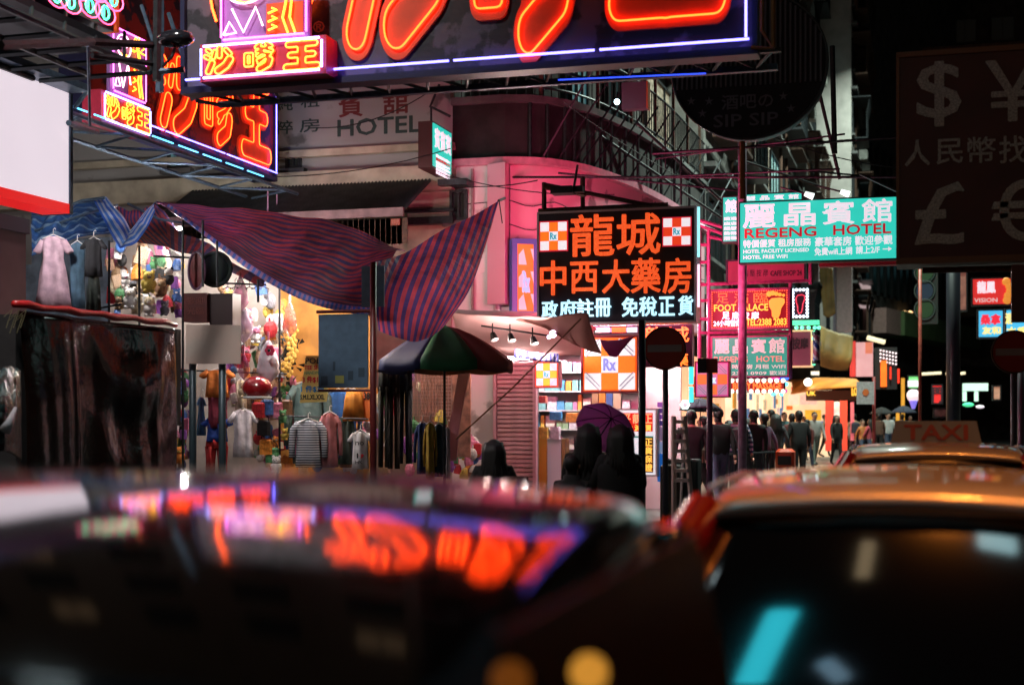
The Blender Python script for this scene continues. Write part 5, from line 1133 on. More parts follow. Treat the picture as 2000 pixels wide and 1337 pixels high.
for T in list(COL.objects):
    if T.get('label', '').startswith('white tee printed'):
        w = .32
        for s, x, z, mm, ww, hh in (('I', -.03, -.30, blkpr, .02, .07), ('♥', .02, -.31, redpr, .07, .065), ('HK', -.01, -.40, blkpr, .1, .05), ('no', -.0, -.14, blkpr, .12, .05)):
            v, f = glyphs(s, .02); lb = MB(); lb.add([(x-ww/2+ww*a, -.098-(.003 if zz > 0 else 0), z-hh+hh*b) for a, b, zz in v], f); obj('print', lb.mesh('print'), mm, T)

# ================================================================== plush toys, bags, balls
PL = {}
def plush(label, px, py, sz, d, cols, tilt=0, group=None):
    r = sz/2/F*d; T = thing('plush_toy', label, 'plush toy', tuple(at(px, py, d)), group, rz=TH+tilt)
    if 'm' not in PL:
        a = MB(); a.sphere((0, 0, -.45), .62, 1, .8, 1.0, 14, 10)
        for s in (-1, 1): a.sphere((s*.5, -.1, -.25), .22, .8, .8, 1.4, 8, 6); a.sphere((s*.32, -.3, -.95), .24, .9, 1.3, .8, 8, 6)
        b = MB(); b.sphere((0, -.05, .38), .5, 1.05, .9, .92, 14, 10)
        e = MB(); e.sphere((0, 0, 0), .2, 1, .6, 1, 10, 6)
        mz = MB(); mz.sphere((0, -.45, .28), .17, 1.2, .8, .8, 10, 6)
        ey = MB(); ey.sphere((-.17, -.47, .45), .055, nu=6, nv=4); ey.sphere((.17, -.47, .45), .055, nu=6, nv=4); ey.sphere((0, -.6, .33), .05, nu=6, nv=4)
        PL['m'] = [(n, x) for n, x in (('body', a), ('head', b), ('ear', e), ('muzzle', mz), ('face', ey))]
    for n, x in PL['m']:
        for s in ((-1, 1) if n == 'ear' else (0,)):
            key = (n, cols[0] if n in ('body', 'ear', 'head') else cols[1])
            c = {'body': cols[0], 'head': cols[2], 'ear': cols[0], 'muzzle': cols[1], 'face': 'black'}[n]
            k2 = (n, c)
            if k2 not in PL: me = x.mesh(n); me.materials.append(M('plush_'+c, PC[c], .9, nz=.25, ns=14, bump=.5, bs=60)); me.shade_smooth(); PL[k2] = me
            o = bpy.data.objects.new(n, PL[k2]); COL.objects.link(o); o.parent = T; o.scale = (r, r, r)
            if s: o.location = (s*.38*r, 0, .78*r)
    return T
PC = dict(white=(.7, .66, .62), cream=(.6, .5, .33), yellow=(.62, .45, .08), brown=(.2, .1, .05), pink=(.65, .2, .32), grey=(.3, .3, .33), black=(.02, .02, .02), blue=(.06, .15, .4), red=(.5, .03, .04), tan=(.4, .25, .14), green=(.08, .25, .1), orange=(.7, .25, .04), purple=(.25, .08, .35))
P_ = [('white plush bear low at the left of the toy stall', 255, 580, 42, ('white', 'cream', 'white')), ('cream plush bear sitting above the red tarpaulin edge', 268, 592, 40, ('cream', 'white', 'cream')),
 ('yellow plush bear hanging by its head behind the dark stall post', 290, 548, 44, ('yellow', 'brown', 'yellow')), ('brown plush toy beside the yellow plush bear', 316, 560, 34, ('brown', 'cream', 'tan')),
 ('black and white plush panda hanging high in the toy stall', 330, 538, 34, ('black', 'white', 'white')), ('white plush rabbit above the red tarpaulin edge near the panda', 292, 596, 40, ('white', 'white', 'cream')),
 ('small blue plush toy below the panda', 345, 575, 26, ('blue', 'white', 'blue')), ('grey plush toy low between the poles', 322, 600, 30, ('grey', 'white', 'grey')),
 ('purple plush toy peeping over the red tarpaulin beside the dark box', 350, 604, 30, ('purple', 'pink', 'pink')), ('green plush toy high near the striped tarpaulin', 300, 512, 24, ('green', 'cream', 'green')),
 ('tan plush dog by the pale shelf post', 232, 590, 26, ('tan', 'cream', 'tan')), ('white plush cat hanging at the top left of the toy stall', 245, 546, 26, ('white', 'pink', 'white')),
 ('tall pink plush toy in a clear bag under the hanger rail', 466, 578, 30, ('pink', 'white', 'pink')), ('second pink plush toy lower in the row of clear bags', 482, 618, 34, ('pink', 'white', 'white')),
 ('pale grey plush toy left of the pink plush toys', 468, 630, 30, ('grey', 'white', 'white')), ('pink and white plush toy above the big white bag', 500, 652, 34, ('white', 'pink', 'pink')),
 ('red plush toy beside the big white bag', 480, 690, 30, ('red', 'white', 'pink')), ('orange plush toy head low between the sign posts', 350, 886, 34, ('orange', 'yellow', 'orange')),
 ('small black and white plush toy left of the grey sign posts', 352, 832, 26, ('black', 'white', 'white')), ('blue plush toy left of the grey sign posts', 350, 756, 26, ('blue', 'orange', 'blue')),
 ('green plush frog among the coloured bags', 552, 812, 26, ('green', 'cream', 'green')), ('pink plush pig beside the striped sweater', 580, 868, 36, ('pink', 'white', 'pink')),
 ('white plush lamb at the bottom of the stall', 540, 905, 34, ('white', 'white', 'white')), ('yellow plush duck among the coloured bags', 556, 846, 24, ('yellow', 'orange', 'yellow')),
 ('orange plush toy beside the yellow plush duck', 540, 862, 24, ('orange', 'white', 'orange')), ('cream plush dog face low left of the striped sweater', 478, 760, 30, ('cream', 'brown', 'cream')),
 ('red and white plush toy low beside the grey posts', 352, 800, 24, ('red', 'white', 'white'))]
for lb, x, y, s, c in P_: plush(lb, x, y, s, 19.9+random.random()*.5, c, random.uniform(-.4, .4))
plastic = lambda n, c: M('clear_bag_'+n, c, .12, alpha=.55, spec=.8, nz=.3, ns=8, bump=.6, bs=9)
def bag(label, px, d, mat, name='plastic_bag', knot=True):
    c = at((px[0]+px[2])/2, (px[1]+px[3])/2, d); w = (px[2]-px[0])/2/F*d; h = (px[3]-px[1])/2/F*d
    mb = MB(); R_ = []
    for i in range(15):
        v = i/14; rr = .04+sin(pi*min(1, v*1.04))**.6*(.45+.55*v if v < .7 else .83+.17*(1-v)/.3) if v > .02 else .1
        R_.append([(c.x+w*rr*(1+.08*sin(k*3+i))*cos(2*pi*k/14), c.y+w*.6*rr*(1+.1*sin(k*5+i*1.3))*sin(2*pi*k/14), c.z+h-2*h*v) for k in range(14)])
    mb.rings(R_, True); T = thing(name, label, 'bag', tuple(c)); part(T, 'film', mb, mat, True)
    if knot: mb = MB(); mb.tube([(c.x, c.y, c.z+h-.02), (c.x, c.y, c.z+h+.12)], .015, 5); part(T, 'cord', mb, M('pink_cord', (.6, .2, .3)))
    return T
bag('tall clear bag of pink plush toys hanging right of the dark round hat', (448, 540, 490, 610), 19.7, plastic('pink', (.6, .25, .38)))
bag('clear bag of grey and mauve toys hanging below the first pink bag', (452, 600, 500, 670), 19.7, plastic('mauve', (.5, .35, .45)))
bag('reddish translucent bag hanging in front of the orange stall wall', (548, 588, 584, 660), 19.9, plastic('red', (.7, .16, .12)))
b_ = bag('big white translucent bag with a red flower above the red pompom', (496, 664, 552, 750), 19.6, M('white_bag_film', (.7, .62, .68), .25, nz=.12, ns=6, bump=.5, bs=7))
mb = MB(); c = at(527, 684, 19.3)
for k in range(6): mb.sphere(c+Vector((.045*cos(k*pi/3), 0, .045*sin(k*pi/3))), .035, 1, .5, 1, 8, 5)
part(b_, 'red_flower', mb, M('crimson_flower', (.6, .02, .08), .6)); mb = MB(); mb.sphere(c+Vector((0, -.03, 0)), .022, nu=8, nv=5); part(b_, 'flower_centre', mb, black)
bag('pink red bag swinging below the grey blank sign', (462, 690, 490, 742), 19.6, plastic('crimson', (.55, .08, .2)))
T = thing('pompom_ball', 'glossy dark red tinsel ball hanging under the white bag', 'ball', tuple(at(503, 757, 19.4)))
mb = MB(); c = at(503, 757, 19.4); mb.sphere(c, .2, 1.05, 1, .82, 28, 16); part(T, 'ball', mb, M('red_tinsel', (.3, .008, .012), .15, coat=1, bump=1., bs=18), True)
mb = MB(); mb.tube([c+Vector((.18*cos(t*pi/8), .18*sin(t*pi/8), -.13)) for t in range(16)], .015, 5, True); part(T, 'white_trim', mb, white_p)
for i, (x, y, m, lb) in enumerate([(505, 800, 'red', 'red patterned'), (522, 795, 'blue', 'teal'), (515, 835, 'black', 'black and grey'), (540, 800, 'pink', 'crimson'), (558, 795, 'brown', 'dark brown'), (520, 872, 'orange', 'orange'), (532, 888, 'green', 'olive green')]):
    c = at(x, y, 20.2); mb = MB(); mb.bbox(c.x-.1, c.x+.1, c.y-.04, c.y+.04, c.z-.11, c.z+.11, .025); T = thing('handbag', lb+' small handbag hanging in the middle of the stall', 'handbag', tuple(c)); part(T, 'body', mb, M('bag_'+m, PC[m], .4, nz=.5, ns=25))
    mb = MB(); mb.tube([c+Vector((.08*cos(t*pi/8), 0, .1+.1*sin(t*pi/8))) for t in range(9)], .008, 5); part(T, 'strap', mb, black)
T = thing('mirror', 'oval red framed mirror hanging under the striped tarpaulin', 'mirror', tuple(at(384, 528, 19)))
f = FY(at(384, 528, 19).y); a_, z_ = f.pt(384, 528); mb = MB(); mb.prism(f, [(a_+.115*cos(t*pi/12), z_+.24*sin(t*pi/12)) for t in range(24)], -.02, .0); part(T, 'face', mb, M('dark_red_face', (.25, .03, .04), .25, nz=.3))
mb = MB(); mb.tube([f.P(a_+.12*cos(t*pi/12), z_+.25*sin(t*pi/12), 0) for t in range(24)], .02, 6, True); part(T, 'rim', mb, M('mauve_rim', (.2, .1, .2), .3))
T = thing('hat', 'round black green hat hanging right of the oval mirror', 'hat', tuple(at(422, 526, 19)))
mb = MB(); c = at(422, 526, 19.2); mb.sphere(c, .2, 1, .5, 1.05, 18, 10); mb.tube([c+Vector((.23*cos(t*pi/9), -.02, .22*sin(t*pi/9))) for t in range(18)], .03, 6, True); part(T, 'felt', mb, M('black_green_felt', (.012, .025, .02), .8), True)
T = thing('notice_box', 'dark red box with faint characters below the oval mirror', 'box', tuple(at(405, 600, 18.6)))
f = FY(at(405, 600, 18.6).y); mb = MB(); mb.fbox(f, *f.rect(359, 572, 404, 628), -.25, 0); part(T, 'box', mb, M('dark_red_card', (.13, .02, .02), .6, nz=.3)); mb = MB(); mb.fbox(f, *f.rect(405, 572, 450, 634), -.3, -.06); part(T, 'black_side', mb, M('black_card', (.03, .012, .014), .5))
letters(T, f, '歡迎', (366, 580, 398, 594), .003, M('faint_red_ink', (.25, .06, .05))); letters(T, f, '光臨', (366, 600, 398, 614), .003, MATS['faint_red_ink'])

# ================================================================== the stall itself
ST_ = thing('clothes_stall', 'open clothes stall with steel posts and bright back walls under the tarpaulins', 'market stall', tuple(at(480, 900, 21)))
bw = FY(at(480, 700, 22.2).y)
bz_ = lambda px: bw.pt(px, 600)[0]
mb = MB(); mb.fbox(bw, bz_(215), bz_(545), .14, bw.pt(300, 470)[1], -.1, 0); part(ST_, 'back_wall', mb, M('cream_back_wall', (.55, .48, .42), .7, nz=.25, ns=4))
mb = MB(); mb.fbox(bw, bz_(546), bz_(722), .14, bw.pt(600, 540)[1], -.1, 0); part(ST_, 'orange_wall', mb, M('orange_cloth_wall', (.62, .28, .05), .7, nz=.35, ns=3))
mb = MB(); mb.fbox(bw, bz_(-40), bz_(62), .14, 4.2, -.1, 0); mb.fbox(bw, bz_(62), bz_(214), .14, 4.6, -.1, 0); part(ST_, 'dark_wall', mb, M('blue_grey_sheet', (.10, .13, .17), .7, nz=.5, ns=5))
for x, y0, d, y1 in ((272, 480, 18.8, 980), (213, 470, 18.6, 980), (357, 430, 18.8, 980), (396, 430, 18.8, 560), (424, 470, 18.8, 560), (504, 545, 18.6, 590), (546, 560, 20.2, 940)):
    mb = MB(); mb.tube([at(x, y1, d), at(x, y0, d)], .018, 6); part(ST_, 'post', mb, steel)
for (x0, y0, x1, y1, d) in ((180, 604, 236, 594, 18.5), (440, 553, 520, 556, 19.6), (564, 812, 720, 818, 20.1), (300, 500, 420, 505, 19.6), (340, 722, 560, 730, 20.3)):
    mb = MB(); mb.tube([at(x0, y0, d), at(x1, y1, d)], .014, 6); part(ST_, 'rail', mb, steel)
for i, x in enumerate(range(445, 520, 14)): mb = MB(); c = at(x, 560, 19.7); mb.tube([c, c+Vector((0, 0, .1)), c+Vector((.03, 0, .12))], .006, 4); mb.tube([c+Vector((-.08, 0, -.03)), c, c+Vector((.08, 0, -.03))], .007, 4); part(ST_, 'hanger', mb, black)
for x, y, d, w, m in ((240, 458, 20.0, 26, 0), (345, 446, 20.9, 26, 0), (640, 574, 20.4, 30, 1), (430, 456, 20.2, 34, 0), (505, 508, 20.0, 34, 0), (590, 556, 19.7, 34, 0), (670, 582, 19.5, 34, 1), (100, 404, 17.0, 24, 0)):
    mb = MB(); mb.tube([at(x-w/2, y, d), at(x+w/2, y, d)], .024, 6); part(ST_, 'tube_lamp', mb, warmtube if m else fluo)
# a hanging display of small bright things on the back wall: each its own
pal = ['white', 'cream', 'yellow', 'brown', 'pink', 'grey', 'blue', 'red', 'tan', 'green', 'orange', 'purple', 'white', 'black', 'pink']
rnd = random.Random(5)
def small_goods(n, box, d, w0, w1, label, group, nm='packet'):
    for i in range(n):
        x, y = rnd.uniform(box[0], box[2]), rnd.uniform(box[1], box[3]); c = at(x, y, d+rnd.uniform(-.3, .3)); k = rnd.choice(pal); s = rnd.uniform(w0, w1)
        key = ('sg', k, i % 3)
        if key not in CC:
            mb = MB()
            if i % 3 == 0: mb.bbox(-.5, .5, -.2, .2, -.7, .7, .12)
            elif i % 3 == 1: mb.sphere((0, 0, 0), .55, 1, .6, 1.2, 10, 6); mb.tube([(0, 0, .5), (0, 0, .9)], .08, 5)
            else: mb.rings([[(.5*r_*cos(q*pi/4), .25*r_*sin(q*pi/4), z) for q in range(8)] for z, r_ in ((-.6, 1), (-.2, 1.1), (.3, .8), (.6, .3))], True)
            me = mb.mesh(nm); me.materials.append(M('goods_'+k, PC[k], .45, nz=.45, ns=10)); CC[key] = me
        o = bpy.data.objects.new(nm, CC[key]); COL.objects.link(o); o.location = c; o.scale = (s, s, s); o.rotation_euler = (rnd.uniform(-.2, .2), rnd.uniform(-.3, .3), TH+rnd.uniform(-.5, .5)); tag(o, label % ({'white': 'white', 'cream': 'cream', 'yellow': 'yellow'}.get(k, k)+' '+('box shaped', 'round', 'tapered')[i % 3]), 'packet', group)
small_goods(78, (336, 716, 364, 915), 20.4, .07, .14, 'small %s packaged toy hanging between the plastic sheet and grey posts', 'packaged toys beside the grey posts', 'packaged_toy')
small_goods(95, (500, 740, 590, 915), 20.9, .07, .14, 'small %s trinket on the stall wall behind the handbags', 'trinkets behind the handbags', 'trinket')
small_goods(75, (214, 478, 356, 606), 20.9, .08, .2, 'small %s soft toy on the cream wall above the red tarpaulin', 'small toys above the red tarpaulin', 'soft_toy')
small_goods(80, (440, 560, 560, 790), 20.9, .08, .2, 'small %s trinket behind the plastic bags', 'trinkets behind the plastic bags', 'trinket')
small_goods(26, (730, 800, 880, 925), 20.8, .1, .2, 'dim %s folded garment stacked behind the round clothes rack', 'folded garments behind the rack', 'folded_garment')
small_goods(28, (432, 560, 474, 790), 20.6, .07, .16, 'small %s toy between the grey blank sign and the plastic bags', 'toys beside the plastic bags', 'small_toy')
small_goods(60, (592, 800, 722, 918), 21.4, .08, .18, 'small %s bundle stacked on the orange wall behind the coats', 'bundles behind the coats', 'bundle')
small_goods(34, (725, 720, 880, 800), 21.3, .08, .18, 'dim %s bundle hanging in the shadow behind the parasol', 'bundles behind the parasol', 'bundle')
small_goods(30, (885, 860, 935, 935), 21.5, .09, .16, 'small %s trinket on the table left of the seated person', 'trinkets on the lit table', 'trinket')
for k in range(9):   # black and yellow flower hanging
    pass
T = thing('flower_garland', 'black garland with yellow blossoms hanging on the orange wall', 'garland', tuple(at(565, 680, 20.5)))
for k in range(9):
    c = at(552+rnd.random()*24, 646+k*10, 20.5); mb = MB()
    for q in range(5): mb.sphere(c+Vector((.05*cos(q*1.256), 0, .05*sin(q*1.256))), .035, 1, .5, 1, 7, 5)
    part(T, 'blossom', mb, M('yellow_blossom', (.6, .35, .06), .6)); 
mb = MB()
for k in range(40): c = at(550+rnd.random()*34, 640+rnd.random()*100, 20.6); a = rnd.random()*6; mb.add([c, c+Vector((.1*cos(a), .02, .1*sin(a))), c+Vector((.12*cos(a+.5), -.03, .12*sin(a+.5)))], [(0, 1, 2)])
part(T, 'leaves', mb, M('black_leaf', (.02, .02, .015), .7))['kind'] = 'stuff'
T = thing('price_placard', 'yellow price placard lettered in black red and blue hanging above the coats', 'placard', tuple(at(612, 740, 19.6)))
f = Fr(at(612, 740, 19.6)[:2], (.98, .05)); r = f.rect(588, 694, 640, 786); w, h = r[1]-r[0], r[3]-r[2]
mb = MB(); sk = lambda u, v: (r[0]+w*u+.05*(1-v)*-1+.03, r[2]+h*v); mb.prism(f, [sk(0, 0), sk(1, .02), sk(1.1, 1), sk(.1, 1)], -.012, 0); part(T, 'card', mb, M('yellow_card', (.75, .55, .15), .6))
for s, u0, u1, v0, v1, m in (('POLO', .14, .95, .83, .95, blkpr), ('TEE SHIRT', .12, .95, .7, .79, redpr), ('HANDMADE', .12, .95, .6, .67, M('green_print', (.2, .35, .15))), ('3 件$100', .08, .92, .42, .56, redpr), ('1 件$39', .06, .9, .22, .36, M('blue_print', (.03, .2, .5))), ('S.M.L.XL.XXL', .04, .95, .07, .17, blkpr)):
    letters(T, f, s, (r[0]+w*u0-.03+.05*v0, r[0]+w*u1-.03+.05*v0, r[2]+h*v0, r[2]+h*v1), .002, m, .03, px=False)
T = thing('price_card', 'orange red price card to the right of the orange skirt', 'placard', tuple(at(716, 775, 20.4)))
f = FY(at(716, 775, 20.4).y); mb = MB(); mb.fbox(f, *f.rect(709, 762, 724, 822), -.01, 0); part(T, 'card', mb, M('orange_red_card', (.75, .18, .04), .6)); letters(T, f, '38', (711, 766, 722, 780), .003, blkpr, .03)
T = thing('wire_rack', 'square wire mesh display panel hanging below the green parasol panel', 'wire rack', tuple(at(850, 770, 20)))
f = FY(at(850, 770, 20.3).y); r = f.rect(802, 722, 882, 812); mb = MB()
for k in range(13): a_ = r[0]+(r[1]-r[0])*k/12; mb.fbox(f, a_-.004, a_+.004, r[2], r[3], 0, .008)
for k in range(14): z_ = r[2]+(r[3]-r[2])*k/13; mb.fbox(f, r[0], r[1], z_-.004, z_+.004, .009, .016)
part(T, 'mesh', mb, M('pinkish_wire', (.6, .4, .35), .3, .6))
mb = MB(); mb.fbox(f, r[0]-.05, r[1]+.1, r[2]-.6, r[3]+.1, -.6, -.55); part(T, 'backing', mb, M('brown_red_cloth', (.3, .12, .08), .8, nz=.6, ns=9))
T = thing('plastic_curtain', 'pinkish clear plastic curtain slanting beside the wire rack', 'curtain', tuple(at(905, 800, 19.6)))
mb = MB(); mb.grid(sheet([[(895, 730, 19.6), (885, 790, 19.6), (875, 850, 19.6), (878, 900, 19.6)], [(918, 728, 19.5), (905, 790, 19.5), (897, 840, 19.5), (892, 900, 19.5)]], 20, 8, .01), .003); part(T, 'film', mb, M('pink_film', (.6, .25, .3), .15, alpha=.6, bump=.6, bs=10), True)

# shop behind the parasol and pharmacy
SH = thing('roller_shutter', 'pinkish roller shutter half lit from above beside the pharmacy', 'shutter', tuple(at(1008, 940, 22.9)))
f = FY(22.85); r = f.rect(972, 706, 1042, 945); zz_ = 0.13; n = 34
for k in range(n):
    z0 = .13+(r[3]-.13)*k/n
    cpart(SH, 'slat', 'slat', lambda: MB().rings([[(0, 0, 0), (0, -.03, .012), (0, -.03, .055), (0, 0, .068)], [(r[1]-r[0], 0, 0), (r[1]-r[0], -.03, .012), (r[1]-r[0], -.03, .055), (r[1]-r[0], 0, .068)]], True), M('pink_shutter_paint', (.45, .22, .24), .5, nz=.2), (r[0], 22.85, z0))
mb = MB(); mb.box(r[0]-.06, r[0]-.004, 22.78, 22.9, .13, r[3]+.1); mb.box(r[1]+.004, r[1]+.06, 22.78, 22.9, .13, r[3]+.1); mb.box(r[0]-.06, r[1]+.06, 22.78, 22.9, r[3]+.101, r[3]+.2); part(SH, 'guide_rail', mb, M('pink_rail_paint', (.45, .2, .24), .4))
mb = MB(); mb.box(r[0]-.05, r[1]+.05, 22.95, 23.0, .13, r[3]); part(SH, 'backing', mb, darkwall)
PHm = thing('pharmacy_shop', 'brightly lit open pharmacy front with white shelves under the pink wall', 'shop', tuple(at(1120, 940, 24)))
f = FY(24.3); r = f.rect(1040, 690, 1262, 945)
panw = M('white_shelf_panel', (.68, .66, .66), .5)
mb = MB(); mb.box(r[0]-.3, r[1]+.6, 24.3, 24.4, .13, 3.5); part(PHm, 'back_wall', mb, panw)
mb = MB(); mb.box(r[0]-.3, r[0]-.2, 23.1, 24.3, .13, 3.5); part(PHm, 'side_wall', mb, panw)
mb = MB(); mb.box(r[0]-.3, r[1]+.5, 23.1, 24.4, 3.502, 3.58); part(PHm, 'ceiling', mb, panw)
for k in range(7): mb = MB(); mb.box(r[0]-.18, r[1]-.1, 23.95, 24.29, 1.15+.33*k, 1.17+.33*k); part(PHm, 'shelf', mb, white_p)
for k in range(4): mb = MB(); mb.tube([(r[0]+.2+.55*k, 23.4, 3.46), (r[0]+.2+.55*k+.45, 23.4, 3.46)], .02, 6); part(PHm, 'tube_lamp', mb, fluo)
for x0, x1, m in ((1048, 1068, M('orange_counter_panel', (.75, .3, .04), .4)), (1069, 1096, M('white_counter_panel', (.75, .72, .78), .4)), (1097, 1104, M('brown_counter_edge', (.3, .16, .06), .5))):
    g = FY(23.5); q_ = g.rect(x0, 858, x1, 960); mb = MB(); mb.box(q_[0], q_[1]-.004, 23.5, 23.8, .13, g.pt(1080, 856)[1]); part(PHm, 'counter_panel', mb, m)
for x0, x1, c in ((1170, 1182, 'orange'), (1184, 1196, 'blue'), (1198, 1212, 'cream'), (1156, 1168, 'tan')):
    g = FY(23.6); q_ = g.rect(x0, 768, x1, 812); mb = MB(); mb.box(q_[0], q_[1], 23.6, 23.65, q_[2], q_[3]); part(PHm, 'hanging_strip', mb, M('strip_'+c, PC[c], .5))
# medicine boxes, every one on its shelf
mcol = [(.7, .7, .75), (.7, .3, .3), (.2, .5, .5), (.75, .5, .1), (.6, .6, .65), (.1, .35, .6), (.65, .25, .45), (.3, .5, .3), (.75, .7, .6), (.75, .35, .08), (.7, .68, .72), (.5, .3, .6)]
pm = [M('medicine_box_%d' % i, c, .45, nz=.25, ns=30) for i, c in enumerate(mcol)]
for k in range(7):
    x = r[0]-.15
    while x < r[1]-.25:
        w, h = rnd.uniform(.05, .16), rnd.uniform(.12, .26); m = rnd.choice(pm); kk = (round(w*30), round(h*30), m.name)
        if kk not in CC: me = MB().bbox(0, round(w*30)/30, -.08, .05, 0, round(h*30)/30, .004).mesh('medicine_box'); me.materials.append(m); CC[kk] = me
        o = bpy.data.objects.new('medicine_box', CC[kk]); COL.objects.link(o); o.location = (x, 24.1, 1.172+.33*k); tag(o, ['orange', 'pale', 'teal'][0] and '%s medicine box standing on the %s white pharmacy shelf' % (['pale violet', 'dusty red', 'teal', 'amber', 'pale grey', 'blue', 'magenta', 'green', 'cream', 'orange', 'pinkish white', 'purple'][int(m.name.split('_')[-1])], ['lowest', 'second lowest', 'third lowest', 'middle', 'third highest', 'second highest', 'highest'][k]), 'box', 'medicine boxes on the pharmacy shelves')
        x += round(w*30)/30+rnd.uniform(.005, .03)
for x, y, w, h, c, lb in ((1086, 812, .2, .14, (.05, .3, .6), 'blue tartan box hanging at the front of the pharmacy shelves'), (1120, 815, .24, .16, (.75, .3, .05), 'bright orange carton at the front of the pharmacy shelves'), (1062, 845, .16, .2, (.75, .4, .08), 'amber carton standing on the orange counter'), (1085, 845, .16, .22, (.7, .6, .72), 'pale lilac carton standing on the white counter'), (1060, 780, .14, .12, (.6, .15, .12), 'red carton clipped to the left pharmacy shelf')):
    c_ = at(x, y, 23.6*1.0+.6); mb = MB(); mb.bbox(c_.x-w/2, c_.x+w/2, c_.y-.06, c_.y+.06, c_.z-h/2, c_.z+h/2, .006); single('carton', lb, 'carton', mb, M('carton%d' % x, c, .5, nz=.3, ns=20))
# tall lit shop panel on the right of the couple
T = panel('lit_shop_sign', 'upright lit shop panel with red heading and yellow characters beside the couple', FY(at(1250, 860, 21.8).y), (1205, 797, 1284, 930), M('white_frame_glow', (.7, .7, .75), em=(.7, .72, .78), es=.9), cat='sign', frame=white_p)
f = FY(at(1250, 860, 21.8).y)
mb = MB(); mb.fbox(f, *f.rect(1212, 806, 1275, 842), .002, .01); part(T, 'red_heading', mb, M('red_heading', (.5, .02, .01), em=(.45, .008, .005), es=1))
mb = MB(); mb.fbox(f, *f.rect(1258, 854, 1276, 922), .002, .01); part(T, 'dark_column', mb, M('dark_column', (.05, .03, .01), em=(.06, .02, .005), es=1))
mb = MB(); mb.fbox(f, *f.rect(1228, 851, 1276, 854), .003, .012); part(T, 'green_line', mb, M('green_line', (.05, .2, .18), em=(.02, .2, .15), es=.6))
ye = M('lit_yellow_characters', (.9, .7, .2), em=(1, .5, .07), es=1.1)
for k, ch in enumerate('平靚正'): letters(T, f, ch, (1215+21*k, 808, 1232+21*k, 826), .012, M('lit_salmon_characters', (.9, .6, .4), em=(1, .35, .15), es=1.1), .02)
for k, ch in enumerate('大減價'): letters(T, f, ch, (1222+18*k, 829, 1236+18*k, 841), .012, ye, .03)
for k, ch in enumerate('正貨保證'): letters(T, f, ch, (1260, 856+16.5*k, 1274, 870+16.5*k), .012, ye, .03)
T = thing('blue_white_post', 'violet and blue striped shop post right of the lit shop panel', 'post', tuple(at(1291, 930, 21.8)))
for y0, y1, c, e in ((785, 795, (.25, .1, .5), .3), (797, 807, (.12, .08, .4), .2), (809, 819, (.25, .1, .5), .3), (821, 831, (.12, .08, .4), .2), (833, 860, (.45, .3, .5), .25), (862, 884, (.35, .45, .7), .4), (885, 940, (.02, .15, .55), .5)):
    g = FY(at(1291, 850, 21.9).y); mb = MB(); mb.fbox(g, *g.rect(1284, y0, 1298, y1), -.08, 0); part(T, 'band', mb, M('band%d' % y0, c, em=c, es=e))

# ================================================================== dark plastic covered stall, front left
PS = thing('covered_stall', 'stall wrapped in dark brown plastic sheeting with a red top edge', 'market stall', tuple(at(190, 900, 14)))
X0 = -8.05; fX = FX(X0); aL, aR = fX.pt(36, 610)[0], fX.pt(338, 700)[0]; zT = fX.pt(200, 622)[1]
G = []; nu = 90; nv = 40; sw = random.Random(3)
folds = [(sw.random(), sw.uniform(.012, .05), sw.uniform(.005, .028)) for _ in range(11)]
for i in range(nu):
    t = i/(nu-1); L = []
    for j in range(nv):
        s = j/(nv-1); o = .12*sin(pi*s)*.5
        for c, wd, am in folds: cc = c+.10*(s-.3)*(.5-c)*2; o += am*math.exp(-((t-cc)/wd)**2)*min(1, s*3)
        if .4 < t < .95: u = (t-.4)/.55; o += .05*sin(16*(s*1.0+.45*(1-(2*u-1)**2)*-.35))*math.exp(-((s-.32)/.3)**2)*sin(pi*u)
        o += .03*sin(t*9+s*2)
        L.append(fX.P(aL+(aR-aL)*t, zT-.02-(zT-.16)*s, o))
    G.append(L)
mb = MB(); mb.grid(G, .006); part(PS, 'plastic_sheet', mb, M('brown_glossy_plastic', (.010, .004, .003), .13, coat=.0, spec=.3, nz=.4, ns=3, bump=.5, bs=6), True)
mb = MB(); a_ = [fX.P(aL-.15+(aR+.1-aL)*k/14, zT+.03+.012*sin(k*2.1), .06) for k in range(15)]; mb.tube(a_, [.034+.006*sin(k*1.7) for k in range(15)], 10); part(PS, 'red_roll', mb, M('red_tarpaulin_roll', (.5, .02, .02), .35, bump=.3), True)
mb = MB(); mb.box(X0-2.2, X0-.03, aL, aR, .14, zT-.05); part(PS, 'stacked_goods', mb, M('black_cover', (.015, .015, .016), .7, bump=.4, bs=8))
mb = MB(); mb.box(X0-2.0, X0+.02, aR+.03, aR+.14, zT-1.1, zT-.02); part(PS, 'end_board', mb, black)
mb = MB()
for k in range(5): c = at(8+k*7, 618+(k % 2)*10, 12.4); mb.tube([c, c+Vector((.08, 0, .06)), c+Vector((.02, 0, -.1))], .004, 5)
part(PS, 'twine', mb, M('yellow_grey_twine', (.3, .28, .15), .8))
T = thing('plastic_bundle', 'greenish striped plastic bundle with a pale twist at the left edge', 'bundle', tuple(at(15, 800, 11.8)))
mb = MB(); mb.grid(sheet([[(-40, 690, 11.6), (-5, 720, 11.5), (20, 716, 11.7), (38, 725, 11.9)], [(-40, 780, 11.3), (0, 790, 11.2), (24, 800, 11.5), (38, 800, 11.8)], [(-40, 900, 11.4), (0, 880, 11.3), (28, 890, 11.6), (40, 900, 11.9)]], 26, 26, .03, 4), .01); part(T, 'film', mb, stripes('green_grey_film', [(0, (.04, .09, .09)), (.3, (.10, .16, .15)), (.55, (.05, .05, .04))], 4, .25, axis=1), True)
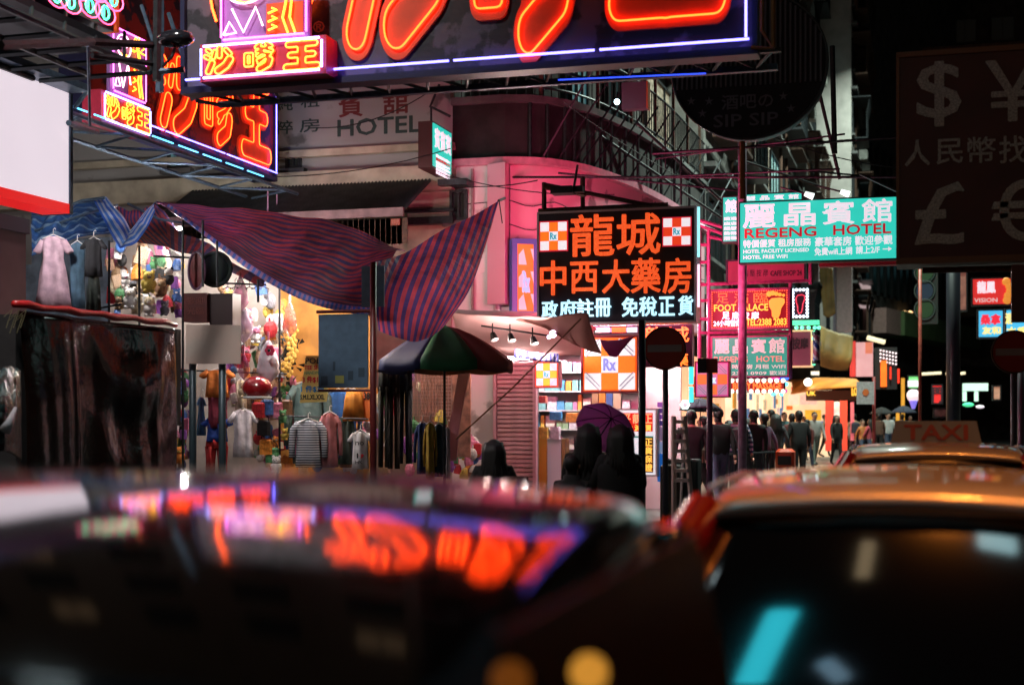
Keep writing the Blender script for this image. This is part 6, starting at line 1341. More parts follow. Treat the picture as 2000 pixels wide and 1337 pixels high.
mb = MB(); mb.tube([at(8, 842, 11.0), at(18, 826, 11.0), at(30, 796, 11.1)], [.05, .035, .012], 8); part(T, 'twist', mb, M('pale_film_twist', (.5, .52, .55), .2, bump=.6, bs=20), True)
mb = MB(); mb.box(-14, -8.8, 11.2, 12.2, 0, 2.6); part(T, 'load', mb, MATS['black_cover'])

# ================================================================== sign posts
T = thing('blank_sign', 'blank pale board held on two dark grey posts in front of the stall', 'sign board', tuple(at(416, 900, 15.2)))
f = Fr(at(416, 670, 15.2)[:2], (.94, .34)); r = f.rect(363, 634, 470, 710)
mb = MB(); mb.fbox(f, *r, -.04, 0); part(T, 'board', mb, M('pale_grey_board', (.55, .5, .44), .5, nz=.2, ns=2.2, col2=(.6, .42, .36), bump=.08))
for x in (374, 432): mb = MB(); p = f.P(f.pt(x, 800)[0], 0, -.09); mb.tube([(p.x, p.y, 0.01), (p.x, p.y, 2.6)], .04, 10); part(T, 'post', mb, M('slate_post', (.05, .075, .09), .4, .3), True)
T = thing('road_sign', 'blue grey road sign back on a dark red post with a second board above', 'road sign', tuple(at(730, 930, 16)))
f = FY(at(700, 700, 16).y); red_p = M('dark_red_post_paint', (.14, .02, .02), .35, nz=.3)
r = f.rect(622, 613, 718, 757); mb = MB(); mb.fbox(f, *r, -.03, 0); part(T, 'board', mb, M('blue_grey_board', (.07, .13, .2), .5, nz=.15, ns=12, bump=.1, bs=60))
mb = MB(); mb.fbox(f, *f.rect(655, 733, 672, 748), .002, .006); part(T, 'yellow_label', mb, M('olive_yellow_label', (.35, .36, .1), .6))
for x0, x1, yy in ((627, 640, 752), (650, 655, 724), (680, 690, 742), (700, 712, 736)): mb = MB(); mb.fbox(f, *f.rect(x0, yy-18, x1, yy), .0005, .0015); part(T, 'torn_sticker', mb, M('dark_sticker', (.03, .06, .09), .6))
px_ = f.P(f.pt(729, 700)[0], 0, .0)
mb = MB(); mb.tube([(px_.x, px_.y, .0), (px_.x, px_.y, f.pt(729, 512)[1])], .038, 10); part(T, 'post', mb, red_p, True)
mb = MB(); mb.tube([f.P(r[0]-.02, r[3]+.03, .0), f.P(f.pt(728, 607)[0], r[3]+.03, 0)], .022); mb.tube([f.P(r[0], r[2]-.03, 0), f.P(f.pt(728, 760)[0], r[2]-.03, 0)], .018); part(T, 'crossbar', mb, red_p)
g = FY(at(728, 560, 16).y+.1); mb = MB(); mb.fbox(g, *g.rect(706, 519, 750, 599), -.02, 0); part(T, 'upper_board', mb, M('steel_blue_board', (.12, .22, .3), .5, nz=.2, ns=9))
def no_entry(label, cx, cy, rad, d, pole_x=None):
    T = thing('no_entry_sign', label, 'road sign', tuple(at(cx, 930, d))); f = FY(at(cx, cy, d).y); a_, z_ = f.pt(cx, cy); R_ = rad/F*d
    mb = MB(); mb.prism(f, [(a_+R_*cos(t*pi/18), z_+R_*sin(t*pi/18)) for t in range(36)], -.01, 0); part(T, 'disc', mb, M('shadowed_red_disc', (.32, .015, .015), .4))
    mb = MB(); mb.tube([f.P(a_+R_*cos(t*pi/18), z_+R_*sin(t*pi/18), .0) for t in range(36)], .012, 5, True); part(T, 'rim', mb, rust)
    mb = MB(); mb.fbox(f, a_-R_*.82, a_+R_*.82, z_-R_*.17, z_+R_*.17, .002, .006); part(T, 'bar', mb, M('grey_bar', (.3, .25, .24), .5))
    q_ = f.P(f.pt(pole_x or cx, 700)[0], 0, -.06); mb = MB(); mb.tube([(q_.x, q_.y, 0), (q_.x, q_.y, z_+R_)], .036, 10); part(T, 'pole', mb, M('grey_pole', (.10, .10, .12), .4, .3), True)
    return T
no_entry('dark round no entry sign under the pharmacy sign', 1298, 680, 41, 17.5)
no_entry('dark round no entry sign cut by the right edge of the view', 1980, 687, 41, 18)
def pole(label, x, y0, y1, r, d, m, nm='pole', cat='pole'):
    p = at(x, 815, d); mb = MB(); mb.tube([(p.x, p.y, .0), (p.x, p.y, H+(HOR-y0)/F*d)], r, 10); T = thing(nm, label, cat, (p.x, p.y, 0)); part(T, 'shaft', mb, m, True)
    mb = MB(); mb.tube([(p.x, p.y, 0.0), (p.x, p.y, .16)], r*1.8, 10); part(T, 'foot', mb, m); return T
pole('thick mauve street pole in front of the large hotel light box', 1450, 275, 900, .066, 21.6, M('mauve_pole_paint', (.42, .27, .4), .35, nz=.3, ns=12, bump=.2))
T = pole('slim violet pole holding a small red board', 1386, 700, 950, .04, 18.5, M('violet_pole_paint', (.26, .11, .24), .35, nz=.2))
f = FY(at(1386, 715, 18.4).y); mb = MB(); mb.fbox(f, *f.rect(1364, 700, 1402, 728), 0, .03); part(T, 'red_board', mb, M('dull_red_board', (.3, .03, .02), .5)); mb = MB(); mb.fbox(f, *f.rect(1364, 700, 1380, 728), .031, .06); part(T, 'dark_half', mb, black)
pole('thin rusty red pole right of the green canopy', 1797, 500, 900, .035, 30, M('rusty_red_pole', (.28, .05, .03), .5, nz=.4))
pole('thick dark blue street pole at the right', 1862, 480, 900, .13, 27, M('dark_blue_pole', (.008, .01, .018), .4))
pole('black drainpipe like pole right of the couple', 1254, 625, 990, .045, 17.2, M('black_blue_pole', (.012, .016, .035), .4))
pole('thin dark red pole in front of the crowd', 1707, 735, 900, .04, 34, M('dark_red_thin_pole', (.2, .02, .02), .5))
pole('grey pole beside the right no entry sign', 1994, 722, 900, .05, 22, MATS['grey_pole'])
T = thing('round_mirror_sign', 'pale grey square sign with an orange blot on the thin dark red pole', 'sign', tuple(at(1690, 800, 33.8)))
f = FY(at(1690, 767, 33.8).y); r = f.rect(1673, 745, 1707, 789); mb = MB(); mb.fbox(f, *r, -.02, 0); part(T, 'plate', mb, M('pale_grey_plate', (.4, .42, .42), .5, nz=.3, ns=20)); a_, z_ = f.pt(1691, 766); mb = MB(); mb.prism(f, [(a_+.08*cos(t), z_+.09*sin(t)) for t in range(6)], .002, .01); part(T, 'orange_blot', mb, M('orange_blot', (.6, .15, .03)))

# ladder, bins, railing
T = thing('stepladder', 'pale metal stepladder standing open by the violet striped post', 'ladder', tuple(at(1330, 950, 20)))
fl = lambda x, y, d=18.4: at(x, y, d); lm = M('pale_ladder_metal', (.85, .72, .68), .5, .0)
for a_, b_ in (((1316, 812), (1316, 905)), ((1336, 812), (1344, 905))): 
    mb = MB(); p, q_ = fl(*a_), fl(*b_); q2 = p+(q_-p)*(p.z/(p.z-q_.z)); mb.tube([p, q2], .034, 4); part(T, 'rail', mb, lm)
for k in range(7):
    y = 822+k*19; x1 = 1336+8*(y-812)/93; mb = MB(); p, q_ = fl(1316, y), fl(x1, y); mb.box(min(p.x, q_.x), max(p.x, q_.x), p.y-.05, p.y+.05, p.z-.03, p.z+.015); part(T, 'step', mb, lm)
mb = MB(); p = fl(1340, 870, 18.8); 
mb.tube([fl(1338, 815, 18.45), Vector((fl(1326, 950, 19.2).x, fl(1326, 950, 19.2).y, .01))], .018, 4); part(T, 'rear_leg', mb, white_p)
T = thing('litter_bin', 'bright orange red litter bin with a black opening on the pavement', 'litter bin', tuple(at(1534, 930, 29)))
c = at(1534, 900, 29); w = 18/F*29; z1 = H-(876-HOR)/F*29; mb = MB(); mb.bbox(c.x-w, c.x+w, c.y-.2, c.y+.25, .13, z1, .06); part(T, 'body', mb, M('orange_red_bin', (.72, .07, .02), .35))
mb = MB(); mb.box(c.x-w*.7, c.x+w*.7, c.y-.215, c.y-.19, z1-.32, z1-.14); part(T, 'opening', mb, black); mb = MB(); mb.tube([(c.x, c.y-.215, z1-.5), (c.x, c.y-.2, z1-.5)], .05, 8); part(T, 'emblem', mb, M('amber_emblem', (.8, .4, .05)))
T = thing('pavement_railing', 'dark pedestrian railing along the kerb in front of the litter bin', 'railing', tuple(at(1470, 930, 25)))
p0, p1 = at(1420, 900, 25), at(1512, 900, 27); 
for zz_ in (1.05, .3): mb = MB(); mb.tube([(p0.x, p0.y, zz_), (p1.x, p1.y, zz_)], .022, 6); part(T, 'rail', mb, steel)
for k in range(15): q_ = p0.lerp(p1, k/14); cpart(T, 'baluster', 'balust', lambda: MB().box(-.012, .012, -.012, .012, .13, 1.05), steel, (q_.x, q_.y, 0))
T = thing('crate_stack', 'dark stack of boxes standing on the pavement below the stepladder', 'boxes', tuple(at(1308, 930, 19.4)))
c = at(1310, 900, 19.4); mb = MB(); mb.bbox(c.x-.15, c.x+.12, c.y, c.y+.4, .13, 1.05, .02); part(T, 'box', mb, M('dark_olive_box', (.05, .05, .035), .7, nz=.3)); mb = MB(); mb.bbox(c.x-.18, c.x+.3, c.y+.45, c.y+.8, .13, 1.12, .02); part(T, 'box', mb, M('dark_green_box', (.02, .05, .05), .6))
# orange canopied restaurant down the street
SLm = M('shop_strip_lamp', (.9, .9, .8), em=(1, .55, .22), es=60)
RS = thing('restaurant_front', 'orange canopied restaurant front glowing behind the crowd', 'shop', tuple(at(1600, 815, 54.6)))
f = FY(at(1600, 760, 57.2).y); mb = MB(); mb.fbox(f, *f.rect(1474, 762, 1625, 905), -.1, 0); part(RS, 'lit_back', mb, M('warm_white_interior', (.7, .6, .45), em=(.95, .62, .36), es=1.05, nz=.35, ns=1.6))
for x0, y0, x1, y1, c in ((1562, 770, 1596, 790, (.95, .6, .5)), (1480, 788, 1500, 800, (.9, .2, .03)), (1536, 792, 1548, 800, (.9, .15, .02)), (1572, 800, 1604, 822, (.9, .5, .05)), (1582, 822, 1612, 836, (.05, .1, .5)), (1540, 770, 1560, 790, (.9, .75, .6)), (1506, 800, 1530, 824, (.95, .8, .6)), (1548, 808, 1566, 830, (.9, .55, .2))):
    mb = MB(); mb.fbox(f, *f.rect(x0, y0, x1, y1), .002, .04); part(RS, 'poster', mb, M('rp%d' % x0, c, em=c, es=.8, nz=.4, ns=5))
g = FY(at(1600, 740, 52.0).y); P = [(1545, 742, 52.0), (1610, 738, 49.4), (1672, 740, 48.1)]; Q = [(1545, 770, 50.1), (1610, 760, 47.5), (1684, 756, 46.1)]
mb = MB(); mb.grid(sheet([P, [(1548, 756, 50.7), (1610, 750, 48.1), (1680, 748, 46.8)], Q], 14, 6, .02), .02); part(RS, 'canopy_cloth', mb, M('orange_canopy', (.75, .25, .03), .6, nz=.4, ns=1.5), True)
mb = MB(); g = FY(at(1600, 775, 48.1).y); mb.fbox(g, *g.rect(1574, 762, 1672, 782), -.1, 0); part(RS, 'fascia', mb, M('dark_brown_fascia', (.12, .04, .02), .5))
letters(RS, g, 'UK', (1576, 764, 1593, 768+4), .01, yl, .05); letters(RS, g, 'LO', (1664, 756, 1674, 772), .01, yl, .05)
for x, y, d in ((1585, 770, 50.0), (1610, 771, 50.0), (1635, 771, 50.0), (1658, 772, 50.0), (1600, 752, 51.5), (1640, 752, 51.5)): mb = MB(); mb.tube([at(x-8, y, d), at(x+8, y, d)], .04, 6); part(RS, 'lamp', mb, SLm)
mb = MB(); mb.sphere(at(1578, 746, 48.8), .14); part(RS, 'lamp', mb, M('white_warm_lamp', (.9, .9, .8), em=(1, .85, .7), es=4), True)
for x0, y0, x1, y1, m in ((1612, 782, 1628, 880, (.8, .05, .03)), (1629, 784, 1640, 830, (.9, .7, .65)), (1641, 782, 1655, 880, (.75, .06, .03)), (1661, 785, 1668, 860, (.6, .12, .15)), (1584, 725, 1600, 732, (.9, .85, .7))):
    g = FY(at(1630, 800, 52.0).y); mb = MB(); mb.fbox(g, *g.rect(x0, y0, x1, y1), -.05, 0); part(RS, 'banner', mb, M('bn%d' % x0, m, em=m, es=.75, nz=.15))
T = thing('hanging_tarpaulin', 'ochre yellow stained tarpaulin sheets hung on the pale building down the street', 'tarpaulin', tuple(at(1630, 650, 60)))
m = M('ochre_tarpaulin', (.34, .22, .07), .6, nz=.5, ns=1.2, bump=.5, bs=3)
mb = MB(); mb.grid(sheet([[(1600, 520, 60), (1612, 520, 60), (1626, 524, 60)], [(1602, 560, 60), (1614, 565, 60), (1628, 560, 60)], [(1608, 615, 60), (1618, 620, 60), (1632, 612, 60)]], 10, 12, .06), .02); part(T, 'upper_sheet', mb, m, True)
mb = MB(); mb.grid(sheet([[(1602, 636, 55), (1630, 648, 55), (1666, 656, 55)], [(1602, 680, 54.6), (1630, 690, 54.6), (1664, 700, 54.6)], [(1602, 714, 55), (1630, 722, 55), (1656, 722, 55)]], 14, 12, .03), .02); part(T, 'lower_sheet', mb, m, True)
T = thing('lit_shop_banner', 'pink and red lit shop panel on the pale building end', 'sign', tuple(at(1680, 700, 58)))
g = FY(at(1680, 700, 58).y)
for x0, y0, x1, y1, c, e in ((1660, 666, 1671, 735, (.7, .05, .04), .8), (1672, 668, 1705, 735, (.75, .38, .4), .75), (1690, 668, 1704, 690, (.75, .2, .12), .7)): mb = MB(); mb.fbox(g, *g.rect(x0, y0, x1, y1), -.1, .0 if x0 != 1690 else .02); part(T, 'panel', mb, M('lsb%d' % x0, c, em=c, es=e, nz=.3, ns=1.5))
mb = MB(); mb.tube([at(1694, 659, 56), at(1728, 668, 56)], .1, 6); part(T, 'tube_lamp', mb, M('cream_tube', (0, 0, 0)))
T = thing('pale_pillar', 'pale vertical wall strip lit pinkish white beside the ochre tarpaulin', 'wall', tuple(at(1650, 560, 61)))
g = FY(at(1650, 560, 61).y)
for x0, x1, c in ((1582, 1599, (.4, .3, .32)), (1634, 1664, (.62, .5, .52)), (1627, 1633, (.3, .28, .36))): mb = MB(); mb.fbox(g, *g.rect(x0, 512, x1, 648), -.4, 0); part(T, 'strip', mb, M('pp%d' % x0, c, .6, nz=.15))
T = thing('bead_curtain_sign', 'dark sign hung with rows of pale bulbs and glowing red strips', 'sign', tuple(at(1725, 720, 50)))
g = FY(at(1725, 720, 50).y); mb = MB(); mb.fbox(g, *g.rect(1708, 678, 1752, 760), -.1, 0); part(T, 'board', mb, black)
mb = MB()
for i in range(6):
    for j in range(4): mb.sphere(g.P(*g.pt(1720+i*6, 684+j*7+i*1.2), .04), .035, nu=6, nv=4)
part(T, 'bulbs', mb, M('pink_white_bulb', (.9, .8, .8), em=(.9, .65, .7), es=1.4, sample=False))['kind'] = 'stuff'
for x0, y0, x1, y1, c in ((1720, 704, 1732, 755, (1, .15, .01)), (1738, 716, 1741, 740, (.9, .03, .01)), (1753, 720, 1757, 748, (.9, .03, .01))): mb = MB(); mb.fbox(g, *g.rect(x0, y0, x1, y1), .002, .1); part(T, 'strip', mb, M('bs%d' % x0, c, em=c, es=1.1, nz=.3, ns=3))
# cables and brackets overhead
T = thing('overhead_brackets', 'dark lattice of sign brackets reaching out above the hotel light box', 'brackets', tuple(at(1400, 350, 22)))
for (x0, y0, x1, y1, d0, d1, r_) in ((1000, 346, 1760, 346, 24, 20, .02), (1090, 338, 1440, 372, 23, 23, .018), (1275, 300, 1760, 268, 21, 19, .02), (1280, 310, 1650, 262, 22, 20, .015), (1290, 345, 1640, 330, 22, 20, .015), (1245, 240, 1440, 420, 23, 26, .03), (1150, 250, 1460, 460, 25, 30, .03), (1440, 310, 1620, 370, 22, 24, .02), (1600, 180, 1640, 350, 22, 22, .03), (1625, 90, 1630, 300, 20, 20, .04), (1540, 330, 1700, 345, 21, 21, .015), (1680, 340, 1762, 378, 20, 19, .018), (1330, 290, 1330, 400, 24, 24, .02), (1300, 200, 1300, 330, 22, 22, .012)):
    mb = MB(); mb.tube([at(x0, y0, d0), at(x1, y1, d1)], r_, 5); part(T, 'bar', mb, steel)
T = thing('overhead_cables', 'thin dark cables strung across the street', 'cables', tuple(at(900, 300, 20)))
for a_, b_, sag in (((620, 250, 22), (840, 178, 22), .15), ((540, 345, 22), (880, 290, 22), .1), ((885, 345, 23), (1200, 380, 22), .1), ((890, 362, 22.5), (1050, 352, 21), .05), ((1100, 200, 22), (1500, 420, 30), .2), ((1300, 150, 20), (1800, 330, 20), .3)):
    p, q_ = at(*a_), at(*b_); mb = MB(); mb.tube([p.lerp(q_, k/12)-Vector((0, 0, sag*4*(k/12)*(1-k/12))) for k in range(13)], .008, 4); part(T, 'cable', mb, black)
T = thing('white_spot_lamps', 'pair of white sign lamps above the large hotel light box', 'lamps', tuple(at(1560, 380, 20.5)))
for x, y in ((1572, 378), (1642, 374)): c = at(x, y, 20.5); mb = MB(); mb.tube([c, c+Vector((.12, 0, -.05))], [.035, .05], 8); part(T, 'lamp', mb, M('white_spot_glow', (.9, .9, .9), em=(.8, .9, .85), es=1.6)); mb = MB(); mb.tube([c, c+Vector((-.35, .1, .12))], .014); part(T, 'arm', mb, steel)
# ================================================================== people
skinm = M('skin', (.42, .24, .17), .55); hairm = M('black_hair', (.004, .0035, .0035), .6)
PM = {}
def body_mesh(pose, h=1.7, female=False, bulk=1.0):
    key = (pose, female, round(bulk, 2))
    if key in PM: return PM[key]
    sw = .17 if female else .195
    J = {'pel': (0, 0, .95, .135), 'spi': (0, 0, 1.12, .125 if female else .14), 'che': (0, -.01, 1.32, .15), 'nec': (0, .0, 1.47, .062), 'hd0': (0, -.01, 1.56, .082), 'hd1': (0, -.012, 1.655, .092), 'hd2': (0, 0, 1.70, .055)}
    E_ = [('pel', 'spi'), ('spi', 'che'), ('che', 'nec'), ('nec', 'hd0'), ('hd0', 'hd1'), ('hd1', 'hd2')]
    st = {'stand': (.0, .0), 'walk': (.20, -.20), 'walk2': (-.14, .16)}.get(pose, (0, 0))
    for s, k in ((-1, 'l'), (1, 'r')):
        sg = st[0] if s < 0 else st[1]
        J['hip'+k] = (s*.095, 0, .90, .10); J['kne'+k] = (s*.10, -sg*.55, .50, .068); J['ank'+k] = (s*.10, sg*-1.0+(.06 if sg < 0 else 0), .09+(.05 if sg < 0 else 0), .045); J['toe'+k] = (s*.11, -sg-.17, .04, .038)
        E_ += [('pel', 'hip'+k), ('hip'+k, 'kne'+k), ('kne'+k, 'ank'+k), ('ank'+k, 'toe'+k)]
        ar = {'stand': ((.26, .02, 1.16), (.27, -.05, .92)), 'walk': ((.25, sg*.5, 1.15), (.26, sg*.9-.05, .94)), 'walk2': ((.25, sg*.5, 1.15), (.26, sg*.9-.05, .94)),
              'hold': ((.25, -.06, 1.14), (.13, -.30, 1.2)), 'phone': ((.25, -.04, 1.14), (.12, -.28, 1.24))}[pose]
        if pose == 'phone' and s < 0: ar = ((.26, .02, 1.16), (.27, -.05, .92))
        e, w = ar; J['sho'+k] = (s*sw, 0, 1.40, .068); J['elb'+k] = (s*e[0], e[1], e[2], .048); J['wri'+k] = (s*w[0], w[1], w[2], .032)
        d = (Vector(w)-Vector(e)).normalized()*.075; J['han'+k] = (s*(w[0]+d.x), w[1]+d.y, w[2]+d.z, .034)
        E_ += [('che', 'sho'+k), ('sho'+k, 'elb'+k), ('elb'+k, 'wri'+k), ('wri'+k, 'han'+k)]
    names = list(J); me = bpy.data.meshes.new('skel'); me.from_pydata([J[n][:3] for n in names], [(names.index(a), names.index(b)) for a, b in E_], [])
    o = bpy.data.objects.new('skel', me); COL.objects.link(o); md = o.modifiers.new('s', 'SKIN'); md.use_smooth_shade = True; s2 = o.modifiers.new('u', 'SUBSURF'); s2.levels = 2; s2.render_levels = 2
    for i, n in enumerate(names):
        r = J[n][3]*(bulk if n[:3] in ('pel', 'spi', 'che', 'sho', 'elb', 'hip', 'kne') else 1); fx = 1.25 if n in ('pel', 'spi', 'che') else 1
        me.skin_vertices[0].data[i].radius = (r*fx, r*(.88 if fx > 1 else 1)); me.skin_vertices[0].data[i].use_root = (n == 'pel')
    dg = bpy.context.evaluated_depsgraph_get(); dg.update(); m2 = bpy.data.meshes.new_from_object(o.evaluated_get(dg)); bpy.data.objects.remove(o)
    mb = MB(); mb.v = [tuple(v.co) for v in m2.vertices]; mb.f = [tuple(p.vertices) for p in m2.polygons]; mb.m = []
    for f in mb.f:
        c = sum((Vector(mb.v[i]) for i in f), Vector())/len(f); x = abs(c.x)
        hand = min((c-Vector(J['han'+k][:3])).length for k in 'lr') < .075
        if hand: m = 0
        elif c.z > 1.50: m = 3 if (c.z > 1.69 or c.y > -.005+(.03 if c.z < 1.6 else 0)) else 0
        elif c.z > 1.465: m = 0
        elif c.z < .10: m = 4
        elif c.z < .96 and x < .22: m = 2
        else: m = 1
        mb.m.append(m)
    # face and fingers
    mb.add([(-.014, -.10, 1.60), (.014, -.10, 1.60), (0, -.128, 1.605), (0, -.10, 1.645)], [(0, 1, 2), (0, 2, 3), (1, 3, 2)], 0)
    for s in (-1, 1): mb.sphere((s*.033, -.094, 1.645), .012, nu=6, nv=4, m=3); mb.sphere((s*.092, 0, 1.62), .024, .5, 1, 1.3, nu=6, nv=4, m=0)
    mb.box(-.024, .024, -.103, -.090, 1.567, 1.576, 5)
    for s, k in ((-1, 'l'), (1, 'r')):
        w, hn = Vector(J['wri'+k][:3]), Vector(J['han'+k][:3]); d = (hn-w).normalized(); sd = d.cross(Vector((s, 0, 0))).normalized()
        for q, L in enumerate((.055, .07, .075, .065)):
            b0 = hn+d*.018+sd*(q-1.5)*.018; mb.tube([b0, b0+d*L*.6, b0+d*L+Vector((-s*.012, -.006, 0))], [.009, .0085, .006], 5, m=0)
        b0 = w+d*.035-sd*.03; mb.tube([b0, b0-sd*.02+d*.03, b0-sd*.022+d*.06], [.011, .010, .007], 5, m=0)
    PM[key] = mb; return mb
def person(label, px, d, h, face, cols, pose='stand', female=False, long_hair=False, bulk=1., base=.13, headw=1., extra=None, group=None, coat=False):
    p = at(px, 815, d); T = thing('person', label, 'person', (p.x, p.y, base), group, rz=face+TH); T.scale = (h/1.75,)*3
    mb = body_mesh(pose, h, female, bulk); me = mb.mesh('body')
    top, bot = cols[0], cols[1]; ms = [skinm, top, bot, hairm, M('dark_shoes', (.02, .02, .02), .5), M('lip', (.3, .1, .09), .5)]
    o = obj('body', me, ms, T, True)
    hb = MB(); hb.sphere((0, .016, 1.652), .097, .96, 1.08, 1.04, 16, 10)
    if long_hair:
        rh = random.Random(len(label))
        for q in range(26):
            t = pi*(-.12+1.24*q/25); x0, y0_ = .088*cos(t), .02+.085*sin(t); w1 = rh.uniform(.10, .15); zz1 = rh.uniform(1.19, 1.34)
            hb.tube([(x0*.8, y0_*.8, 1.71), (x0*1.12, y0_*1.15+.005, 1.60), (x0*1.2, .035+.09*sin(t), 1.48), (w1*cos(t)+rh.uniform(-.015, .015), .05+.11*abs(sin(t)), 1.38), (w1*1.05*cos(t)+rh.uniform(-.02, .02), .05+.11*abs(sin(t)), zz1)], [.03, .034, .032, .026, .006], 6)
    # keep the hair off the face
    hm = hb.mesh('hair'); bad = [i for i, v in enumerate(hb.v) if v[1] < -.05 and v[2] < 1.69]
    for i in bad: hm.vertices[i].co.y = -.045
    obj('hair', hm, hairm, T, True)
    if coat:
        cb = MB(); n = 20
        cb.rings([[(rx*cos(2*pi*k/n)*(1+.03*sin(3*k)), .01+ry*sin(2*pi*k/n), z) for k in range(n)] for z, rx, ry in ((.58, .27, .19), (.8, .255, .18), (1.0, .23, .165), (1.2, .225, .16), (1.33, .235, .15), (1.42, .19, .125), (1.46, .11, .10), (1.52, .10, .10))], True)
        obj('coat', cb.mesh('coat'), cols[0], T, True)
    if extra: extra(T)
    return T
c_ = lambda n, c: M('wear_'+n, c, .8, nz=.2, ns=6)
blk_ = c_('black', (.006, .006, .007)); nvy = c_('navy', (.02, .025, .05)); gry = c_('grey', (.25, .25, .24)); dgr = c_('dark_grey', (.05, .05, .055)); jns = c_('jeans', (.05, .07, .12)); pur = c_('purple', (.14, .08, .14)); mrn = c_('maroon', (.1, .02, .02)); orn = c_('orange', (.5, .18, .05)); prd = c_('pinkish_red', (.4, .06, .09)); wht = c_('white', (.5, .5, .5)); bge = c_('beige', (.35, .28, .2))
B = pi  # facing away from the camera
person('dark silhouetted person on the left of the couple under the violet umbrella', 1150, 13.0, 1.65, B-.3, (blk_, blk_), 'hold', False, True, 1.12, base=0, coat=True)
person('dark silhouetted long haired person on the right of the couple', 1210, 12.8, 1.64, B+.2, (blk_, blk_), 'hold', True, True, 1.12, base=0, coat=True)
person('dark silhouetted long haired person alone in front of the roller shutter', 964, 13.2, 1.50, B+.1, (blk_, blk_), 'stand', True, True, 1.25, base=0, coat=True)
person('dark silhouetted person half hidden at the left of the couple', 1118, 12.9, 1.36, B-.5, (blk_, blk_), 'hold', False, False, 1.0, base=0, coat=True)
def umb(label, px, py, d, rr, col, tiltv, segs=8, name='umbrella', hand=None):
    c = at(px, py, d); T = thing(name, label, 'umbrella', tuple(c)); R0 = rr/F*d; q = Vector(tiltv).normalized(); rot = Vector((0, 0, 1)).rotation_difference(q)
    for k in range(segs):
        G = []
        for i in range(5):
            t = 2*pi*(k+i/4)/segs; G.append([c+rot @ Vector((R0*s*(1-.05*sin(pi*i/4))*cos(t), R0*s*(1-.05*sin(pi*i/4))*sin(t), R0*.55*(1-s**1.7))) for s in (.02, .3, .6, .85, 1)])
        mb = MB(); mb.grid(G, .003); part(T, 'panel', mb, col[k % len(col)], True)
    mb = MB(); mb.tube([c+rot @ Vector((0, 0, R0*.6)), c+rot @ Vector((0, 0, -R0*.9))], .008, 5); part(T, 'shaft', mb, steel)
    for k in range(segs): t = 2*pi*k/segs; mb = MB(); mb.tube([c+rot @ Vector((R0*s*cos(t), R0*s*sin(t), R0*.55*(1-s**1.7)-.006)) for s in (.02, .3, .6, .85, 1)], .004, 4); part(T, 'rib', mb, steel)
    return T
vio = trl_mat('violet_umbrella_cloth', (.6, .26, .52), .7)
umb('violet umbrella held in front of the silhouetted couple', 1182, 836, 13.7, 62, [vio, trl_mat('violet_umbrella_cloth_dark', (.6, .22, .52), .75)], (.2, .75, .55))
# passers-by
def backpack(col):
    def f(T): mb = MB(); mb.bbox(-.15, .15, .13, .30, 1.02, 1.42, .05); obj('backpack', mb.mesh('backpack'), col, T)
    return f
def bagged(col):
    def f(T):
        mb = MB(); mb.bbox(.24, .36, -.12, .16, .86, 1.14, .03); o = obj('shoulder_bag', mb.mesh('shoulder_bag'), col, T)
        mb = MB(); mb.tube([(.3, .02, 1.12), (.22, .02, 1.46)], .01, 4); obj('bag_strap', mb.mesh('bag_strap'), col, o)
    return f
person('passer-by in black right behind the stepladder', 1350, 23, 1.70, B, (blk_, blk_), 'stand')
person('broad passer-by in a black coat and jeans left of the striped sweater', 1402, 24.5, 1.74, B+.3, (blk_, jns), 'walk', bulk=1.2)
stripe = bpy.data.materials.new('blue_white_striped_wool'); stripe.use_nodes = True; t = stripe.node_tree; b_ = t.nodes['Principled BSDF']; tc = t.nodes.new('ShaderNodeTexCoord'); wv = t.nodes.new('ShaderNodeTexWave'); wv.bands_direction = 'Z'; wv.inputs['Scale'].default_value = 3.6
cr_ = t.nodes.new('ShaderNodeValToRGB'); cr_.color_ramp.elements[0].color = (.03, .05, .13, 1); cr_.color_ramp.elements[1].color = (.4, .42, .5, 1); cr_.color_ramp.elements[0].position = .45; cr_.color_ramp.elements[1].position = .6
t.links.new(tc.outputs['Object'], wv.inputs['Vector']); t.links.new(wv.outputs['Fac'], cr_.inputs['Fac']); t.links.new(cr_.outputs[0], b_.inputs['Base Color']); b_.inputs['Roughness'].default_value = .8
person('passer-by in a blue and white striped sweater beside the thick mauve pole', 1437, 26, 1.73, B+.2, (stripe, nvy), 'walk', bulk=1.15, extra=backpack(dgr))
person('passer-by in black walking right of the thick mauve pole', 1472, 27, 1.72, B, (blk_, dgr), 'walk2')
person('passer-by in a purple jacket with a dark bag near the litter bin', 1492, 29, 1.66, B+.6, (pur, blk_), 'walk', True, extra=bagged(blk_))
person('long haired passer-by in dark clothes just left of the litter bin', 1516, 31, 1.66, B-.3, (dgr, blk_), 'stand', True, True)
person('passer-by in a black coat right beside the litter bin', 1560, 33, 1.74, B+.2, (blk_, blk_), 'stand', bulk=1.15)
person('passer-by in a dark maroon coat behind the litter bin', 1547, 35, 1.68, B, (mrn, blk_), 'stand', True)
person('man in a pale grey jacket and camouflage grey trousers facing the camera', 1591, 46, 1.76, .2, (gry, c_('camo', (.12, .14, .12))), 'walk', bulk=1.15, base=.0+.13)
person('woman in a long black coat over grey beside the red shop banner', 1634, 46, 1.66, .3, (blk_, blk_), 'walk2', True, True)
person('passer-by in orange crouched near the taxi roof edge', 1685, 50, 1.5, .4, (orn, jns), 'walk', True)
tan_, teal_, brn_, lgt = c_('tan', (.3, .2, .12)), c_('teal', (.05, .13, .14)), c_('brown', (.12, .06, .04)), c_('light', (.4, .38, .4))
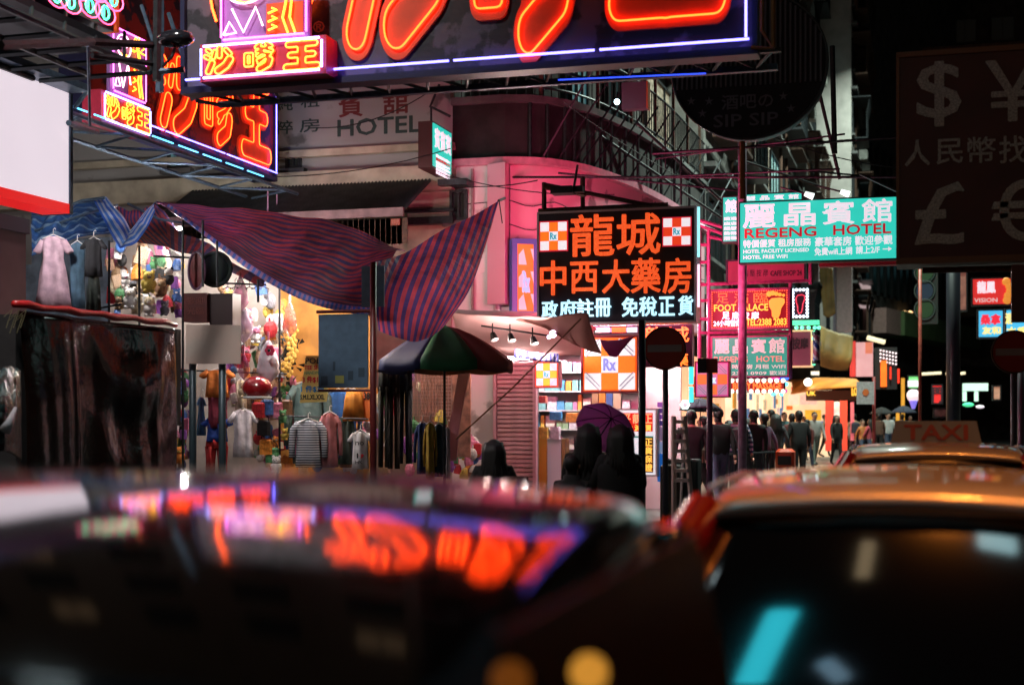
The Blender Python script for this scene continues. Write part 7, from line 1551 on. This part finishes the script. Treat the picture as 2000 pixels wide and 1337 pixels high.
for i, (px, d, h, fc, tp, po, lb) in enumerate([(1668, 52, 1.72, B, tan_, 'stand', 'tan clad passer-by just right of the red banner'), (1652, 57, 1.55, B-.8, lgt, 'walk', 'pale clad passer-by between the woman in black and the red pole'), (1699, 50, 1.52, B+.9, prd, 'walk', 'passer-by in pinkish red left of the thin dark red pole'), (1716, 54, 1.72, B, brn_, 'walk2', 'passer-by in brown right of the thin dark red pole'),
        (1735, 55, 1.76, .2, wht, 'walk', 'passer-by in a white shirt in the far crowd'), (1746, 60, 1.60, B+.5, blk_, 'walk2', 'passer-by in black beside the yellow lit strip'), (1762, 58, 1.72, B, dgr, 'walk', 'far passer-by under the navy umbrella'), (1778, 66, 1.66, .1, bge, 'stand', 'far passer-by in beige left of the taxi sign'), (1423, 28.5, 1.52, B+.6, teal_, 'phone', 'short passer-by in teal behind the broad one in black'),
        (1372, 25, 1.60, B+1.1, brn_, 'walk', 'passer-by in brown between the stepladder and the slim violet pole'), (1577, 40, 1.52, B-.7, mrn, 'walk', 'short passer-by in maroon behind the man in pale grey'), (1611, 56, 1.7, 1.2, bge, 'walk', 'far passer-by in beige in front of the lit restaurant'), (1505, 36, 1.78, B+.9, tan_, 'phone', 'tall passer-by in tan left of the litter bin'), (1457, 33, 1.56, -1.2, lgt, 'walk', 'pale clad passer-by peeping from behind the mauve pole'), (1532, 44, 1.74, .3, teal_, 'walk2', 'passer-by in teal facing the camera behind the litter bin'), (1570, 52, 1.62, .1, wht, 'stand', 'far passer-by in white before the lit restaurant')]):
    person(lb, px, d, h, fc, (tp, blk_ if i % 2 else jns), po, bool(i % 2), i in (2, 5, 8, 13), bulk=.92+.06*(i % 5), extra=(backpack(nvy) if i % 4 == 0 else bagged(brn_) if i % 4 == 1 else None))
umb('black umbrella over the far crowd by the thin dark red pole', 1722, 808, 50, 24, [blk_], (0, 0, 1))
umb('navy umbrella low over the far crowd left of the taxi sign', 1765, 806, 52, 26, [nvy], (0, 0, 1))
umb('dark navy umbrella above the walkers by the slim violet pole', 1368, 800, 23.5, 42, [nvy], (0, .1, 1))
T = thing('lit_strip', 'tall narrow amber lit shop strip in the far crowd', 'sign', tuple(at(1757, 800, 58)))
g = FY(at(1757, 800, 58).y)
for x0, y0, x1, y1 in ((1760, 738, 1767, 860), (1750, 800, 1757, 860)): mb = MB(); mb.fbox(g, *g.rect(x0, y0, x1, y1), -.1, 0); part(T, 'panel', mb, M('amber_strip', (.8, .4, .05), em=(.75, .32, .03), es=.8, nz=.3, ns=2))
T = thing('street_stool', 'dark chair back standing right of the lone silhouetted person', 'chair', tuple(at(1005, 980, 12.8)))
f = FY(at(1005, 940, 12.8).y); r = f.rect(982, 930, 1030, 944); mb = MB(); mb.fbox(f, r[0], r[1], r[2]-.25, r[3], -.03, 0); part(T, 'backrest', mb, M('dark_red_brown_vinyl', (.06, .02, .02), .4)); 
mb = MB(); mb.fbox(f, r[0], r[1], r[2]-.75, r[2]-.7, -.45, 0); part(T, 'seat', mb, MATS['dark_red_brown_vinyl'])
for a_ in (r[0]+.02, r[1]-.02):
    for o in (-.02, -.42): mb = MB(); mb.fbox(f, a_-.015, a_+.015, 0, r[3]-.02 if o > -.1 else r[2]-.76, o-.015, o+.015); part(T, 'leg', mb, steel)

# ================================================================== vehicles
silver = M('silver_roof_paint', (.5, .49, .47), .38, .3, coat=.8, nz=.04, ns=2)
taxired = M('taxi_red_paint', (.22, .007, .006), .3, .1, coat=1)
carblack = M('black_car_paint', (.006, .006, .007), .06, .0, coat=1, spec=1.)
carblack.node_tree.nodes['Principled BSDF'].inputs['Coat IOR'].default_value = 2.3
carblack.node_tree.nodes['Principled BSDF'].inputs['Coat Roughness'].default_value = .065
sideglass = M('dusty_side_glass', (.004, .004, .004), .4, spec=.3)
carglass = M('car_glass', (.002, .0025, .003), .085, spec=.6)
chrome = M('chrome', (.6, .6, .6), .12, 1.)
def loft(st, n=20, p=4.):
    "stations (y, halfwidth, zbottom, ztop): rounded box sections"
    R_ = []
    for y, w, z0, z1 in st:
        c, hz = (z0+z1)/2, (z1-z0)/2
        R_.append([(w*abs(cos(t))**(2/p)*(1 if cos(t) > 0 else -1), y, c+hz*abs(sin(t))**(2/p)*(1 if sin(t) > 0 else -1)) for t in [2*pi*(k+.5)/n for k in range(n)]])
    return MB().rings(R_, True)
def wheel(T, x, y, s):
    mb = MB(); n = 22; R_ = [[(x+s*xx, y+rr*cos(2*pi*k/n), .31+rr*sin(2*pi*k/n)) for k in range(n)] for xx, rr in ((-.16, .2), (-.16, .29), (-.12, .31), (.0, .31), (.03, .29), (.03, .2))]
    mb.rings(R_, False); w = obj('wheel', mb.mesh('wheel'), black, T, True)
    mb = MB(); mb.rings([[(x+s*xx, y+rr*cos(2*pi*k/n), .31+rr*sin(2*pi*k/n)) for k in range(n)] for xx, rr in ((-.15, .2), (.0, .2), (.01, .08), (.03, .02))], True); obj('hubcap', mb.mesh('hubcap'), chrome, w, True)
def taxi(label, loc):
    T = thing('taxi', label, 'taxi', loc, 'red taxis queueing in the lane', rz=0.0001)
    O = lambda nm, mb, m, par=None, sm=False: obj(nm, mb.mesh(nm), m, par or T, sm)
    b = O('body', loft([(0, .66, .34, .80), (.06, .80, .24, .92), (.5, .845, .2, .95), (1.2, .85, .2, .94), (2.4, .855, .2, .92), (3.6, .85, .2, .92), (4.3, .82, .22, .86), (4.62, .76, .28, .78), (4.68, .62, .38, .7)], 28, 7), taxired, None, True)
    # roof: cambered panel with rolled rear and side edges
    G = []
    for i in range(37):
        u = -1+2*i/36; L = []
        for j in range(33):
            v = j/32; y = 1.34+v*1.92; w = .60-.03*abs(2*v-1)**3
            ed = max(0, abs(u)-.86)/.14; x = u*w*(1 if ed == 0 else 1)
            z = 1.505-.035*u*u-.028*(2*v-1)**2-.075*ed**2.2-.04*max(0, (.10-v)/.10)**2-.03*max(0, (v-.93)/.07)**2
            L.append((x, y, z))
        G.append(L)
    mb = MB(); mb.grid(G[::-1], .02); rf = O('roof', mb, silver, None, True)
    for s in (-1, 1): mb = MB(); mb.tube([(s*.57, 1.42, 1.475), (s*.575, 1.8, 1.49), (s*.58, 2.4, 1.493), (s*.57, 3.1, 1.468)], .011, 5); O('gutter', mb, chrome, rf)
    def quadgrid(c00, c10, c01, c11, bulge, n=12):
        G = []
        for i in range(n+1):
            u = i/n; L = []
            for j in range(n+1):
                v = j/n; p = Vector(c00)*(1-u)*(1-v)+Vector(c10)*u*(1-v)+Vector(c01)*(1-u)*v+Vector(c11)*u*v; L.append(p+Vector(bulge)*(4*u*(1-u)*.7+4*v*(1-v)*.3))
            G.append(L)
        return MB().grid(G, .006)
    rw = O('rear_window', quadgrid((-.66, .86, .945), (.66, .86, .945), (-.52, 1.345, 1.40), (.52, 1.345, 1.40), (0, -.075, .03)), carglass, None, True)
    O('rubber_seal', MB().tube([(-.53, 1.33, 1.405), (-.3, 1.275, 1.425), (0, 1.26, 1.43), (.3, 1.275, 1.425), (.53, 1.33, 1.405)], .012, 6), black, rw)
    O('windscreen', quadgrid((-.52, 3.24, 1.41), (.52, 3.24, 1.41), (-.68, 3.85, .93), (.68, 3.85, .93), (0, .07, .03)), carglass, None, True)
    for s in (-1, 1):
        O('side_window', quadgrid((s*.79, 1.35, .94), (s*.79, 2.3, .94), (s*.595, 1.55, 1.41), (s*.60, 2.3, 1.43), (s*.012, 0, 0)), carglass, None, True)
        O('side_window', quadgrid((s*.79, 2.4, .94), (s*.79, 3.6, .93), (s*.60, 2.38, 1.43), (s*.585, 3.15, 1.41), (s*.012, 0, 0)), carglass, None, True)
        for a, b_, r in (((s*.77, .92, .92), (s*.57, 1.40, 1.43), .085), ((s*.80, 2.35, .92), (s*.60, 2.34, 1.44), .035), ((s*.79, 3.68, .92), (s*.57, 3.22, 1.42), .035)):
            mid = (Vector(a)+Vector(b_))/2+Vector((s*.01, 0, .015)); O('pillar', MB().tube([a, mid, b_], [r*1.25, r, r*.7], 10), taxired, None, True)
        O('tail_light', MB().bbox(*(sorted((s*.50, s*.80))), -.012, .1, .62, .8, .02), M('tail_lamp_red', (.4, .01, .01), .2, em=(.8, .01, .01), es=.5))
        O('head_light', MB().bbox(*(sorted((s*.45, s*.74))), 4.55, 4.70, .56, .72, .02), M('head_lamp_glass', (.6, .6, .6), .1))
        m_ = O('wing_mirror', MB().bbox(*(sorted((s*.86, s*1.0))), 3.35, 3.43, .93, 1.06, .02), black)
        for y in (.95, 3.75): wheel(T, s*.80, y, s)
        for y in (1.9, 2.9): O('door_handle', MB().box(*(sorted((s*.85, s*.875))), y, y+.16, .78, .81), chrome)
        O('headrest', MB().bbox(*(sorted((s*.22, s*.48))), 2.15, 2.27, .85, 1.18, .03), M('brown_seat', (.08, .05, .03), .6))
    O('rear_bumper', MB().bbox(-.8, .8, -.09, .05, .3, .5, .03), chrome); O('front_bumper', MB().bbox(-.78, .78, 4.62, 4.78, .3, .48, .03), chrome)
    pl = O('number_plate', MB().box(-.24, .24, -.105, -.092, .36, .47), M('yellow_plate', (.7, .5, .03), .5))
    # roof sign
    mb = MB(); z0, z1 = 1.51, 1.675
    mb.hexa([(-.32, 2.30, z0), (.32, 2.30, z0), (.32, 2.56, z0), (-.32, 2.56, z0), (-.285, 2.36, z1), (.285, 2.36, z1), (.285, 2.50, z1), (-.285, 2.50, z1)])
    sg = O('taxi_sign', mb, M('taxi_sign_plastic', (.15, .19, .23), .4))
    O('sign_base', MB().bbox(-.34, .34, 2.28, 2.58, 1.488, 1.512, .01), black, sg)
    v, f = glyphs('TAXI', .02)
    for sh, (dx, dz) in enumerate(((0, 0), (.004, 0), (-.004, 0), (0, .004))):
        pass
    lb = MB()
    for k, (dx, dz) in enumerate(((0, 0), (.006, 0), (-.006, 0), (0, .005), (0, -.005))): lb.add([(-.22+.44*x+dx, 2.30+.06*((.03+.11*y))/(z1-z0)-.004-(.002 if zz > 0 else 0)-.0004*k, z0+.03+.105*y+dz) for x, y, zz in v], f)
    O('sign_lettering', lb, M('dark_red_letters', (.25, .01, .015), .5), sg)
    O('aerial', MB().tube([(-.5, 4.0, .93), (-.52, 3.9, 1.35)], .005, 4), steel)
    return T
t1 = taxi('nearest red taxi with a silver roof filling the lower right of the view', (-.06, 2.93, 0))
t2 = taxi('second red taxi with an orange lit roof sign ahead of the nearest one', (.10, 8.55, 0))
for o in list(t1.children):
    if o.name.startswith('taxi_sign'):
        for c in list(o.children): bpy.data.objects.remove(c)
        bpy.data.objects.remove(o)
carglass.node_tree.nodes['Principled BSDF'].inputs['IOR'].default_value = 1.9
# black people carrier crossing right in front of the camera, nose to the left
K = thing('black_car', 'out of focus black car crossing in front with red neon mirrored in its roof', 'car', (-.37, 1.86, 0), rz=0.0001)
O = lambda nm, mb, m, par=None, sm=False: obj(nm, mb.mesh(nm), m, par or K, sm)
# local axes: x runs along the car (nose at -x), y across
def kroof(X, Y):
    "height of the roof skin"
    u = (X+1.35)/1.35; v = Y/.66
    z = 1.604-.087*(Y-.576)**2-.076*max(0, X+.864)**2
    e = max(0, -v-.257)/.743; z -= .025*e**2
    e = max(0, v-.85)/.15; z -= .03*e**2
    e = max(0, abs(u)-.93)/.07; z -= .05*e**2; return z
G = [[(-2.7+2.7*i/80+(-.015-.045*(-1+2*j/60))*(i/80)**6, -.66+1.32*j/60, kroof(-2.7+2.7*i/80, -.66+1.32*j/60)) for j in range(61)] for i in range(81)]
mb = MB(); mb.grid(G, .02); rf = O('roof', mb, carblack, None, True)
def loftx(st, n=24, p=6.):
    R_ = []
    for x, w, z0, z1 in st:
        c, hz = (z0+z1)/2, (z1-z0)/2; R_.append([(x, w*abs(cos(t))**(2/p)*(1 if cos(t) > 0 else -1), c+hz*abs(sin(t))**(2/p)*(1 if sin(t) > 0 else -1)) for t in [2*pi*(k+.5)/n for k in range(n)]])
    return MB().rings(R_, True)
O('body', loftx([(.10, .7, .35, .95), (.06, .82, .25, 1.03), (-.3, .85, .22, 1.05), (-1.5, .86, .2, 1.03), (-3.2, .86, .2, 1.0), (-4.2, .82, .25, .92), (-4.45, .7, .35, .8)]), carblack, None, True)
def pane(nm, pts, par=None): return O(nm, MB().grid([[Vector(pts[0]).lerp(Vector(pts[1]), j/6) for j in range(7)], [Vector(pts[3]).lerp(Vector(pts[2]), j/6) for j in range(7)]], .006), sideglass)
for s in (-1, 1):
    for x0, x1 in ((-.28, -1.15), (-1.22, -2.25), (-2.32, -3.1)):
        pane('side_window', [(x0, s*.84, 1.03), (x1, s*.84, 1.02), (max(x1, -2.72), s*.668, kroof(max(x1, -2.6), s*.655)-.02), (x0-.02, s*.668, kroof(x0, s*.655)-.02)])
    for a, b_ in (((-.12, s*.82, 1.02), (-.06, s*.64, kroof(-.08, s*.64)-.035)), ((-1.18, s*.84, 1.02), (-1.18, s*.66, 1.51)), ((-3.2, s*.82, 1.0), (-2.68, s*.62, kroof(-2.6, s*.6)-.03))): O('pillar', MB().tube([a, b_], [.06, .035], 8), carblack, None, True)
    for x in (-.75, -3.6): 
        mb = MB(); n = 20; mb.rings([[(x+rr*cos(2*pi*k/n), s*yy, .32+rr*sin(2*pi*k/n)) for k in range(n)] for yy, rr in ((.68, .2), (.68, .3), (.85, .31), (.87, .28), (.87, .2))], False); w = O('wheel', mb, black, None, True)
        mb = MB(); mb.rings([[(x+rr*cos(2*pi*k/n), s*yy, .32+rr*sin(2*pi*k/n)) for k in range(n)] for yy, rr in ((.84, .2), (.86, .1), (.865, .02))], True); O('hubcap', mb, chrome, w, True)
pane('rear_window', [(.07, -.74, 1.05), (.07, .74, 1.05), (-.01, .60, 1.50), (-.01, -.60, 1.50)]); pane('windscreen', [(-3.35, -.74, 1.0), (-3.35, .74, 1.0), (-2.69, .58, 1.55), (-2.69, -.58, 1.55)])
tl = O('tail_light', MB().bbox(-.03, .05, -.80, -.70, 1.05, 1.40, .01), M('dark_lens', (.05, .01, .01), .1, coat=1))
# glowing beads added off the near rear corner in place of orange lamp highlights
glint = M('amber_highlight', (.9, .5, .1), em=(1, .42, .05), es=2.6); glint2 = M('amber_highlight_dim', (.6, .2, .03), em=(.75, .2, .02), es=.55)
def wpart(nm, p, r, m): 
    q = p-Vector((-.37, 1.86, 0)); return O(nm, MB().sphere(q, r, nu=12, nv=8), m, tl, True)
wpart('indicator_bulb', at(1150, 1312, 1.16), .0075, glint); wpart('indicator_bulb', at(996, 1326, 1.14), .0085, glint2)
# sodium street lamp over the lane, out of view above, that tints the taxi roofs
L = thing('street_lamp', 'sodium street lamp on a tall arm over the lane above the taxis', 'street lamp', (4.4, 6.4, 0))
part(L, 'pole', MB().tube([(4.4, 6.4, 0), (4.4, 6.4, 8.2), (4.1, 6.4, 8.7), (1.0, 6.4, 8.8)], [.11, .08, .06, .05], 10), steel, True)
part(L, 'lamp_head', MB().bbox(.25, 1.0, 6.25, 6.55, 8.72, 8.88, .04), steel)
part(L, 'lamp_glass', MB().box(.3, .85, 6.29, 6.51, 8.68, 8.715), M('sodium_glass', (.9, .6, .3), em=(1, .4, .07), es=16))
ld = bpy.data.lights.new('sodium_light', 'AREA'); ld.shape = 'RECTANGLE'; ld.size = .5; ld.size_y = .22; ld.spread = radians(76); ld.energy = 118; ld.color = (1, .27, .035)
lo = bpy.data.objects.new('sodium_light', ld); COL.objects.link(lo); lo.parent = L; lo.location = (.57-4.4, 0, 8.66)
# cool white street lamp on the corner to the left, out of view above
L = thing('street_lamp', 'cool white street lamp high over the crossing on the left', 'street lamp', (-7.0, 8.0, 0))
part(L, 'pole', MB().tube([(-12.5, 8, 0), (-12.5, 8, 9.2), (-12, 8, 9.8), (-7.5, 8, 9.95)], [.11, .08, .06, .05], 10), steel, True)
part(L, 'lamp_head', MB().bbox(-7.5, -6.6, 7.85, 8.15, 9.86, 10.02, .04), steel)
part(L, 'lamp_glass', MB().box(-7.4, -6.75, 7.9, 8.1, 9.82, 9.855), M('cool_lamp_glass', (.9, .95, 1), em=(.75, .95, 1), es=14))
ld = bpy.data.lights.new('street_light', 'AREA'); ld.shape = 'RECTANGLE'; ld.size = .6; ld.size_y = .2; ld.spread = radians(105); ld.energy = 330; ld.color = (1, .93, .9)
lo = bpy.data.objects.new('street_light', ld); COL.objects.link(lo); lo.parent = L; lo.location = (-.07, 0, 9.8); lo.rotation_euler = Vector((-.35, .55, -.8)).to_track_quat('-Z', 'Y').to_euler()
for i, (lb, x, y, z, en) in enumerate((('pale unseen fill lamp added high over the middle of the side street', -1.2, 31, 13.2, 900), ('far pale added fill lamp hung high over the side street', -.8, 46, 16.2, 1500), ('unseen fill lamp added above the far crowd', .5, 66, 21, 1500))):  # unseen hanging lamps added as fill for the dark facades and the crowd
    L = thing('street_lamp', lb, 'street lamp', (x, y, z)); part(L, 'cable', MB().tube([(x-3.6, y, z+.8), (x, y, z+.15), (x+6.3, y, z+.9)], .012, 4), steel); part(L, 'lamp_head', MB().bbox(x-.35, x+.35, y-.12, y+.12, z+.005, z+.14, .03), steel)
    ld = bpy.data.lights.new('lamp_light', 'AREA'); ld.shape = 'RECTANGLE'; ld.size = .6; ld.size_y = .2; ld.energy = en*1.6; ld.spread = radians(130); ld.color = (.8, 1, .86); lo = bpy.data.objects.new('lamp_light', ld); COL.objects.link(lo); lo.parent = L; lo.location = (0, 0, -.01)
# turquoise and white signs hung overhead behind the view: mirrored in the taxi's rear window
def overhead(label, c, sz, m, rz=0, nm='light_box'):
    T = thing(nm, label, 'light box', c, rz=rz); obj('panel', MB().bbox(-sz[0]/2, sz[0]/2, -sz[1]/2, sz[1]/2, 0, sz[2], .02).mesh('panel'), m, T); obj('casing', MB().box(-sz[0]/2-.04, sz[0]/2+.04, -sz[1]/2-.04, sz[1]/2+.04, sz[2]+.002, sz[2]+.1).mesh('casing'), steel, T)
overhead('long turquoise light box hung high over the near lane', (-1.93, 2.4, 6.2), (.36, 2.6, .35), M('overhead_turquoise', (.1, .7, .7), em=(.03, .55, .68), es=7), rz=-.30)
overhead('slim amber light box hung high over the near lane', (-.54, 4.53, 6.2), (.16, .75, .3), M('overhead_amber', (.8, .7, .5), em=(.8, .6, .35), es=1.6), rz=-.1)
overhead('short pale blue light box hung high over the near lane', (-.95, 2.2, 6.3), (.22, .5, .3), M('overhead_blue', (.6, .7, .9), em=(.35, .6, .8), es=2.2), rz=.5)
overhead('white light box hung high over the near lane', (1.04, 5.12, 6.2), (.42, .34, .3), M('overhead_white', (.8, .8, .8), em=(.45, .75, .8), es=4))
